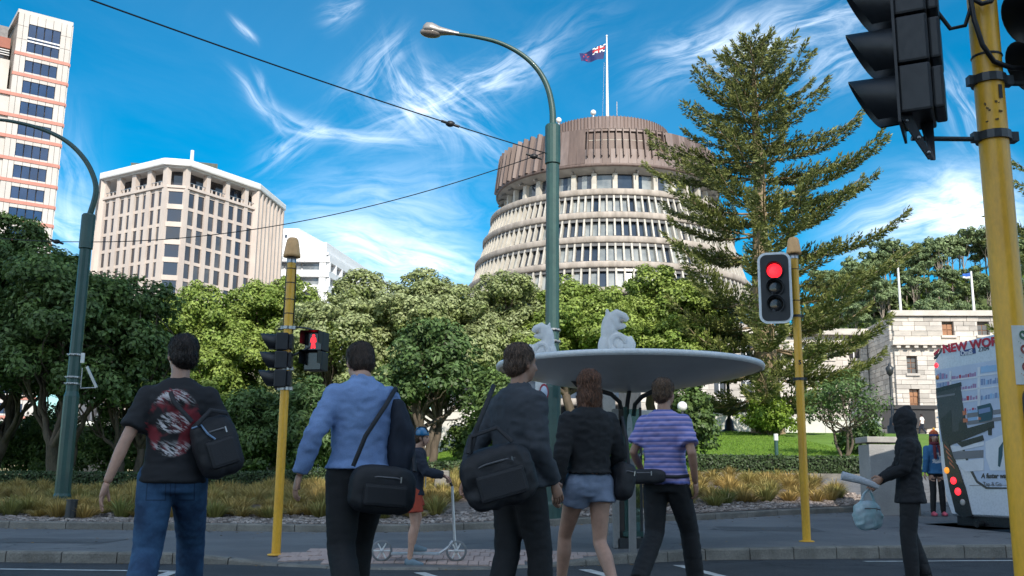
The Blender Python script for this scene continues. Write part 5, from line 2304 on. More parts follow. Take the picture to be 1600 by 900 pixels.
for P_, r_ in (([(X, YL, at(438, 512, YL).z), (X - .12, YL + .03, at(438, 514, YL).z)], .015),
               ([(X, YL, at(438, 607, YL).z), (X - .12, YL + .03, at(438, 607, YL).z)], .015),
               ([(X, YL, at(438, 510, YL).z), (X + .2, YL, at(438, 512, YL).z), (X + .38, YL, at(438, 518, YL).z)], .011),
               ([(X, YL, at(438, 560, YL).z), (X + .12, YL, at(438, 552, YL).z), (X + .3, YL, at(438, 540, YL).z)], .014)):
    MB().tube(P_, r_, 6).build('bracket', M_DSTEEL, sigL)
# pedestrian head
pc = at(490, 548.5, YL)
T = frame((pc.x, YL, pc.z), R(-14))
mb = MB(T)
mb.box((0, .08, .115), (.23, .18, .222))
mb.box((0, .08, -.115), (.23, .18, .222))
ph = mb.build('pedestrian_head', M_BLACK, sigL, bevel=.012)
for s in (.115, -.115):
    mb = MB(T)
    vs = []
    w = .112
    for yy_, ex in ((-.01, 0), (-.14, .006)):
        for x, z in ((-w - ex, -w * .3), (-w - ex, w + ex), (w + ex, w + ex), (w + ex, -w * .3)):
            vs.append((x, yy_, s + z - .006))
    mb.add(vs, [(0, 1, 5, 4), (1, 2, 6, 5), (2, 3, 7, 6)])
    vs2 = [(a * .955, b, s + (c - s) * .955) for a, b, c in vs]
    mb.add(vs2, [(4, 5, 1, 0), (5, 6, 2, 1), (6, 7, 3, 2), (4, 5, 5, 4)][:3])
    mb.build('visor', M_BLACK, ph)
    mb = MB(T)
    mb.box((0, -.012, s), (.20, .008, .20))
    mb.build('lens', M_LENS, ph)
mb = MB(T)
y_ = -.021
def blob(pts):
    n = len(pts)
    vs = [(x, y_, z + .115) for x, z in pts] + [(x, y_ + .004, z + .115) for x, z in pts]
    mb.add(vs, [tuple(range(n))] + [(i, n + i, n + (i + 1) % n, (i + 1) % n) for i in range(n)])
blob([(.018 * math.cos(a * .785), .062 + .018 * math.sin(a * .785)) for a in range(8)])
blob([(-.036, -.012), (-.024, -.016), (-.02, .01), (-.02, -.03), (-.028, -.085), (-.01, -.085), (0, -.04), (.01, -.085), (.028, -.085), (.02, -.03), (.02, .01), (.024, -.016), (.036, -.012), (.03, .036), (.015, .042), (-.015, .042), (-.03, .036)])
mb.build('red_standing_figure', M_RED, ph)

# right signal
YR = 13.6
zt = at(1238, 397, YR).z
xR = at(1250, 600, YR).x
sigR, X = pole(1254, YR, gz(xR, YR), zt, .055, 'yellow signal post on the right footpath with a white-edged board showing red')
T = frame(tuple(at(1211, 449.5, YR - .12)), R(-16), lean=R(0))
head3(sigR, T, 0, r=.105, pitch=.235, L=.12, board=(.45, 1.0))
for yp in (494, 592):
    mb = MB()
    clamp_ring(mb, X, YR, at(1245, yp, YR).z, .056)
    mb.build('clamp', M_DSTEEL, sigR)
for yp in (421, 470):
    MB().lathe([(.0565, -.006), (.059, 0), (.0565, .006)], 16, (X, YR, at(1243, yp, YR).z)).build('cable_tie', M_CABLE, sigR)
for yp in (425, 494):
    z = at(1243, yp, YR).z
    MB().tube([(X, YR, z), (at(1215, 449, YR).x, YR + .05, z)], .016, 6).build('bracket', M_DSTEEL, sigR)
text_mesh('5', .085, M_BLACK, 'number', sigR, Matrix.Translation((X - .022, YR - .0575, at(1248, 570, YR).z)) @ Matrix.Rotation(R(90), 4, 'X'), ext=.001, bold=.003)

# near signal at the right edge
YN = 4.4
zt = 4.2
sigN, X = pole(1594, YN, .1, zt, .066, 'thick yellow signal post close up at the right edge, its black signal turned away', cap=False)
for yp in (127, 215):
    mb = MB()
    clamp_ring(mb, X, YN, at(1545, yp, YN).z, .067, .04)
    mb.build('clamp', M_DSTEEL, sigN)
mb = MB()
z = at(1540, 90, YN).z
mb.lathe([(.068, -.006), (.071, 0), (.068, .006)], 16, (X, YN, z))
mb.build('cable_tie', M_CABLE, sigN)
zc = at(1428, 82, YN).z
xh = at(1416, 100, YN).x
T = frame((xh - .035, YN, zc), R(-116))
hN = head3(sigN, T, None, r=.105, pitch=.238, L=.23)
# target board seen edge-on, hanger pointed below
mb = MB(T)
mb.box((0, -.002, 0), (.33, .012, .8))
mb.build('backboard', M_BLACK, hN)
zb_ = at(1430, 212, YN).z
H0 = T @ Vector((.10, .02, -.36))
H1 = T @ Vector((-.06, .10, -.36))
for (p_, q_) in ((H0, H0 + Vector((.10, .0, -.20))), (H1, H0 + Vector((.115, .01, -.20)))):
    w_ = Vector((.028, 0, 0))
    mb = MB()
    f_ = Vector((0, .006, 0))
    top_ = p_ + Vector((0, 0, .10))
    vs = [top_ - w_, top_ + w_, p_ + w_, q_ + w_ * .35, q_ - w_ * .35, p_ - w_]
    mb.add([v_ - f_ for v_ in vs] + [v_ + f_ for v_ in vs], [(0, 5, 4, 3, 2, 1), (6, 7, 8, 9, 10, 11)] + [(k, (k + 1) % 6, 6 + (k + 1) % 6, 6 + k) for k in range(6)])
    mb.build('hanger', M_BLACK, hN)
for (p_, k) in ((H0, .05), (H0, -.02), (H0 + Vector((.05, 0, 0)), -.10), (H0 + Vector((.09, 0, 0)), -.17)):
    MB().ball((p_.x + .0, p_.y - .008, p_.z + k), .009, 10, 6).build('bolt', M_STEEL, hN)
z = at(1480, 217, YN).z
z2 = at(1480, -30, YN).z
zq = at(1560, 130, YN).z
for P_, r_ in (([(xh, YN, z), (X, YN, z)], .012), ([(xh, YN, z2), (X, YN, z2)], .016), ([(X, YN, zq), (X + .3, YN, zq)], .014)):
    MB().tube(P_, r_, 8).build('bracket', M_DSTEEL, sigN)
# second head on the far side of the post, mostly out of frame
q = at(1650, 20, YN + .05)
T = frame((q.x + .03, YN + .05, at(1600, 20, YN).z), R(150))
h2 = head3(sigN, frame((X + .36, YN + .0, at(1600, 35, YN).z), R(-86)), None, r=.105, pitch=.238, L=.25)
c = [at(1458, -20, YN - .02), at(1464, 18, YN - .04), at(1485, 45, YN - .05), at(1508, 40, YN - .06), at(1517, 12, YN - .08), at(1522, -20, YN - .09)]
MB().tube(c, .010, 8).build('cable', M_CABLE, sigN)
c = [at(1515, -10, YN - .09), at(1522, 30, YN - .1), at(1535, 70, YN - .1), at(1553, 96, YN - .09), at(1580, 106, YN - .04), at(1620, 108, YN)]
MB().tube(c, .012, 8).build('cable', M_CABLE, sigN)
c = [at(1524, 0, YN - .09), at(1534, 6, YN - .11), at(1548, 2, YN - .1), at(1556, -10, YN - .09)]
MB().tube(c, .012, 8).build('cable', M_CABLE, sigN)
zz1 = at(1555, 160, YN).z
text_mesh('1', .085, M_BLACK, 'number', sigN, Matrix.Translation((X - .004, YN - .0675, zz1)) @ Matrix.Rotation(R(90), 4, 'X'), ext=.001, bold=.004)
mb = MB()
rr = random.Random(3)
for k in range(9):
    qx = X - .05 + rr.uniform(0, .06)
    qz = at(1545, 180, YN).z + rr.uniform(-.05, .05)
    mb.box((qx, YN - math.sqrt(.0665 ** 2 - (qx - X) ** 2) - .001, qz), (rr.uniform(.006, .02), .002, rr.uniform(.003, .012)), ry=rr.uniform(-.8, .8))
mb.build('scuff', mat('scuff_mark', (0.16, 0.10, 0.03), .8), sigN)['kind'] = 'stuff'
# instruction label and push-button box
zl0, zl1 = at(1585, 512, YN).z, at(1585, 603, YN).z


def wrap(name, m, a0, a1, z0, z1, r, parent, n=10):
    """thin curved plate round the post; angles from -Y"""
    mb_ = MB()
    vs = []
    for k in range(n + 1):
        a = -math.pi / 2 + a0 + (a1 - a0) * k / n
        for rr_, z in ((r, z0), (r, z1), (r - .003, z1), (r - .003, z0)):
            vs.append((X + rr_ * math.cos(a), YN + rr_ * math.sin(a), z))
    fs = []
    for k in range(n):
        for j in range(4):
            a, b = k * 4 + j, k * 4 + (j + 1) % 4
            fs.append((a, a + 4, b + 4, b))
    fs += [(0, 1, 2, 3), (n * 4 + 3, n * 4 + 2, n * 4 + 1, n * 4)]
    mb_.add(vs, fs)
    return mb_.build(name, m, parent)


lb = wrap('instruction_label', mat('label_white', (0.62, 0.64, 0.62), .5, var=.03), R(-22), R(70), zl1, zl0, .0695, sigN)
for i, (yp, m) in enumerate(((527, mat('label_green', (0.02, 0.13, 0.07), .5)), (549, mat('label_red', (0.28, 0.03, 0.03), .5)), (576, mat('label_red', (0.28, 0.03, 0.03), .5)))):
    zc = at(1590, yp, YN).z
    mb = MB()
    a0_ = R(18)
    for k in range(14):
        pass
    vs = []
    for k in range(16):
        a = 2 * math.pi * k / 16
        ang = -math.pi / 2 + a0_ + math.cos(a) * .019 / .070
        vs.append((X + .071 * math.cos(ang), YN + .071 * math.sin(ang), zc + math.sin(a) * .021))
    mb.add(vs, [tuple(range(16))])
    dsk = mb.build('symbol', m, lb)
    mb = MB()
    for dz_, w in ((-.030, .05), (-.036, .035)):
        if i < 3:
            vs = []
            for sx in (-1, 1):
                ang = -math.pi / 2 + a0_ + sx * w * .5 / .070
                vs.append((X + .0705 * math.cos(ang), YN + .0705 * math.sin(ang)))
            mb.add([(vs[0][0], vs[0][1], zc + dz_ - .0018), (vs[1][0], vs[1][1], zc + dz_ - .0018), (vs[1][0], vs[1][1], zc + dz_ + .0018), (vs[0][0], vs[0][1], zc + dz_ + .0018)], [(0, 1, 2, 3)])
    mb.build('small_print', mat('print_green', (0.08, 0.3, 0.2), .5) if i == 0 else mat('print_orange', (0.6, 0.2, 0.1), .5), lb)
zb0, zb1 = at(1600, 608, YN).z, at(1600, 680, YN).z
ang = R(48)
Tb = Matrix.Translation((X + math.sin(ang) * .075, YN - math.cos(ang) * .075, (zb0 + zb1) / 2)) @ Matrix.Rotation(ang * .6, 4, 'Z')
mb = MB(Tb)
hh = (zb0 - zb1) / 2
poly = []
for k in range(24):
    a = 2 * math.pi * k / 24
    cx_, cz_ = math.cos(a), math.sin(a)
    e = .45
    poly.append((.062 * abs(cx_) ** e * (1 if cx_ > 0 else -1), hh * abs(cz_) ** e * (1 if cz_ > 0 else -1)))
for (sc_, y0, y1) in ((1.0, .03, -.03), (.86, -.03, -.045)):
    vs = [(x * sc_, y0, z * sc_) for x, z in poly] + [(x * sc_, y1, z * sc_) for x, z in poly]
    mb.add(vs, [tuple(range(24, 48))] + [(i, (i + 1) % 24, 24 + (i + 1) % 24, 24 + i) for i in range(24)])
pb = mb.build('push_button_box', M_BLACK, sigN)
mb = MB(Tb)
vs = [(x * .72, -.047, z * .40 + hh * .38) for x, z in poly]
mb.add(vs, [tuple(range(24))])
mb.build('blue_panel', mat('button_blue', (0.01, 0.12, 0.36), .35), pb)
mb = MB(Tb)
mb.add([(-.03, -.049, hh * .3), (-.012, -.049, hh * .3), (-.012, -.049, hh * .0), (.012, -.049, hh * .0), (.012, -.049, hh * .3), (.03, -.049, hh * .3), (0, -.049, hh * .66)], [(0, 1, 2, 3, 4, 5, 6)])
mb.build('arrow', M_WHITE, pb)

# ---------------------------------------------------------------- round-roofed shelter
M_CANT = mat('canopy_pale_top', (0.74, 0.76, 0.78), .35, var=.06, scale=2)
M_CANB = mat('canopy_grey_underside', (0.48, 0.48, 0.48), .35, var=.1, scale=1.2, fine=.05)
SX, SYY = at(982, 560, 12.6).x, 12.6
zr = at(982, 545, 12.6 - 1.66).z - .02
sh = thing('shelter', (SX, SYY, gz(SX, SYY)), 'round-roofed grey street shelter with bent black struts, in the middle of the crossing island', 'shelter')
mb = MB()
RS = 1.68
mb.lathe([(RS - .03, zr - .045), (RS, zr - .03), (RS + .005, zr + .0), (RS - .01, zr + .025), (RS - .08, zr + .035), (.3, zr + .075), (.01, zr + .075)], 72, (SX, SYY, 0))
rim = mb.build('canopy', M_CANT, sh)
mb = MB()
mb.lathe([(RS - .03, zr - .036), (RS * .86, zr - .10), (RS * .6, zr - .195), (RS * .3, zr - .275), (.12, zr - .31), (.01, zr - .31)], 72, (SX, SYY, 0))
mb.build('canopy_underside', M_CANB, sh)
zg = gz(SX, SYY)
ztop_c = at(975, 640, SYY).z
# grey box columns, glass panel and posts
def box_at(name, m, px0, px1, z0, z1, dep, Y, parent, bev=.006):
    a, b = at(px0, 700, Y).x, at(px1, 700, Y).x
    mb_ = MB()
    mb_.box(((a + b) / 2, Y, (z0 + z1) / 2), (b - a, dep, z1 - z0))
    return mb_.build(name, m, parent, bevel=bev)


M_SHGREY = mat('shelter_grey_steel', (0.26, 0.26, 0.26), .4, metal=.3, var=.1)
M_GGLASS = bpy.data.materials.new('green_tinted_glass')
M_GGLASS.use_nodes = True
_t = M_GGLASS.node_tree
_t.nodes.clear()
_T = NT(_t)
_o = _T.node('ShaderNodeOutputMaterial')
_g = _T.node('ShaderNodeBsdfGlossy')
_g.inputs['Roughness'].default_value = .05
_g.inputs['Color'].default_value = (.8, .9, .88, 1)
_r = _T.node('ShaderNodeBsdfTransparent')
_r.inputs['Color'].default_value = (.50, .66, .62, 1)
_f = _T.node('ShaderNodeFresnel')
_f.inputs['IOR'].default_value = 1.5
_m = _T.node('ShaderNodeMixShader')
_T.lk(_f.outputs[0], _m.inputs[0])
_T.lk(_r.outputs[0], _m.inputs[1])
_T.lk(_g.outputs[0], _m.inputs[2])
_T.lk(_m.outputs[0], _o.inputs['Surface'])

box_at('column', M_SHGREY, 957, 966, zg, ztop_c, .16, SYY - .05, sh)
box_at('column', mat('shelter_dark_steel', (0.10, 0.085, 0.075), .5), 966, 974, zg, ztop_c, .14, SYY + .02, sh)
box_at('column', M_LAMPG, 974, 980, zg, ztop_c + .03, .12, SYY - .02, sh)
gp = box_at('glass_panel', M_GGLASS, 981, 1000, zg + .14, ztop_c, .012, SYY - .1, sh, bev=0)
for (yp, hh_) in ((670, .19), (762, .16)):
    mb = MB()
    q = at(984, yp, SYY - .12)
    mb.lathe([(.012, -.006), (.03, 0)], 16, (q.x, q.y, q.z), axis='Y')
    vs = [(q.x + .035 * math.cos(a * .39), q.y, q.z + hh_ * math.sin(a * .39)) for a in range(16)]
    mb.add(vs, [tuple(range(16))])
    mb.build('glass_sticker', mat('pale_sticker', (0.42, 0.5, 0.52), .5), gp)
box_at('post', M_DSTEEL, 999, 1003, zg, ztop_c + .02, .05, SYY - .1, sh)
box_at('rail', M_LAMPG, 972, 1003, zg + .14, zg + .2, .1, SYY - .1, sh)
box_at('base', M_DSTEEL, 962, 1000, zg - .02, zg + .12, .26, SYY, sh)
for pts in ([(979, 652), (980, 632), (984, 605), (987, 585), (988, 562)], [(972, 645), (968, 628), (955, 616), (925, 607), (902, 602), (893, 592), (892, 574)], [(990, 650), (992, 632), (1003, 620), (1025, 609), (1037, 600), (1041, 590), (1042, 578)]):
    Ys = [SYY, SYY, SYY - .15, SYY - .35, SYY - .4, SYY - .4, SYY - .4]
    P3 = []
    for i, (a, b) in enumerate(pts):
        P3.append(at(a, b, Ys[i]))
    # run the top end up into the canopy skin
    lx_, ly_ = P3[-1].x, P3[-1].y
    rad_ = math.hypot(lx_ - SX, ly_ - SYY)
    zs_ = interp(rad_, [.12, RS * .3, RS * .6, RS * .86, RS], [zr - .31, zr - .275, zr - .195, zr - .10, zr - .03])
    P3.append(Vector((lx_, ly_, max(zs_, P3[-1].z) + .02)))
    mb = MB()
    mb.tube(P3, .028, 10)
    mb.lathe([(.001, -.03), (.06, -.03), (.06, .0)], 12, (lx_, ly_, P3[-1].z - .02))
    mb.build('strut', M_BLACK, sh)
# leaning rails and the paler posts right of the glass
rail = thing('leaning_rail', (at(1000, 700, SYY - .6).x, SYY - .6, zg), 'pair of grey steel posts of a leaning rail in front of the shelter glass', 'rail')
for (a, b, y0, y1, Y, m) in ((981, 992, 718, 856, SYY - .55, M_SHGREY), (1006, 1011, 700, 832, SYY + .2, M_SHGREY)):
    box_at('post', m, a, b, gz(SX, Y), at(a, y0, Y).z, .07, Y, rail)
mb = MB()
mb.tube([at(986, 720, SYY - .55), at(1008, 704, SYY + .2)], .025, 8)
mb.build('bar', M_SHGREY, rail)
# poster panel behind, seen through and beside the glass
pn = thing('notice_panel', (at(950, 700, 14.5).x, 14.5, gz(1.4, 14.5)), 'white notice panel on posts behind the shelter, left of its columns', 'sign')
box_at('panel', M_WHITE, 935, 962, at(950, 705, 14.5).z, at(950, 606, 14.5).z, .05, 14.5, pn)
box_at('post', M_SHGREY, 945, 950, gz(1.4, 14.5), at(950, 705, 14.5).z, .05, 14.5, pn)
pn = thing('notice_panel', (at(1008, 700, 14.6).x, 14.6, gz(1.9, 14.6)), 'small square white notice on a post right of the shelter glass', 'sign')
box_at('panel', M_WHITE, 985, 1026, at(1008, 676, 14.6).z, at(1008, 641, 14.6).z, .05, 14.6, pn)
box_at('post', M_SHGREY, 1014, 1018, gz(1.9, 14.6), at(1008, 676, 14.6).z, .05, 14.65, pn)
# tall white sign board with a round red-edged sign by the lamp post
YS = 15.6
sb = thing('sign_board', (at(847, 700, YS).x, YS, gz(.4, YS)), 'tall white board with a round red-edged sign beside the central lamp post', 'sign')
box_at('board', M_WHITE, 836, 853, gz(.4, YS) + .25, at(847, 588, YS).z, .06, YS, sb)
q = at(850, 613, YS - .06)
mb = MB()
mb.lathe([(.001, 0), (.135, 0), (.135, .02)], 28, (q.x, q.y, q.z), axis='Y', rx=.55)
ds = mb.build('round_sign', mat('sign_red', (0.35, 0.03, 0.05), .5), sb)
mb = MB()
mb.lathe([(.001, -.004), (.10, -.004), (.10, 0)], 28, (q.x, q.y, q.z), axis='Y', rx=.55)
mb.build('sign_face', mat('sign_blue_white', (0.5, 0.58, 0.7), .5, var=.05), ds)
box_at('post', M_SHGREY, 843, 847, gz(.4, YS) - .1, gz(.4, YS) + .3, .05, YS, sb)

# ---------------------------------------------------------------- white carved stone figures on the roof
M_CARVE = mat('white_carved_stone', (0.70, 0.69, 0.68), .6, var=.08, scale=5, bump=.3, bscale=20, fine=.05)


def carving(px, Y, s, label, flip=1):
    b = at(px, 545, Y)
    t = thing('stone_figure', (b.x, Y, zr + .06), label, 'sculpture')
    T = Matrix.Translation((b.x, Y, zr + .05)) @ Matrix.Diagonal((flip * s, s, s, 1))
    mb = MB(T)
    # hunched back and haunch
    mb.ball((-.02, 0, .14), (.19, .12, .17), 18, 12)
    mb.ball((-.10, 0, .30), (.10, .10, .24), 16, 12)
    mb.ball((-.15, 0, .10), (.09, .11, .17), 16, 12)
    mb.ball((.10, 0, .12), (.12, .11, .14), 16, 12)
    mb.tube([(.10, .0, .02), (.19, 0, .05), (.21, 0, .14), (.16, 0, .24)], [.06, .055, .05, .045], 10)
    # neck, head with heavy brow, open mouth and ear
    mb.ball((-.04, 0, .44), (.095, .085, .13), 16, 12)
    mb.tube([(-.08, 0, .46), (.02, 0, .535), (.11, 0, .50), (.155, 0, .455)], [.08, .075, .055, .03], 12)
    mb.tube([(-.02, 0, .40), (.05, 0, .375), (.105, 0, .385), (.125, 0, .40)], [.06, .045, .035, .025], 12)
    mb.tube([(-.10, .03, .50), (-.12, .035, .60)], [.04, .015], 8)
    mb.tube([(-.10, -.03, .50), (-.12, -.035, .60)], [.04, .015], 8)
    mb.box((0, 0, .01), (.36, .2, .05))
    body_ = mb.build('body', M_CARVE, t, remesh=.012, smooth_it=2)
    mb = MB(T)
    for sd in (-1, 1):
        pts = []
        for k in range(16):
            a = R(-60) + k * R(250) / 15 * 1.0
            rr_ = .115 - .035 * k / 15
            pts.append((.02 + rr_ * math.cos(a + math.pi), sd * (.118 - .02 * k / 15), .15 - rr_ * math.sin(a) * 1.05 * -1))
        mb.tube(pts, [.034] + [.036] * 13 + [.03, .015], 8)
        mb.ball((.03, sd * .10, .12), (.06, .03, .07), 12, 8)
        mb.tube([(.02, sd * .11, .03), (.12, sd * .11, .035), (.19, sd * .10, .03)], [.03, .03, .02], 8)
    mb.build('coiled_arm', M_CARVE, t)
    mb = MB(T)
    for sd in (-1, 1):
        mb.ball((.075, sd * .062, .445), (.025, .02, .02), 10, 8)
    mb.build('eye', mat('carved_shadow_stone', (0.45, 0.38, 0.30), .7), t)
    return t


carving(963, 11.75, .92, 'white carved stone figure with a coiled arm sitting on the shelter roof, facing right', 1)
carving(847, 12.3, .78, 'white carved stone figure on the shelter roof half hidden behind the lamp post', -1)

# ---------------------------------------------------------------- small posts and park lamps
q = at(691, 757, 22)
st = thing('stone_post', (q.x, 22, gz(q.x, 22)), 'short squat stone post at the edge of the grass bed, left of centre', 'post')
mb = MB()
mb.box((q.x, 22, (gz(q.x, 22) + at(691, 735, 22).z) / 2), (.34, .34, at(691, 735, 22).z - gz(q.x, 22)), taper=.86)
mb.build('block', M_KERB, st, bevel=.03)
q = at(520, 800, 18.5)
st = thing('stone_post', (q.x, 18.5, gz(q.x, 18.5)), 'dark grey block post in the golden grass beside the blue-shirted man\'s hand', 'post')
mb = MB()
zt_ = at(519, 763, 18.5).z
mb.box((q.x, 18.5, (gz(q.x, 18.5) + zt_) / 2), (.26, .2, zt_ - gz(q.x, 18.5)))
mb.build('block', mat('dark_grey_block', (0.12, 0.12, 0.125), .7), st, bevel=.012)
# garden bollard light on the lawn
q = at(1213, 700, 30.5)
st = thing('garden_light', (q.x, 30.5, gz(q.x, 30.5)), 'small green bollard light with a white head on the sunlit lawn', 'garden light')
zt_ = at(1213, 683, 30.5).z
mb = MB()
mb.tube([(q.x, 30.5, gz(q.x, 30.5)), (q.x, 30.5, zt_ - .1)], .06, 10)
mb.build('post', M_LAMPG, st)
mb = MB()
mb.tube([(q.x, 30.5, zt_ - .1), (q.x, 30.5, zt_ + .1)], .07, 10)
mb.build('lamp_head', M_WHITE, st)
# globe lamp
q = at(1066, 635, 27)
st = thing('park_lamp', (q.x, 27, gz(q.x, 27)), 'white globe lamp on a slim dark post beside the upright shrub', 'park lamp')
mb = MB()
mb.ball((q.x, 27, q.z), .135, 20, 14)
mb.build('globe', M_WHITE, st)
mb = MB()
mb.tube([(q.x, 27, gz(q.x, 27)), (q.x, 27, q.z - .1)], [.05, .035], 8)
mb.build('post', M_DSTEEL, st)
for (px, yb__, yt__, Y, lab, big) in ((1140, 680, 560, 50, 'dark cast-iron park lamp on a stepped base in front of the white wall', 1), (1396, 672, 575, 62, 'dark slim lamp post in front of the marble building', 1)):
    a, b = at(px, yb__, Y), at(px, yt__, Y)
    st = thing('park_lamp', (a.x, Y, a.z - .3), lab, 'park lamp')
    mb = MB()
    mb.lathe([(.38, a.z - .4), (.38, a.z + .25), (.24, a.z + .3), (.2, a.z + .7), (.09, a.z + .85), (.07, b.z - .5)], 12, (a.x, Y, 0))
    mb.build('post', M_DSTEEL, st)
    mb = MB()
    mb.lathe([(.07, b.z - .5), (.2, b.z - .35), (.26, b.z), (.1, b.z + .15), (.02, b.z + .35)], 10, (a.x, Y, 0))
    mb.build('lantern', M_DSTEEL, st)
# concrete plinth right of the hedge
a, b = at(1362, 775, 19.2), at(1417, 775, 19.2)
zp0, zp1 = gz(6.8, 19), at(1390, 682, 19.2).z
pl = thing('concrete_plinth', ((a.x + b.x) / 2, 19.5, zp0), 'pale concrete plinth with an overhanging cap at the end of the grass bed', 'plinth')
mb = MB()
mb.box(((a.x + b.x) / 2, 19.5, (zp0 + zp1) / 2 - .1), (b.x - a.x, .6, zp1 - zp0 - .1))
mb.build('block', mat('plinth_render', (0.36, 0.355, 0.35), .8, var=.08, scale=3, bump=.3, bscale=40), pl, bevel=.015)
mb = MB()
mb.box(((a.x + b.x) / 2, 19.5, zp1 - .06), (b.x - a.x + .08, .68, .11))
mb.build('cap', mat('pale_cap_stone', (0.42, 0.40, 0.37), .8), pl, bevel=.012)
mb = MB()
mb.box((b.x + .08, 19.3, zp0 + .1), (.22, .5, .25))
mb.box((b.x + .1, 19.25, zp0 + .3), (.16, .4, .2))
mb.build('step', M_KERB, pl, bevel=.01)
# low stone edging under the right hedge
ed = thing('retaining_edge', (7, 25.95, gz(7, 25.9)), 'low stone edging under the clipped hedge on the right', 'edging')
for i in range(9):
    x = 4.9 + i * .55
    piece('edging_stone', M_KERB, ed, (x, 25.95, gz(x, 26.0) - .02), (.53, .25, .26))
# ================================================================== BUS
M_BUSW = mat('bus_white_body', (0.62, 0.65, 0.72), 0.28, var=.04, scale=2, coat=.5, fine=.03)
M_BUSK = mat('bus_black_trim', (0.015, 0.016, 0.02), .3, coat=.3)
M_TAIL = mat('tail_light_lit', (0.5, 0.01, 0.02), .3, emis=(1, .02, .03), estr=1.2, var=0, fine=0)
M_AMBER = mat('amber_light', (0.75, 0.28, 0.03), .3, emis=(1, .35, .03), estr=.35, var=0, fine=0)
M_AMBER2 = mat('amber_side_light', (0.5, 0.2, 0.05), .3, var=0, fine=0)
M_CLEAR = mat('reverse_light', (0.4, 0.38, 0.36), .2, var=0)
P0 = at(1459, 600, 17.0)
zbus = .10
fx = Vector((.375, -.927, 0)).normalized()
fy = Vector((-fx.y, fx.x, 0))
TB = Matrix(((fx.x, fy.x, 0, P0.x), (fx.y, fy.y, 0, P0.y), (0, 0, 1, zbus), (0, 0, 0, 1)))
TBi = TB.inverted()


def bp(px, py):
    """where a line of sight meets the flat rear of the bus, in the bus's own coordinates"""
    d = pix_dir(px, py)
    o = Vector((0, 0, CAM_Z))
    n = fy
    t = (Vector((P0.x, P0.y, 0)) - o).dot(n) / d.dot(n)
    q = TBi @ (o + d * t)
    return q.x, q.z


BH = bp(1460, 545)[1] + .03
bus = thing('bus', tuple(TB @ Vector((1.25, 0, 0))), 'white city bus seen from behind with a supermarket advert and red tail lights', 'bus')
WB = 2.5
out_l = []
rc = .42
for k in range(7):
    a = R(180 - 15 * k)
    out_l.append((rc + rc * math.cos(a), BH - rc * .8 + rc * .8 * math.sin(a)))
out_l += [(.8, BH + .045), (WB / 2, BH + .07), (WB - .8, BH + .045)]
for k in range(7):
    a = R(90 - 15 * k)
    out_l.append((WB - rc + rc * math.cos(a), BH - rc * .8 + rc * .8 * math.sin(a)))
out_l += [(WB, 1.2), (WB - .06, .6), (WB - .16, .36), (.16, .36), (.06, .6), (0, 1.2)]
mb = MB(TB)
n = len(out_l)
rings = [(0.0, .965), (.03, .985), (.10, .998), (.2, 1.0), (11.3, 1.0), (11.5, .96)]
cx_, cz_ = WB / 2, 1.7
vs = []
for y, s in rings:
    vs += [(cx_ + (x - cx_) * s, y, cz_ + (z - cz_) * s) for x, z in out_l]
fs = []
for r_i in range(len(rings) - 1):
    for i in range(n):
        a, b = r_i * n + i, r_i * n + (i + 1) % n
        fs.append((a, a + n, b + n, b))
mb.add(vs, fs, True)
mb.add(vs[:n], [tuple(range(n))])
mb.add(vs[-n:], [tuple(range(n - 1, -1, -1))])
bb = mb.build('body', M_BUSW, bus)
# side windows, wheels, roof box (seen only from a step aside)
mb = MB(TB)
mb.box((WB - .0, 5.6, 2.1), (.03, 10.4, .95))
mb.box((0, 5.6, 2.1), (.03, 10.4, .95))
mb.build('side_window', M_DARKGLASS, bus)
for (x, y) in ((.18, 2.6), (WB - .18, 2.6), (.18, 9.3), (WB - .18, 9.3)):
    mb = MB(TB @ Matrix.Translation((x, y, .48)) @ Matrix.Rotation(R(90), 4, 'Z'))
    mb.lathe([(.05, -.14), (.3, -.14), (.46, -.12), (.48, -.05), (.48, .05), (.46, .12), (.3, .14), (.05, .14)], 28, axis='Y')
    wh = mb.build('wheel', M_RUBBER, bus)
    mb = MB(TB @ Matrix.Translation((x, y, .48)) @ Matrix.Rotation(R(90), 4, 'Z'))
    mb.lathe([(.02, -.15), (.26, -.155), (.27, .155), (.02, .15)], 20, axis='Y')
    mb.build('rim', M_STEEL, wh)
mb = MB(TB)
mb.box((WB / 2, .6, .30), (2.1, 1.0, .16))
mb.box((WB / 2, 5.5, .34), (2.2, 9.0, .12))
mb.build('underside', M_BUSK, bus)
mb = MB(TB)
mb.tube([(.7, .1, .27), (.7, -.02, .25)], .05, 10)
mb.build('exhaust', M_DSTEEL, bus)


def decal(name, m, polys, d=.004, parent=None):
    mb_ = MB(TB)
    for poly in polys:
        pts = [bp(*q) for q in poly]
        pts = [(x, z) for x, z in pts]
        ar = sum(pts[i][0] * pts[(i + 1) % len(pts)][1] - pts[(i + 1) % len(pts)][0] * pts[i][1] for i in range(len(pts)))
        if ar < 0:
            pts = pts[::-1]
        k = len(pts)
        vs_ = [(x, -d, z) for x, z in pts] + [(x, .02, z) for x, z in pts]
        mb_.add(vs_, [tuple(range(k))] + [(i, k + i, k + (i + 1) % k, (i + 1) % k) for i in range(k)])
    o = mb_.build(name, m, parent or bus)
    if len(polys) > 1:
        o['kind'] = 'stuff'
    return o


def flatm(name, c, rough=.4):
    return mat(name, c, rough, var=.06, scale=3, fine=.04)


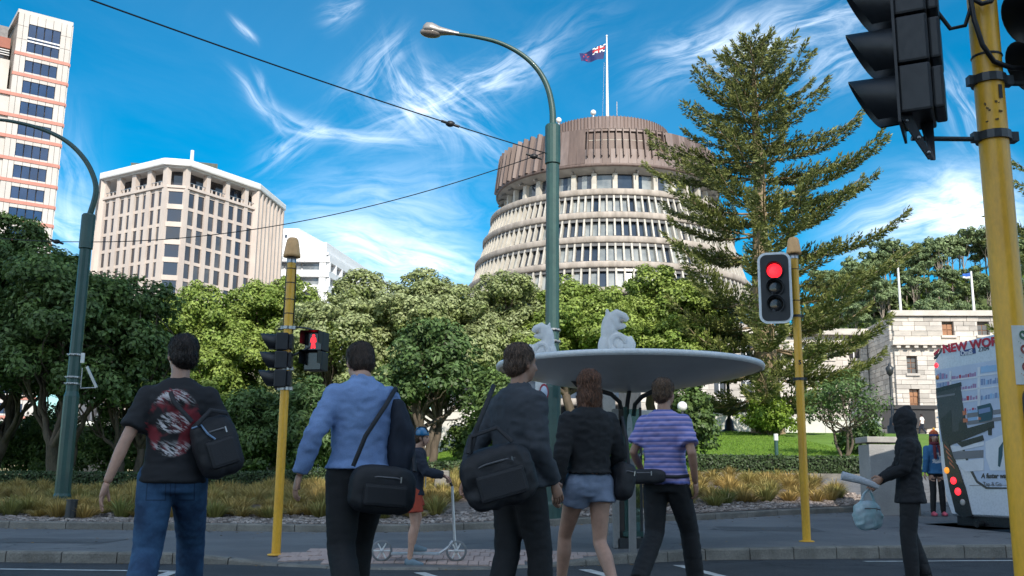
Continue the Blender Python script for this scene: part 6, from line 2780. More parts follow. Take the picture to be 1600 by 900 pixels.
C_PALE = flatm('print_pale_blue', (0.50, 0.57, 0.72))
C_GREY = flatm('print_grey', (0.20, 0.20, 0.22))
C_MID = flatm('print_mid_blue', (0.20, 0.28, 0.48))
C_BLK = flatm('print_black', (0.018, 0.02, 0.026), .25)
C_DK = flatm('print_dark', (0.05, 0.05, 0.06), .25)
C_RED = flatm('print_red', (0.45, 0.03, 0.06))
C_PURP = flatm('print_purple', (0.36, 0.22, 0.38))
C_TEAL = flatm('print_teal', (0.03, 0.09, 0.12))
C_SKYB = flatm('print_sky', (0.30, 0.48, 0.72))
C_WHT = flatm('print_white', (0.70, 0.72, 0.78))
C_ORG = flatm('print_orange', (0.70, 0.30, 0.04))
C_NAVY = flatm('print_navy', (0.04, 0.07, 0.22))
# everything printed below is drawn on the flat rear at its own place and size
ad = decal('advert', C_PALE, [[(1463, 578), (1660, 545), (1660, 770), (1548, 764), (1531, 757), (1519, 738), (1504, 700), (1470, 690)]], .004)
Q = lambda x0, y0, x1, y1, s=-.13: [(x0, y0), (x1, y0 + (x1 - x0) * s), (x1, y1 + (x1 - x0) * s), (x0, y1)]
bins = {0: [], 1: [], 2: [], 3: []}
ra = random.Random(12)
for (x0, x1, rows, pal) in ((1465, 1483, (583, 595, 606), (1, 1, 2)), (1487, 1527, (585, 603, 621, 640), (0, 2, 2, 0)), (1533, 1600, (572,), (1, 1, 3)), (1533, 1600, (592, 615), (3, 1, 3))):
    for ry_ in rows:
        x = x0
        while x < x1 - 2:
            w = ra.uniform(1.6, 4.0)
            h = ra.uniform(5, 10)
            yb0 = ry_ + 10 - (x - x0) * .13 - (x0 - 1465) * .0
            bins[pal[ra.randrange(3)]].append([(x, yb0 - h), (x + w, yb0 - h - w * .13), (x + w, yb0 - w * .13), (x, yb0)])
            x += w + ra.uniform(.3, 1.6)
decal('printed_goods', C_RED, bins[0], .008, ad)
decal('printed_goods', C_MID, bins[1], .008, ad)
decal('printed_goods', C_PURP, bins[2], .008, ad)
decal('printed_goods', C_SKYB, bins[3], .008, ad)
decal('printed_shelf', C_WHT, [Q(1464, y, 1530, y + 2.5) for y in (596, 614, 632, 651)] + [Q(1484, 580, 1487, 650), Q(1528, 574, 1532, 660), Q(1532, 585, 1610, 588), Q(1532, 606, 1610, 608)], .0095, ad)
decal('printed_band', C_SKYB, [Q(1533, 573, 1610, 583), Q(1512, 642, 1528, 662)], .0105, ad)
decal('printed_kiosk', C_DK, [[(1463, 612), (1501, 600), (1506, 640), (1513, 676), (1473, 690), (1467, 650)]], .012, ad)
decal('printed_kiosk', C_BLK, [[(1463, 607), (1502, 597), (1503, 603), (1464, 614)], [(1471, 655), (1487, 640), (1489, 680), (1474, 686)], [(1499, 662), (1508, 648), (1513, 676), (1499, 680)]], .014, ad)
decal('printed_stripe', C_GREY, [Q(1464, 619, 1493, 622, -.16)], .016, ad)
decal('printed_belt', C_GREY, [Q(1512, 646, 1564, 653), Q(1512, 658, 1566, 664), Q(1488, 706, 1537, 718, -.06)], .012, ad)
decal('printed_counter', C_BLK, [[(1472, 680), (1553, 658), (1554, 668), (1540, 674), (1480, 698)], [(1496, 692), (1536, 680), (1538, 688), (1504, 699)], [(1545, 668), (1550, 668), (1550, 680), (1545, 680)]], .016, ad)
decal('printed_terminal', C_TEAL, [[(1528, 635), (1548, 630), (1552, 640), (1551, 656), (1531, 660)]], .018, ad)
decal('printed_screen', C_MID, [[(1530, 640), (1548, 636), (1549, 643), (1531, 647)]], .0195, ad)
decal('printed_bag', C_ORG, [[(1505, 642), (1510, 642), (1511, 648), (1506, 649)], [(1506, 654), (1513, 654), (1513, 660), (1506, 660)], [(1530, 652), (1534, 652), (1534, 656), (1530, 656)]], .0195, ad)
decal('printed_tray', C_WHT, [[(1488, 698), (1538, 690), (1538, 696), (1492, 706)], [(1492, 722), (1538, 716), (1538, 735), (1510, 737)]], .012, ad)
decal('printed_wall', C_WHT, [[(1540, 690), (1590, 670), (1600, 700), (1600, 735), (1548, 735), (1541, 715)]], .007, ad)
decal('printed_arm', C_TEAL, [[(1561, 700), (1568, 690), (1567, 712), (1563, 730), (1560, 728)]], .010, ad)
decal('panel_seam', C_DK, [[(1500, 690), (1503, 690), (1518, 731), (1528, 751), (1543, 761), (1600, 762), (1600, 764), (1541, 764), (1526, 754), (1515, 734)]], .009)
decal('panel_seam', C_GREY, [Q(1515, 758, 1600, 759, -.005)], .004)
# corner emblem
decal('corner_emblem', C_RED, [[(1459, 552), (1467, 545), (1464, 552), (1460, 556)]], .006)
decal('corner_emblem', C_DK, [[(1459, 559), (1469, 549), (1471, 544), (1470, 551), (1460, 562)]], .006)
decal('badge', C_NAVY, [[(1500, 549), (1524, 543), (1525, 552), (1501, 556)]], .006)


def bus_text(txt, px, py, hpx, m, name, bold=0, shear=0, squash=1.0, d=.008, x1=None):
    x, z = bp(px, py)
    _, z2 = bp(px, py - hpx)
    size = (z2 - z) / .70
    if x1:
        xe, _ = bp(x1, py)
    M = TB @ Matrix.Translation((x, -d, z)) @ Matrix.Rotation(R(90), 4, 'X')
    o = text_mesh(txt, size, m, name, bus, M, ext=.002, bold=bold, shear=shear, squash=squash)
    return o


# "NEW WORLD" runs from pixel 1473 and its R ends at 1558
bus_text('NEW WORLD', 1473.5, 551.5, 12.5, flatm('letter_red', (0.50, 0.02, 0.05)), 'lettering', bold=.008, squash=1.17)
bus_text('OmiS', 1502, 555.5, 7.0, C_WHT, 'badge_lettering', bold=.004, squash=1.02, d=.010)
bus_text('2304', 1529, 549.5, 6.5, C_DK, 'fleet_number', squash=1.15)
bus_text('A faster way', 1534, 747, 7.5, C_DK, 'lettering', bold=.003, shear=.25, squash=.95, d=.012)
bus_text('Tap & Go', 1537, 759, 6.2, C_GREY, 'lettering', squash=1.0, d=.012)
# tail light column
tl = decal('tail_light_panel', M_BUSK, [[(1474, 688), (1482, 690), (1490, 712), (1500, 735), (1510, 765), (1520, 806), (1505, 809), (1494, 800), (1484, 760), (1478, 725)]], .02)
decal('chevron', C_ORG, [[(1477 + i * 2.6, 694 + i * 9), (1484 + i * 2.6, 702 + i * 9), (1486 + i * 2.6, 706 + i * 9), (1477.5 + i * 2.6, 698 + i * 9)] for i in range(4)], .024, tl)


def disc(px, py, rpx, m, name, d=.03):
    x, z = bp(px, py)
    _, z2 = bp(px, py - rpx)
    mb_ = MB(TB)
    r_ = z2 - z
    mb_.lathe([(.001, -.012), (r_ * .6, -.010), (r_, 0), (r_, .03)], 20, (x, -d, z), axis='Y')
    return mb_.build(name, m, bus)


disc(1481, 735, 5.0, M_AMBER, 'indicator_light')
disc(1491.5, 751, 5.6, M_TAIL, 'tail_light')
disc(1498.5, 768, 5.8, M_TAIL, 'brake_light')
disc(1506, 785, 5.0, M_CLEAR, 'reverse_light')
disc(1463, 571, 3.8, M_TAIL, 'marker_light', .008)
disc(1465, 590, 3.6, M_AMBER2, 'marker_light', .008)
# ================================================================== PEOPLE
def frameT(loc, heading):
    return Matrix.Translation(loc) @ Matrix.Rotation(heading, 4, 'Z')


def ringloft(mb, rings, n=18):
    """rings: (center Vector, rx, ry) stacked; ellipse in local xy"""
    vs, fs = [], []
    for c, rx, ry in rings:
        for k in range(n):
            a = 2 * math.pi * k / n
            ca, sa = math.cos(a), math.sin(a)
            e = .82
            vs.append((c[0] + rx * math.copysign(abs(ca) ** e, ca), c[1] + ry * math.copysign(abs(sa) ** e, sa), c[2]))
    for i in range(len(rings) - 1):
        for k in range(n):
            fs.append((i * n + k, i * n + (k + 1) % n, (i + 1) * n + (k + 1) % n, (i + 1) * n + k))
    fs.append(tuple(range(n - 1, -1, -1)))
    m = (len(rings) - 1) * n
    fs.append(tuple(m + k for k in range(n)))
    mb.add(vs, fs, True)


def capsule(mb, pts, rad, n=12):
    """tube with rounded ends"""
    pts = [Vector(p) for p in pts]
    t0 = (pts[1] - pts[0]).normalized()
    t1 = (pts[-1] - pts[-2]).normalized()
    P = [pts[0] - t0 * rad[0] * .8, pts[0] - t0 * rad[0] * .45] + pts + [pts[-1] + t1 * rad[-1] * .45, pts[-1] + t1 * rad[-1] * .8]
    Rr = [rad[0] * .45, rad[0] * .85] + list(rad) + [rad[-1] * .85, rad[-1] * .45]
    mb.tube(P, Rr, n)


def lerp3(a, b, t):
    return Vector(a).lerp(Vector(b), t)


TORSO = [(0.0, .165, .118), (.12, .158, .112), (.28, .146, .102), (.45, .152, .105), (.62, .168, .112), (.78, .178, .112), (.90, .158, .095), (.97, .095, .075)]
BASE = dict(pel=(0, 0, .93), neck=(0, -.01, 1.47), head=(0, .015, 1.635),
            shL=(-.168, -.01, 1.395), shR=(.168, -.01, 1.395), elL=(-.235, -.05, 1.13), elR=(.235, -.05, 1.13),
            wrL=(-.25, .03, .885), wrR=(.25, .03, .885),
            hipL=(-.088, 0, .92), hipR=(.088, 0, .92), knL=(-.095, .16, .51), knR=(.095, .03, .50),
            anL=(-.095, .27, .10), anR=(.095, -.27, .17), toeR=-.5, toeL=0.15)
SKIN = [mat('skin_fair', (0.50, 0.29, 0.21), .5, var=.08, scale=8), mat('skin_tan', (0.40, 0.22, 0.15), .5, var=.08, scale=8)]


def hand(mb, wrist, elbow, side, curl=.5, n_in=None, s=1.0):
    """palm, four unequal bent fingers and a thumb; n_in points from the palm towards the thigh"""
    w, e = Vector(wrist), Vector(elbow)
    d = (w - e).normalized()
    d = (d + Vector((0, 0.05, -.25))).normalized()
    nin = Vector(n_in) if n_in else Vector((-side, 0, 0))
    nin = (nin - d * nin.dot(d)).normalized()
    f = d.cross(nin).normalized()            # across the palm
    if f.y < 0:
        f = -f
    c0 = w + d * .015 * s
    # palm as a flattened loft
    vs, fs = [], []
    n = 12
    rings = [(0, .024, .018), (.02, .032, .019), (.05, .040, .017), (.078, .041, .014), (.088, .036, .010)]
    for L, a_, b_ in rings:
        for k in range(n):
            an = 2 * math.pi * k / n
            vs.append(c0 + d * L * s + f * a_ * s * math.cos(an) + nin * b_ * s * math.sin(an))
    for i in range(len(rings) - 1):
        for k in range(n):
            fs.append((i * n + k, i * n + (k + 1) % n, (i + 1) * n + (k + 1) % n, (i + 1) * n + k))
    fs.append(tuple((len(rings) - 1) * n + k for k in range(n)))
    fs.append(tuple(range(n - 1, -1, -1)))
    mb.add(vs, fs, True)
    for i, (off, L) in enumerate(((.030, .072), (.010, .080), (-.010, .075), (-.029, .058))):
        p = c0 + d * (.078 * s) + f * off * s
        dd = (d + f * (off * 1.2)).normalized()
        pts, rr = [p - dd * .01], [.0088 * s]
        ang = 0
        for j, fr in enumerate((.45, .30, .25)):
            ang += curl * (.55 + .12 * i) * (.8 if j == 0 else 1.0)
            v_ = dd * math.cos(ang) + nin * math.sin(ang)
            p = p + v_ * L * fr * s
            pts.append(p)
            rr.append((.0086 - .0012 * j) * s)
        capsule(mb, pts, rr, 8)
    p = c0 + d * .018 * s + f * .030 * s
    pts = [p, p + (f * .75 + d * .65 + nin * .35).normalized() * .035 * s, p + (f * .45 + d * .9 + nin * .5).normalized() * .062 * s]
    pts.append(pts[-1] + (d * .9 + nin * .45).normalized() * .02 * s)
    capsule(mb, pts, [.013 * s, .0105 * s, .009 * s, .0078 * s], 8)


def add_geometry(o, mb, parent_chain_base):
    bm = bmesh.new()
    bm.from_mesh(o.data)
    base = parent_chain_base
    vs = [bm.verts.new((x - base[0], y - base[1], z - base[2])) for x, y, z in mb.v]
    for f in mb.f:
        try:
            fc = bm.faces.new([vs[i] for i in f])
            fc.smooth = True
        except ValueError:
            pass
    bm.to_mesh(o.data)
    bm.free()


def store_local(o, T, base):
    """keep the wearer's own coordinates on the cloth, for its print or stripes"""
    Ti = T.inverted()
    me = o.data
    a = me.attributes.new('body_pos', 'FLOAT_VECTOR', 'POINT')
    co = np.empty(len(me.vertices) * 3)
    me.vertices.foreach_get('co', co)
    co = co.reshape(-1, 3) + np.array(base)
    M = np.array(Ti)
    q = co @ M[:3, :3].T + M[:3, 3]
    a.data.foreach_set('vector', q.ravel().astype(np.float32))


def hair_mat(name, c):
    return mat(name, c, .5, var=.25, scale=20, stretch=(1, 1, .25), fine=.35, fscale=120, bump=1.0, bscale=160)


def person(label, X, Y, zg, H, heading, pose=None, skin=0, hair=('short', (0.05, 0.03, 0.02)), top=None, bottom=None, shoes=None, build=1.0, lean=0.0, seed=0, vox=.0125,
           group=None, face=False, extra=None):
    """top: dict(mat, sleeve 'short'|'long'|None, hem z, loose, hood); bottom: dict(mat, kind 'trousers'|'shorts', loose)"""
    J = dict(BASE)
    J.update(pose or {})
    s = H / 1.75
    T = frameT((X, Y, zg), heading) @ Matrix.Diagonal((s, s, s, 1))
    root = thing('person', (X, Y, zg), label, 'person', group)
    base = (X, Y, zg)
    g = lambda k: Vector(J[k])
    sk = SKIN[skin]

    def torso_rings(off, z0t=0.0, z1t=.97):
        res = []
        p, nk = g('pel') + Vector((0, 0, .0)), g('neck') + Vector((0, 0, .02))
        for t, rx, ry in TORSO:
            if z0t - .001 <= t <= z1t + .001:
                res.append((p.lerp(nk, t), rx * build + off, ry * build + off))
        return res

    # ---- body: one continuous surface
    mb = MB(T)
    ringloft(mb, torso_rings(-.014))
    capsule(mb, [g('neck') - Vector((0, 0, .05)), g('neck') + Vector((0, .003, .05)), g('head') - Vector((0, .01, .06))], [.062, .056, .055], 14)
    hc = g('head')
    hh = J.get('turn', 0.0)
    Hm = Matrix.Translation(hc) @ Matrix.Rotation(hh, 4, 'Z') @ Matrix.Rotation(J.get('nod', 0.0), 4, 'X')
    mh = MB(T @ Hm)
    mh.ball((0, -.010, .035), (.076, .094, .088), 20, 14)
    mh.ball((0, .022, -.03), (.060, .068, .075), 18, 12)
    mh.ball((0, .052, -.078), (.030, .030, .022), 12, 8)
    mh.tube([(0, .078, .03), (0, .098, .0), (0, .108, -.020), (0, .090, -.030)], [.011, .013, .017, .012], 8)
    mh.ball((0, .080, .036), (.052, .016, .012), 12, 8)
    for q in (-1, 1):
        mh.ball((q * .078, -.005, .0), (.012, .022, .034), 10, 8)
        mh.ball((q * .036, .062, -.015), (.022, .020, .02), 10, 8)
    mh.tube([(-.022, .083, -.052), (0, .092, -.050), (.022, .083, -.052)], [.006, .009, .006], 8)
    mb.v += mh.v
    off_ = len(mb.v) - len(mh.v)
    mb.f += [tuple(i + off_ for i in f) for f in mh.f]
    mb.s += mh.s
    mb.mi += mh.mi
    for q in 'LR':
        capsule(mb, [g('sh' + q), lerp3(J['sh' + q], J['el' + q], .35), g('el' + q), lerp3(J['el' + q], J['wr' + q], .3), g('wr' + q)], [.050 * build, .044 * build, .036, .037, .025], 12)
        hp, kn, an = g('hip' + q), g('kn' + q), g('an' + q)
        capsule(mb, [hp, hp.lerp(kn, .3), hp.lerp(kn, .75), kn, kn.lerp(an, .28) + Vector((0, -.012, 0)), kn.lerp(an, .7), an], [.088 * build, .080, .060, .052, .056, .040, .034], 14)
        ft = Vector((0, math.cos(J['toe' + q]), math.sin(J['toe' + q]))) if True else None
        capsule(mb, [an - ft * .035 + Vector((0, 0, -.045)), an + ft * .06 + Vector((0, 0, -.052)), an + ft * .14 + Vector((0, 0, -.062))], [.032, .034, .026], 10)
    bo = mb.build('body', sk, root, remesh=vox * s * .9, smooth_it=3)
    mb = MB(T)
    for q, sd in (('L', -1), ('R', 1)):
        hand(mb, J['wr' + q], J['el' + q], sd, curl=J.get('curl' + q, .45), n_in=J.get('nin' + q))
    add_geometry(bo, mb, base)
    if face:
        for q in (-1, 1):
            mb = MB(T @ Hm)
            mb.ball((q * .031, .083, .012), (.011, .008, .007), 10, 8)
            mb.build('eye', mat('eye_dark', (0.05, 0.03, 0.02), .2), root)
        mb = MB(T @ Hm)
        mb.tube([(-.024, .094, -.052), (0, .103, -.051), (.024, .094, -.052)], [.003, .006, .003], 6)
        mb.build('mouth', mat('lips', (0.42, 0.13, 0.11), .4), root)
    # ---- hair
    style, hcx = hair
    if style:
        mb = MB(T @ Hm)
        if style in ('short', 'long'):
            mb.ball((0, -.022, .055), (.086, .098, .086), 20, 14)
            mb.ball((0, -.050, .0), (.078, .068, .080), 18, 12)
            for q in (-1, 1):
                mb.ball((q * .068, -.02, .02), (.018, .04, .045), 10, 8)
        if style == 'long':
            mb.ball((0, -.062, -.07), (.085, .055, .12), 18, 12)
            mb.ball((0, -.060, -.16), (.088, .045, .10), 18, 12)
            for q in (-1, 1):
                mb.ball((q * .075, -.02, -.08), (.022, .04, .12), 12, 10)
        mb.build('hair', hair_mat('hair_%d' % int(hcx[0] * 1000), hcx), root, remesh=.008 * s, smooth_it=1, wrinkle=.007, wscale=45, wdir=(1, 1, .3), seed=seed)
        ho = [c for c in root.children if c.name.startswith('hair')][-1]
        me_ = ho.data
        nv_ = len(me_.vertices)
        co_ = np.empty(nv_ * 3); no_ = np.empty(nv_ * 3)
        me_.vertices.foreach_get('co', co_); me_.vertex_normals.foreach_get('vector', no_)
        rs_ = np.random.RandomState(seed + 50)
        pick = rs_.randint(0, nv_, 2600)
        co_, no_ = co_.reshape(-1, 3)[pick], no_.reshape(-1, 3)[pick]
        dn = np.array([0, 0, -1.0]) + .35 * rs_.normal(size=co_.shape)
        nn_ = unit(no_ + .25 * rs_.normal(size=co_.shape))
        ln_ = .016 if style == 'short' else .032
        C_ = co_ + no_ * .003 + np.array(base)
        lm = leafmat('hair_strand_%d' % int(hcx[0] * 1000), hcx, tuple(c * .6 for c in hcx), tuple(min(1, c * 2.6) for c in hcx), trans=0, rough=.45, isl=.4)
        st = quads_object('hair_strands', C_, nn_, ln_ * s, .0016, lm, root, rs_.rand(2600), seed + 51, lean=dn * 4)
        st['kind'] = 'stuff'
    # ---- trousers or shorts
    if bottom:
        L = bottom.get('loose', .012)
        mb = MB(T)
        rg = [(c, rx + .008, ry + .008) for c, rx, ry in torso_rings(.0, 0, .12)]
        c0 = g('pel')
        ringloft(mb, [(c0 + Vector((0, 0, -.10)), .150 * build, .115 * build), (c0 + Vector((0, 0, -.03)), .176 * build, .132 * build)] + rg)
        for q in 'LR':
            hp, kn, an = g('hip' + q), g('kn' + q), g('an' + q)
            if bottom['kind'] == 'trousers':
                pts = [hp, hp.lerp(kn, .35), kn, kn.lerp(an, .45), an + Vector((0, 0, .0))]
                rr_ = [.098 * build + L, .088 * build + L, .070 + L, .068 + L, .058 + L * 1.2]
                mb.tube(pts + [an + (an - kn).normalized() * .03], rr_ + [rr_[-1]], 16)
                mb.ball(hp, rr_[0], 14, 10)
            else:
                e = hp.lerp(kn, bottom.get('len', .45))
                mb.tube([hp, hp.lerp(e, .5), e], [.098 * build + L, .100 * build + L, .098 * build + L * 1.6], 18)
                mb.ball(hp, .098 * build + L, 14, 10)
        bo_ = mb.build('trousers' if bottom['kind'] == 'trousers' else 'shorts', bottom['mat'], root, remesh=vox * s, smooth_it=2, wrinkle=.008, wscale=9, wdir=(1, 1, 2.2), seed=seed + 3)
        store_local(bo_, T, base)
    # ---- top
    if top:
        L = top.get('loose', .014)
        mb = MB(T)
        hem = top.get('hem', .02)           # metres below the pelvis point
        c0 = g('pel')
        rings = [(c0 - Vector((0, 0, hem)), .180 * build + L * 1.2, .135 * build + L * 1.2)] + [(c, rx + L, ry + L) for c, rx, ry in torso_rings(0, .12 if hem < .05 else 0, .97)]
        nk = g('neck')
        rings.append((nk + Vector((0, 0, .035)), .068, .066))
        ringloft(mb, rings, 22)
        for q in 'LR':
            sh, el, wr = g('sh' + q), g('el' + q), g('wr' + q)
            sgn = -1 if q == 'L' else 1
            if top.get('sleeve') == 'short':
                e = sh.lerp(el, .72)
                mb.tube([sh - Vector((sgn * .03, 0, 0)), sh, sh.lerp(e, .5), e], [.05, .054 * build + L, .052 + L, .054 + L * 1.4], 14)
                mb.ball(sh, .052 * build + L, 12, 10)
            elif top.get('sleeve') == 'long':
                mb.tube([sh - Vector((sgn * .03, 0, 0)), sh, sh.lerp(el, .5), el, el.lerp(wr, .5), wr], [.05, .052 * build + L, .048 + L, .041 + L, .038 + L, .029 + L], 14)
                mb.ball(sh, .051 * build + L, 12, 10)
        if top.get('hood') == 'up':
            hq = g('head')
            mb.ball(hq + Vector((0, -.01, .02)), (.108, .118, .135), 18, 14)
            capsule(mb, [g('neck'), hq - Vector((0, .0, .03))], [.10, .105], 16)
            mb.tube([hq + Vector((0, -.02, .10)), hq + Vector((0, -.045, .145)), hq + Vector((0, -.06, .17))], [.075, .04, .015], 12)
        if top.get('collar'):
            mb.lathe([(.066, -.02), (.074, .0), (.070, .04), (.062, .042)], 16, tuple(g('neck') + Vector((0, 0, .02))))
        o = mb.build(top.get('name', 'shirt'), top['mat'], root, remesh=vox * s, smooth_it=2, wrinkle=top.get('wr', .012), wscale=8.5, wdir=(1, 1, 1.7), seed=seed)
        store_local(o, T, base)
    # ---- shoes
    if shoes:
        for q in 'LR':
            an = g('an' + q)
            t_ = J['toe' + q]
            ft = Vector((0, math.cos(t_), math.sin(t_)))
            up = Vector((0, -math.sin(t_), math.cos(t_)))
            mb = MB(T)
            a0 = an - up * .052
            pts = [a0 - ft * .062, a0 - ft * .03, a0 + ft * .03, a0 + ft * .10, a0 + ft * .155, a0 + ft * .185]
            vs, fs = [], []
            n = 14
            for i, (p, w, h0, h1) in enumerate(zip(pts, (.02, .036, .038, .045, .040, .018), (.02, .04, .04, .04, .04, .03), (.035, .065, .060, .035, .020, .006))):
                for k in range(n):
                    a = 2 * math.pi * k / n
                    sa = math.sin(a)
                    vs.append(p + Vector((1, 0, 0)) * w * math.cos(a) + up * (sa * h1 if sa > 0 else max(-1, sa * 1.6) * h0))
            for i in range(len(pts) - 1):
                for k in range(n):
                    fs.append((i * n + k, i * n + (k + 1) % n, (i + 1) * n + (k + 1) % n, (i + 1) * n + k))
            fs.append(tuple(range(n)))
            fs.append(tuple((len(pts) - 1) * n + k for k in range(n)))
            mb.add(vs, fs, True)
            if shoes.get('high'):
                mb.tube([an - up * .02, an + up * .03], [.045, .042], 12)
            mb.build('shoe', shoes['mat'], root)
    return root, T


def soft_bag(name, label, T, size, m, strap=None, seed=0, cat='bag', flap=True, e=.55, wr=.012, pocket=True, strap_m=None):
    """rounded fabric bag; T places its centre, size = width, depth, height"""
    loc = T.to_translation()
    t = thing(name, tuple(loc), label, cat)
    mb = MB(T)
    w, d, h = size[0] / 2, size[1] / 2, size[2] / 2
    n, k_ = 20, 14
    vs, fs = [], []
    pw = lambda x, q: math.copysign(abs(x) ** q, x)
    for i in range(k_ + 1):
        p = math.pi * i / k_ - math.pi / 2
        for j in range(n):
            a = 2 * math.pi * j / n
            cp = pw(math.cos(p), e)
            sag = 1 + .10 * (1 - i / k_)
            vs.append((w * cp * pw(math.cos(a), e) * sag, d * cp * pw(math.sin(a), e) * sag, h * pw(math.sin(p), e)))
    for i in range(k_):
        for j in range(n):
            fs.append((i * n + j, i * n + (j + 1) % n, (i + 1) * n + (j + 1) % n, (i + 1) * n + j))
    mb.add(vs, fs, True)
    mb.build('body', m, t, remesh=.014, smooth_it=1, wrinkle=wr, wscale=8, seed=seed)
    if pocket:
        mb = MB(T)
        mb.box((0, -d * 1.0, -h * .25), (w * 1.4, .05, h * .9))
        mb.build('pocket', m, t, bevel=.02)
    if flap:
        mb = MB(T)
        mb.tube([(-w * .75, -d * .80, h * .42), (-w * .3, -d * 1.02, h * .5), (w * .3, -d * 1.02, h * .5), (w * .75, -d * .80, h * .42)], .006, 6)
        z_ = mb.build('zip', mat('zip_grey', (0.16, 0.16, 0.17), .35, metal=.5), t)
        mb = MB(T)
        mb.box((w * .45, -d * 1.04, h * .44), (.008, .006, .035))
        mb.build('zip_pull', M_STEEL, z_)
    if strap:
        for s_ in strap:
            mb = MB(T)
            mb.tube(s_, .014, 8, flat=.5)
            mb.build('strap', strap_m or m, t)
    return t


# ---- cloths
def printed_shirt():
    m = bpy.data.materials.new('black_tee_with_print')
    m.use_nodes = True
    m.node_tree.nodes.clear()
    T_ = NT(m.node_tree)
    o = T_.node('ShaderNodeOutputMaterial')
    b = T_.node('ShaderNodeBsdfPrincipled')
    b.inputs['Roughness'].default_value = .85
    a = T_.node('ShaderNodeAttribute')
    a.attribute_name = 'body_pos'
    s = T_.node('ShaderNodeSeparateXYZ')
    T_.lk(a.outputs['Vector'], s.inputs[0])
    x, y, z = s.outputs
    u_ = T_.m('DIVIDE', T_.m('ADD', x, .01), .155)
    v_ = T_.m('DIVIDE', T_.m('SUBTRACT', z, 1.235), .205)
    r2 = T_.m('ADD', T_.m('MULTIPLY', u_, u_), T_.m('MULTIPLY', v_, v_))
    nv = T_.comb(T_.m('ADD', T_.m('MULTIPLY', u_, 2.2), T_.m('MULTIPLY', v_, 1.0)), T_.m('ADD', T_.m('MULTIPLY', v_, 9.0), T_.m('MULTIPLY', u_, 3.5)), 0.0)
    n1 = T_.noise(nv, 1.3, 5, .65, .8)
    n2 = T_.noise(T_.comb(u_, v_, 2.0), 1.4, 3, .5, .4)
    mask = T_.mr(T_.m('ADD', r2, T_.m('MULTIPLY', T_.m('SUBTRACT', n1, .5), .9)), .85, 1.0, 1, 0)
    back = T_.mr(y, -.02, -.05, 0, 1)
    mask = T_.m('MULTIPLY', mask, back)
    ringm = T_.m('ADD', T_.mr(T_.m('ABSOLUTE', v_), .45, .75), T_.mr(T_.m('ADD', T_.m('MULTIPLY', u_, u_), T_.m('MULTIPLY', T_.m('MULTIPLY', v_, v_), 4.0)), .45, .2), None, True)
    white = T_.m('MULTIPLY', T_.mr(n1, .45, .58), ringm)
    red = T_.mr(n2, .42, .56)
    c = T_.mix(red, (.012, .012, .015), (.20, .02, .03))
    c = T_.mix(white, c, (.66, .63, .65))
    c = T_.mix(mask, (.012, .013, .017), c)
    T_.lk(c, b.inputs['Base Color'])
    T_.lk(b.outputs[0], o.inputs['Surface'])
    return m


def striped_shirt():
    m = bpy.data.materials.new('violet_striped_shirt')
    m.use_nodes = True
    m.node_tree.nodes.clear()
    T_ = NT(m.node_tree)
    o = T_.node('ShaderNodeOutputMaterial')
    b = T_.node('ShaderNodeBsdfPrincipled')
    b.inputs['Roughness'].default_value = .8
    a = T_.node('ShaderNodeAttribute')
    a.attribute_name = 'body_pos'
    s = T_.node('ShaderNodeSeparateXYZ')
    T_.lk(a.outputs['Vector'], s.inputs[0])
    n = T_.noise(a.outputs['Vector'], 5, 3, .5)
    z = T_.m('ADD', s.outputs[2], T_.m('MULTIPLY', n, .01))
    w = T_.m('SINE', T_.m('MULTIPLY', z, 2 * math.pi / .042))
    w2 = T_.m('SINE', T_.m('MULTIPLY', z, 2 * math.pi / .021))
    c = T_.mix(T_.mr(w, -.3, .3), (.13, .16, .44), (.42, .33, .56))
    c = T_.mix(T_.m('MULTIPLY', T_.mr(w2, .5, .8), .6), c, (.10, .10, .30))
    T_.lk(c, b.inputs['Base Color'])
    T_.lk(b.outputs[0], o.inputs['Surface'])
    return m


def sweater_mat():
    m = bpy.data.materials.new('blue_sweater_with_white_print')
    m.use_nodes = True
    m.node_tree.nodes.clear()
    T_ = NT(m.node_tree)
    o = T_.node('ShaderNodeOutputMaterial')
    b = T_.node('ShaderNodeBsdfPrincipled')
    b.inputs['Roughness'].default_value = .85
    a = T_.node('ShaderNodeAttribute')
    a.attribute_name = 'body_pos'
    s = T_.node('ShaderNodeSeparateXYZ')
    T_.lk(a.outputs['Vector'], s.inputs[0])
    x, y, z = s.outputs
    n = T_.noise(a.outputs['Vector'], 14, 3, .6)
    mk_ = T_.m('MULTIPLY', T_.mr(T_.m('ABSOLUTE', x), .11, .09, 0, 1), T_.mr(T_.m('ABSOLUTE', T_.m('SUBTRACT', z, 1.2)), .12, .10, 0, 1))
    mk_ = T_.m('MULTIPLY', T_.m('MULTIPLY', mk_, T_.mr(n, .46, .54)), T_.mr(y, .03, .05))
    c = T_.mix(mk_, (.03, .13, .28), (.6, .62, .66))
    T_.lk(c, b.inputs['Base Color'])
    T_.lk(b.outputs[0], o.inputs['Surface'])
    return m


def cloth(name, c, **kw):
    return mat(name, c, kw.pop('rough', .85), var=.12, scale=6, fine=.12, fscale=140, bump=.3, bscale=300, **kw)


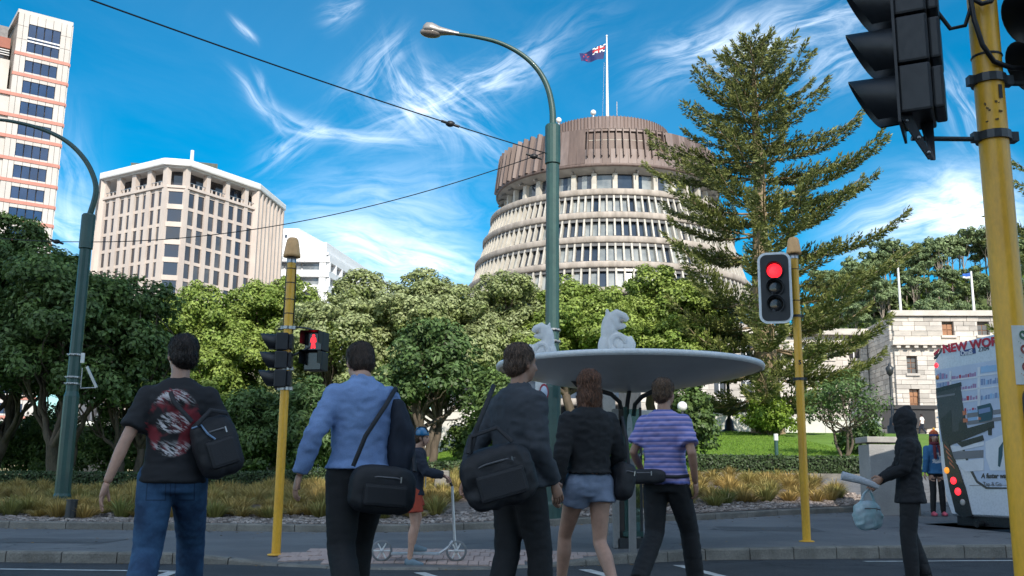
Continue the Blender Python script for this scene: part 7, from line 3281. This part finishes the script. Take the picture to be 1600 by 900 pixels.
def denim():
    m = bpy.data.materials.new('blue_denim_with_pockets')
    m.use_nodes = True
    m.node_tree.nodes.clear()
    T_ = NT(m.node_tree)
    o = T_.node('ShaderNodeOutputMaterial')
    b = T_.node('ShaderNodeBsdfPrincipled')
    b.inputs['Roughness'].default_value = .85
    a = T_.node('ShaderNodeAttribute')
    a.attribute_name = 'body_pos'
    s = T_.node('ShaderNodeSeparateXYZ')
    T_.lk(a.outputs['Vector'], s.inputs[0])
    x, y, z = s.outputs
    ax = T_.m('SUBTRACT', T_.m('ABSOLUTE', x), .078)
    dz_ = T_.m('SUBTRACT', z, .86)
    box_ = T_.m('MAXIMUM', T_.m('DIVIDE', T_.m('ABSOLUTE', ax), .052), T_.m('DIVIDE', T_.m('ABSOLUTE', dz_), .068))
    edge_ = T_.m('ABSOLUTE', T_.m('SUBTRACT', box_, 1.0))
    ln = T_.mr(edge_, .03, .09, 1, 0)
    yoke = T_.mr(T_.m('ABSOLUTE', T_.m('SUBTRACT', z, T_.m('ADD', .945, T_.m('MULTIPLY', T_.m('ABSOLUTE', x), .2)))), .002, .005, 1, 0)
    seam = T_.m('MULTIPLY', T_.mr(T_.m('ABSOLUTE', x), .0015, .004, 1, 0), T_.mr(z, .80, .82))
    ln = T_.m('MULTIPLY', T_.m('MAXIMUM', T_.m('MAXIMUM', ln, yoke), seam), T_.mr(y, -.01, -.04))
    n = T_.noise(a.outputs['Vector'], 7, 4, .6)
    n2_ = T_.noise(a.outputs['Vector'], 160, 2, .6)
    c = T_.mix(T_.mr(n, .35, .68), (.014, .045, .11), (.040, .115, .235))
    c = T_.mix(T_.m('MULTIPLY', n2_, .35), c, (.01, .025, .06))
    c = T_.mix(T_.m('MULTIPLY', ln, .65), c, (.006, .018, .045))
    T_.lk(c, b.inputs['Base Color'])
    T_.lk(b.outputs[0], o.inputs['Surface'])
    return m


M_JEANS = denim() if True else cloth('blue_denim', (0.025, 0.085, 0.19), col2=(0.015, 0.05, 0.12))
M_BLUESHIRT = cloth('light_blue_shirt', (0.20, 0.31, 0.56), col2=(0.16, 0.25, 0.47))
M_BLACKC = cloth('black_cloth', (0.014, 0.015, 0.018))
M_NAVYC = cloth('navy_cloth', (0.015, 0.022, 0.04))
M_SUIT = cloth('charcoal_suit', (0.050, 0.058, 0.072))
M_SHORTG = cloth('grey_blue_shorts', (0.22, 0.27, 0.38))
M_BAG = cloth('black_bag_nylon', (0.012, 0.013, 0.018), rough=.6)
M_BAGB = cloth('dark_blue_bag', (0.015, 0.035, 0.075), rough=.6)
M_SHOE = mat('dark_shoe', (0.02, 0.018, 0.018), .45)
M_SOLE = mat('grey_canvas_shoe', (0.18, 0.25, 0.30), .7)


def px_x(px, Y):
    return at(px, 600, Y).x


GRD = lambda Y: road_z(0, Y)

# 1 man in the black printed T-shirt
X, Y = px_x(281, 6.0), 6.0
p1, T1 = person('man seen from behind in a black T-shirt with red and white back print, blue jeans', X, Y, GRD(Y), 1.76, R(14),
                dict(elL=(-.27, -.10, 1.12), wrL=(-.34, -.14, .90), elR=(.29, -.03, 1.16), wrR=(.30, .17, 1.07), curlL=.35,
                     knL=(-.11, -.02, .50), anL=(-.13, -.30, .16), toeL=-.5, knR=(.11, .28, .54), anR=(.11, .40, .12), toeR=.1, turn=R(25)),
                skin=0, hair=('short', (0.02, 0.014, 0.012)), top=dict(mat=printed_shirt(), sleeve='short', hem=.04, loose=.014, name='t_shirt'),
                bottom=dict(mat=M_JEANS, kind='trousers', loose=.014), shoes=dict(mat=M_SHOE), build=1.0, seed=1)
soft_bag('shoulder_bag', 'black soft bag slung at the right side of the man in the printed T-shirt', T1 @ Matrix.Translation((.24, -.12, 1.10)) @ Matrix.Rotation(R(-20), 4, 'Y') @ Matrix.Rotation(R(20), 4, 'Z'),
         (.25, .15, .36), M_BAG, seed=2, strap=[[(-.10, -.02, .18), (-.16, .0, .32), (-.14, .08, .42), (-.08, .16, .36), (-.02, .16, .2)], [(.1, -.05, .17), (.0, -.09, .21), (-.1, -.08, .15)]])
mb = MB(T1)
mb.tube([(.10, -.19, 1.20), (.15, -.215, 1.22), (.19, -.22, 1.17), (.235, -.22, 1.14)], .006, 6)
kr = thing('bag_cord', tuple(T1 @ Vector((.16, -.2, 1.2))), 'thin pale blue cord looped over the black bag of the man in the T-shirt', 'cord')
mb.build('cord', mat('pale_blue_cord', (0.2, 0.32, 0.5), .6), kr)

# 2 man in the light blue shirt
X, Y = px_x(566, 6.3), 6.3
p2, T2 = person('man seen from behind in a light blue long-sleeved shirt and black trousers', X, Y, GRD(Y), 1.80, R(24),
                dict(head=(0, .075, 1.60), nod=-.35, elL=(-.30, -.08, 1.16), wrL=(-.36, -.02, .93), elR=(.22, -.04, 1.13), wrR=(.20, .10, .93), turn=R(8),
                     knL=(-.10, -.04, .50), anL=(-.10, -.32, .17), toeL=-.5, knR=(.10, .27, .54), anR=(.11, .40, .12), toeR=.1),
                skin=0, hair=('short', (0.035, 0.022, 0.016)), top=dict(mat=M_BLUESHIRT, sleeve='long', hem=-.03, loose=.02, wr=.016, collar=True),
                bottom=dict(mat=M_BLACKC, kind='trousers', loose=.014), shoes=dict(mat=M_SHOE), build=1.03, seed=5)
soft_bag('messenger_bag', 'black messenger bag resting against the hips of the man in the blue shirt', T2 @ Matrix.Translation((.09, -.20, .84)) @ Matrix.Rotation(R(4), 4, 'Y'),
         (.38, .15, .28), M_BAG, seed=7, strap=[[(-.19, -.0, .12), (-.14, -.02, .30), (-.02, .03, .50), (.06, .12, .62), (.10, .22, .58)], [(.19, 0, .12), (.20, .10, .25), (.16, .25, .4)]])
# dark jacket hanging over his right arm
mb = MB(T2)
capsule(mb, [(.20, -.06, 1.33), (.235, -.08, 1.20), (.24, -.07, 1.05), (.225, -.05, .88)], [.06, .075, .085, .07], 16)
capsule(mb, [(.26, .04, 1.14), (.26, .05, 1.0), (.24, .04, .86)], [.05, .06, .05], 12)
jk = thing('folded_jacket', tuple(T2 @ Vector((.3, -.06, 1.1))), 'dark navy jacket hanging over the right arm of the man in the blue shirt', 'jacket')
mb.build('cloth', M_NAVYC, jk, remesh=.014, smooth_it=2, wrinkle=.03, wscale=7, wdir=(1.6, 1.6, .7), seed=3)

# 3 person in the charcoal suit with a big black bag
X, Y = px_x(812, 6.1), 6.1
p3, T3 = person('person in a charcoal suit jacket striding past the shelter with a big black bag', X, Y, GRD(Y), 1.74, R(-52),
                dict(elL=(-.25, -.14, 1.15), wrL=(-.26, -.20, .95), elR=(.21, -.02, 1.13), wrR=(.18, .12, .93), ninL=(1, 0, 0), curlL=1.0, turn=R(-5),
                     knL=(-.08, -.02, .5), anL=(-.07, -.14, .12), toeL=-.25, knR=(.08, .10, .51), anR=(.07, .12, .10), toeR=0.05),
                skin=1, hair=('short', (0.08, 0.05, 0.035)), top=dict(mat=M_SUIT, sleeve='long', hem=.03, loose=.022, wr=.018, collar=True, name='jacket'),
                bottom=dict(mat=M_BLACKC, kind='trousers', loose=.008), shoes=dict(mat=M_SHOE), build=1.02, seed=11)
hw = T3 @ Vector((-.29, -.22, .84))
soft_bag('holdall', 'large black holdall with a dark blue base carried behind the person in the charcoal suit', Matrix.Translation(at(779, 745, 5.75)) @ Matrix.Rotation(R(8), 4, 'Z') @ Matrix.Rotation(R(-16), 4, 'Y'),
         (.40, .16, .34), M_BAG, seed=13, e=.6, wr=.03, strap=[[(-.14, -.06, .17), (-.10, -.02, .26), (.06, -.02, .27), (.12, -.06, .17)], [(-.16, .0, .1), (-.05, -.02, .3), (.08, .05, .46), (.14, .2, .52)]])

# 4 woman in shorts
X, Y = px_x(919, 7.3), 7.3
p4, T4 = person('woman with brown hair in a black long-sleeved top and grey-blue shorts, bare legs', X, Y, GRD(Y), 1.70, R(20),
                dict(elL=(-.24, -.05, 1.13), wrL=(-.26, .0, .90), elR=(.25, -.02, 1.14), wrR=(.22, .16, .98), curlL=.7, turn=R(10),
                     knL=(-.09, .24, .54), anL=(-.09, .32, .12), toeL=.1, knR=(.08, -.02, .50), anR=(.08, -.30, .18), toeR=-.55),
                skin=0, hair=('long', (0.10, 0.045, 0.025)), top=dict(mat=M_BLACKC, sleeve='long', hem=-.08, loose=.02, wr=.016, name='jumper'),
                bottom=dict(mat=M_SHORTG, kind='shorts', loose=.02, len=.30), shoes=dict(mat=mat('tan_sandal', (0.45, 0.27, 0.19), .6)), build=.96, seed=17)
soft_bag('handbag', 'small black handbag at the right hip of the woman in shorts', T4 @ Matrix.Translation((.25, -.04, .95)) @ Matrix.Rotation(R(10), 4, 'Y'), (.14, .26, .28), M_BAG, seed=19, pocket=False,
         strap=[[(0, -.09, .11), (-.04, -.06, .32), (-.07, .0, .47), (-.05, .06, .32), (0, .09, .11)]])
# 5 person in the violet striped shirt
X, Y = px_x(1037, 8.4), 8.4
p5, T5 = person('person in a violet and blue striped T-shirt and dark trousers in front of the shelter', X, Y, GRD(Y), 1.76, R(-32),
                dict(elL=(-.26, -.06, 1.15), wrL=(-.26, .12, 1.0), elR=(.27, -.08, 1.14), wrR=(.24, .05, .92), turn=R(-12),
                     knL=(-.10, -.01, .50), anL=(-.10, -.32, .17), toeL=-.55, knR=(.10, .24, .53), anR=(.11, .34, .11), toeR=.1),
                skin=1, hair=('short', (0.085, 0.05, 0.03)), top=dict(mat=striped_shirt(), sleeve='short', hem=.03, loose=.02, wr=.018, name='t_shirt'),
                bottom=dict(mat=M_BLACKC, kind='trousers', loose=.01), shoes=dict(mat=M_SHOE), build=1.0, seed=23)
soft_bag('waist_bag', 'flat black waist bag worn at the back by the person in the striped T-shirt', T5 @ Matrix.Translation((-.10, -.18, .955)), (.34, .09, .12), M_BAG, seed=29, pocket=False,
         strap=[[(.16, 0, 0), (.26, .06, .0), (.31, .17, .01)], [(-.16, 0, 0), (-.10, .06, .0)]])

# 6 hooded person at the right with shopping
X, Y = px_x(1411, 9.7), 9.7
p6, T6 = person('hooded person all in black walking left on the far side of the crossing, seen side-on', X, Y, GRD(Y) + .0, 1.62, R(72),
                dict(elL=(-.20, .05, 1.15), wrL=(-.17, .26, 1.06), elR=(.21, .10, 1.16), wrR=(.18, .30, 1.02), curlL=1.1, curlR=1.1,
                     knL=(-.07, .05, .5), anL=(-.06, .03, .10), toeL=.0, knR=(.07, .03, .50), anR=(.06, -.09, .12), toeR=-.25),
                skin=1, hair=(None, (0, 0, 0)), top=dict(mat=cloth('black_hooded_coat', (0.010, 0.011, 0.015)), sleeve='long', hem=.12, loose=.02, wr=.018, hood='up', name='hooded_coat'),
                bottom=dict(mat=M_BLACKC, kind='trousers', loose=.010), shoes=dict(mat=M_SHOE), build=.98, seed=31)
hL, hR = T6 @ Vector((-.17, .36, .98)), T6 @ Vector((.18, .39, .95))
M_PLAS = mat('thin_white_plastic', (0.62, 0.72, 0.78), .35, col2=(0.40, 0.60, 0.64), scale=12, trans=.35)
soft_bag('plastic_bag', 'bulging white and pale blue plastic shopping bag held by the hooded person', Matrix.Translation((hR.x - .03, hR.y, hR.z - .26)), (.27, .16, .27), M_PLAS, seed=37, e=.75, wr=.035, pocket=False,
         strap=[[(-.07, 0, .10), (-.03, 0, .20), (.02, 0, .25), (.05, 0, .20), (.08, 0, .10)]])
nb = thing('rolled_newspaper', (hL.x, hL.y, hL.z), 'rolled pale newspaper held out in front by the hooded person', 'newspaper')
mb = MB()
a, b = Vector((hL.x + .05, hL.y, hL.z - .01)), Vector((hL.x - .30, hL.y - .02, hL.z + .09))
mb.tube([a, a.lerp(b, .5) + Vector((0, 0, .01)), b], [.028, .036, .042], 12, flat=.6)
mb.build('paper', mat('newsprint', (0.50, 0.53, 0.58), .8, var=.2, scale=40, stretch=(1, 1, 6)), nb)

# 7 girl beside the bus, facing the street
Y = 19.0
X = px_x(1455, Y) - .02
zg7 = gz(X, Y)
p7, T7 = person('girl in a bright knitted hat, blue sweater and pink shoes standing by the bus', X, Y, zg7, 1.56, R(176),
                dict(elL=(-.24, .0, 1.14), wrL=(-.25, .06, .90), elR=(.22, .07, 1.15), wrR=(.25, .04, .90), knL=(-.08, .02, .50), anL=(-.09, 0, .1), toeL=0, knR=(.10, .03, .5), anR=(.13, .03, .1), toeR=0),
                skin=0, hair=('long', (0.20, 0.045, 0.025)), top=dict(mat=sweater_mat(), sleeve='long', hem=.06, loose=.022, wr=.01, name='sweater'),
                bottom=dict(mat=M_BLACKC, kind='trousers', loose=-.006), shoes=dict(mat=mat('pink_shoe', (0.65, 0.12, 0.18), .6)), build=.92, seed=41, vox=.014, face=True)
mb = MB(T7 @ Matrix.Translation(Vector(BASE['head'])))
mb.lathe([(.088, .03), (.092, .05), (.088, .09), (.065, .13), (.03, .155), (.001, .16)], 18)
ht = mb.build('knitted_hat', mat('hat_orange', (0.55, 0.16, 0.03), .9, col2=(0.35, 0.03, 0.04), scale=18), p7)
mb = MB(T7 @ Matrix.Translation(Vector(BASE['head'])))
mb.lathe([(.093, .022), (.098, .035), (.094, .062)], 18)
mb.build('band', mat('hat_blue_band', (0.03, 0.06, 0.22), .9), ht)
mb = MB(T7 @ Matrix.Translation(Vector(BASE['head'])))
mb.ball((0, 0, .175), .028, 10, 8)
mb.build('bobble', mat('hat_yellow', (0.6, 0.35, 0.05), .9), ht)
mb = MB(T7)
mb.lathe([(.085, -.03), (.11, .0), (.10, .04), (.075, .05)], 16, tuple(Vector(BASE['neck']) + Vector((0, .01, .02))))
mb.tube([(.04, .12, 1.46), (.06, .17, 1.35), (.055, .175, 1.18)], [.035, .034, .03], 10, flat=.4)
mb.tube([(-.04, .12, 1.46), (-.05, .17, 1.36), (-.06, .175, 1.24)], [.035, .034, .03], 10, flat=.4)
mb.build('scarf', cloth('dark_red_scarf', (0.14, 0.02, 0.03)), p7)

# 8 child on a kick scooter
Y = 11.0
X = px_x(650, Y)
zc8 = .07
p8, T8 = person('child in a blue helmet and orange-red shorts riding a kick scooter to the right', X, Y, zc8, 1.44, R(-84),
                dict(neck=(0, .05, 1.46), head=(0, .09, 1.62), shL=(-.17, .04, 1.40), shR=(.17, .04, 1.40), elL=(-.22, .16, 1.18), elR=(.22, .16, 1.18), wrL=(-.18, .38, 1.14), wrR=(.18, .38, 1.14), curlL=1.3, curlR=1.3, ninL=(0, .3, -1), ninR=(0, .3, -1),
                     knL=(-.07, .08, .60), anL=(-.04, .02, .25), toeL=0, knR=(.10, .03, .50), anR=(.12, -.02, .08), toeR=-.05, turn=R(-6)),
                skin=0, hair=('short', (0.06, 0.035, 0.02)), top=dict(mat=M_NAVYC, sleeve='long', hem=.05, loose=.025, name='jacket'),
                bottom=dict(mat=cloth('orange_red_shorts', (0.42, 0.06, 0.03)), kind='shorts', loose=.02, len=.62), shoes=dict(mat=M_SOLE), build=.95, seed=43, face=True)
mb = MB(T8 @ Matrix.Translation((0, .09, 1.62)))
mb.lathe([(.100, .035), (.106, .05), (.100, .095), (.072, .135), (.035, .155), (.001, .16)], 20)
hm = mb.build('helmet', mat('helmet_blue', (0.03, 0.20, 0.42), .3, coat=.4), p8)
mb = MB(T8 @ Matrix.Translation((0, .09, 1.62)))
for k in range(3):
    mb.tube([(-.06 + .06 * k, -.085, .08), (-.055 + .055 * k, -.03, .148), (-.055 + .055 * k, .05, .147), (-.06 + .06 * k, .09, .08)], .012, 6)
mb.build('vent', M_BLACK, hm)
mb = MB(T8 @ Matrix.Translation((0, .09, 1.62)))
for q in (-1, 1):
    mb.tube([(q * .09, .0, .04), (q * .07, .03, -.06), (0, .05, -.10)], .006, 6)
mb.build('chin_strap', M_BLACK, hm)
mb = MB(T8)
mb.tube([(.05, .13, 1.40), (.07, .165, 1.2), (.06, .16, .98)], .012, 8, flat=.5)
mb.tube([(-.05, .13, 1.40), (-.07, .165, 1.2), (-.06, .16, .98)], .012, 8, flat=.5)
mb.build('piping', M_WHITE, p8)
# the scooter
zs8 = pz(X, Y + .06)
TS = Matrix.Translation((X + .02, Y + .06, zs8)) @ Matrix.Rotation(R(-84), 4, 'Z')
sc = thing('kick_scooter', (X, Y + .06, zs8), 'silver kick scooter with two large pale wheels under the helmeted child', 'scooter')
M_ALU = mat('scooter_silver', (0.55, 0.56, 0.58), .35, metal=.5, var=.05)
for yw in (-.34, .46):
    mb = MB(TS @ Matrix.Translation((0, yw, .115)) @ Matrix.Rotation(R(90), 4, 'Z'))
    mb.lathe([(.092, -.016), (.108, -.014), (.115, 0), (.108, .014), (.092, .016), (.090, 0), (.092, -.016)], 28, axis='Y')
    wh = mb.build('wheel', mat('grey_scooter_tyre', (0.20, 0.21, 0.22), .6), sc)
    for k in range(6):
        a = k * math.pi / 3
        mb = MB(TS @ Matrix.Translation((0, yw, .115)))
        mb.tube([(0, 0, 0), (0, .092 * math.cos(a), .092 * math.sin(a))], .009, 6)
        mb.build('spoke', M_WHITE, wh)
    mb = MB(TS @ Matrix.Translation((0, yw, .115)) @ Matrix.Rotation(R(90), 4, 'Z'))
    mb.lathe([(.001, -.03), (.022, -.03), (.022, .03), (.001, .03)], 12, axis='Y')
    mb.build('hub', M_ALU, wh)
mb = MB(TS)
mb.box((0, .02, .085), (.12, .52, .025))
mb.tube([(0, .28, .09), (0, .36, .14), (0, .42, .22)], .018, 8)
mb.build('deck', M_ALU, sc, bevel=.006)
mb = MB(TS)
mb.tube([(0, .47, .12), (0, .44, .22), (0, .40, .80)], .016, 10)
mb.build('stem', M_ALU, sc)
mb = MB(TS)
hb = TS.inverted() @ (T8 @ Vector((0, .47, 1.09)))
mb.tube([(0, .40, .80), (0, hb.y, hb.z)], .014, 8)
mb.tube([(-.19, hb.y, hb.z), (.19, hb.y, hb.z)], .014, 10)
mb.build('handlebar', M_BLACK, sc)

# 9 far-off figure by the marble building
q = at(1441, 668, 86)
person('tiny far-off man in a white shirt before the marble building', q.x, 86, q.z - .6, 1.75, R(30), None, 1, ('short', (.03, .02, .02)), top=dict(mat=M_WWALL, sleeve='short', hem=.03), bottom=dict(mat=M_NAVYC, kind='trousers'), shoes=dict(mat=M_SHOE), seed=3, vox=.03)
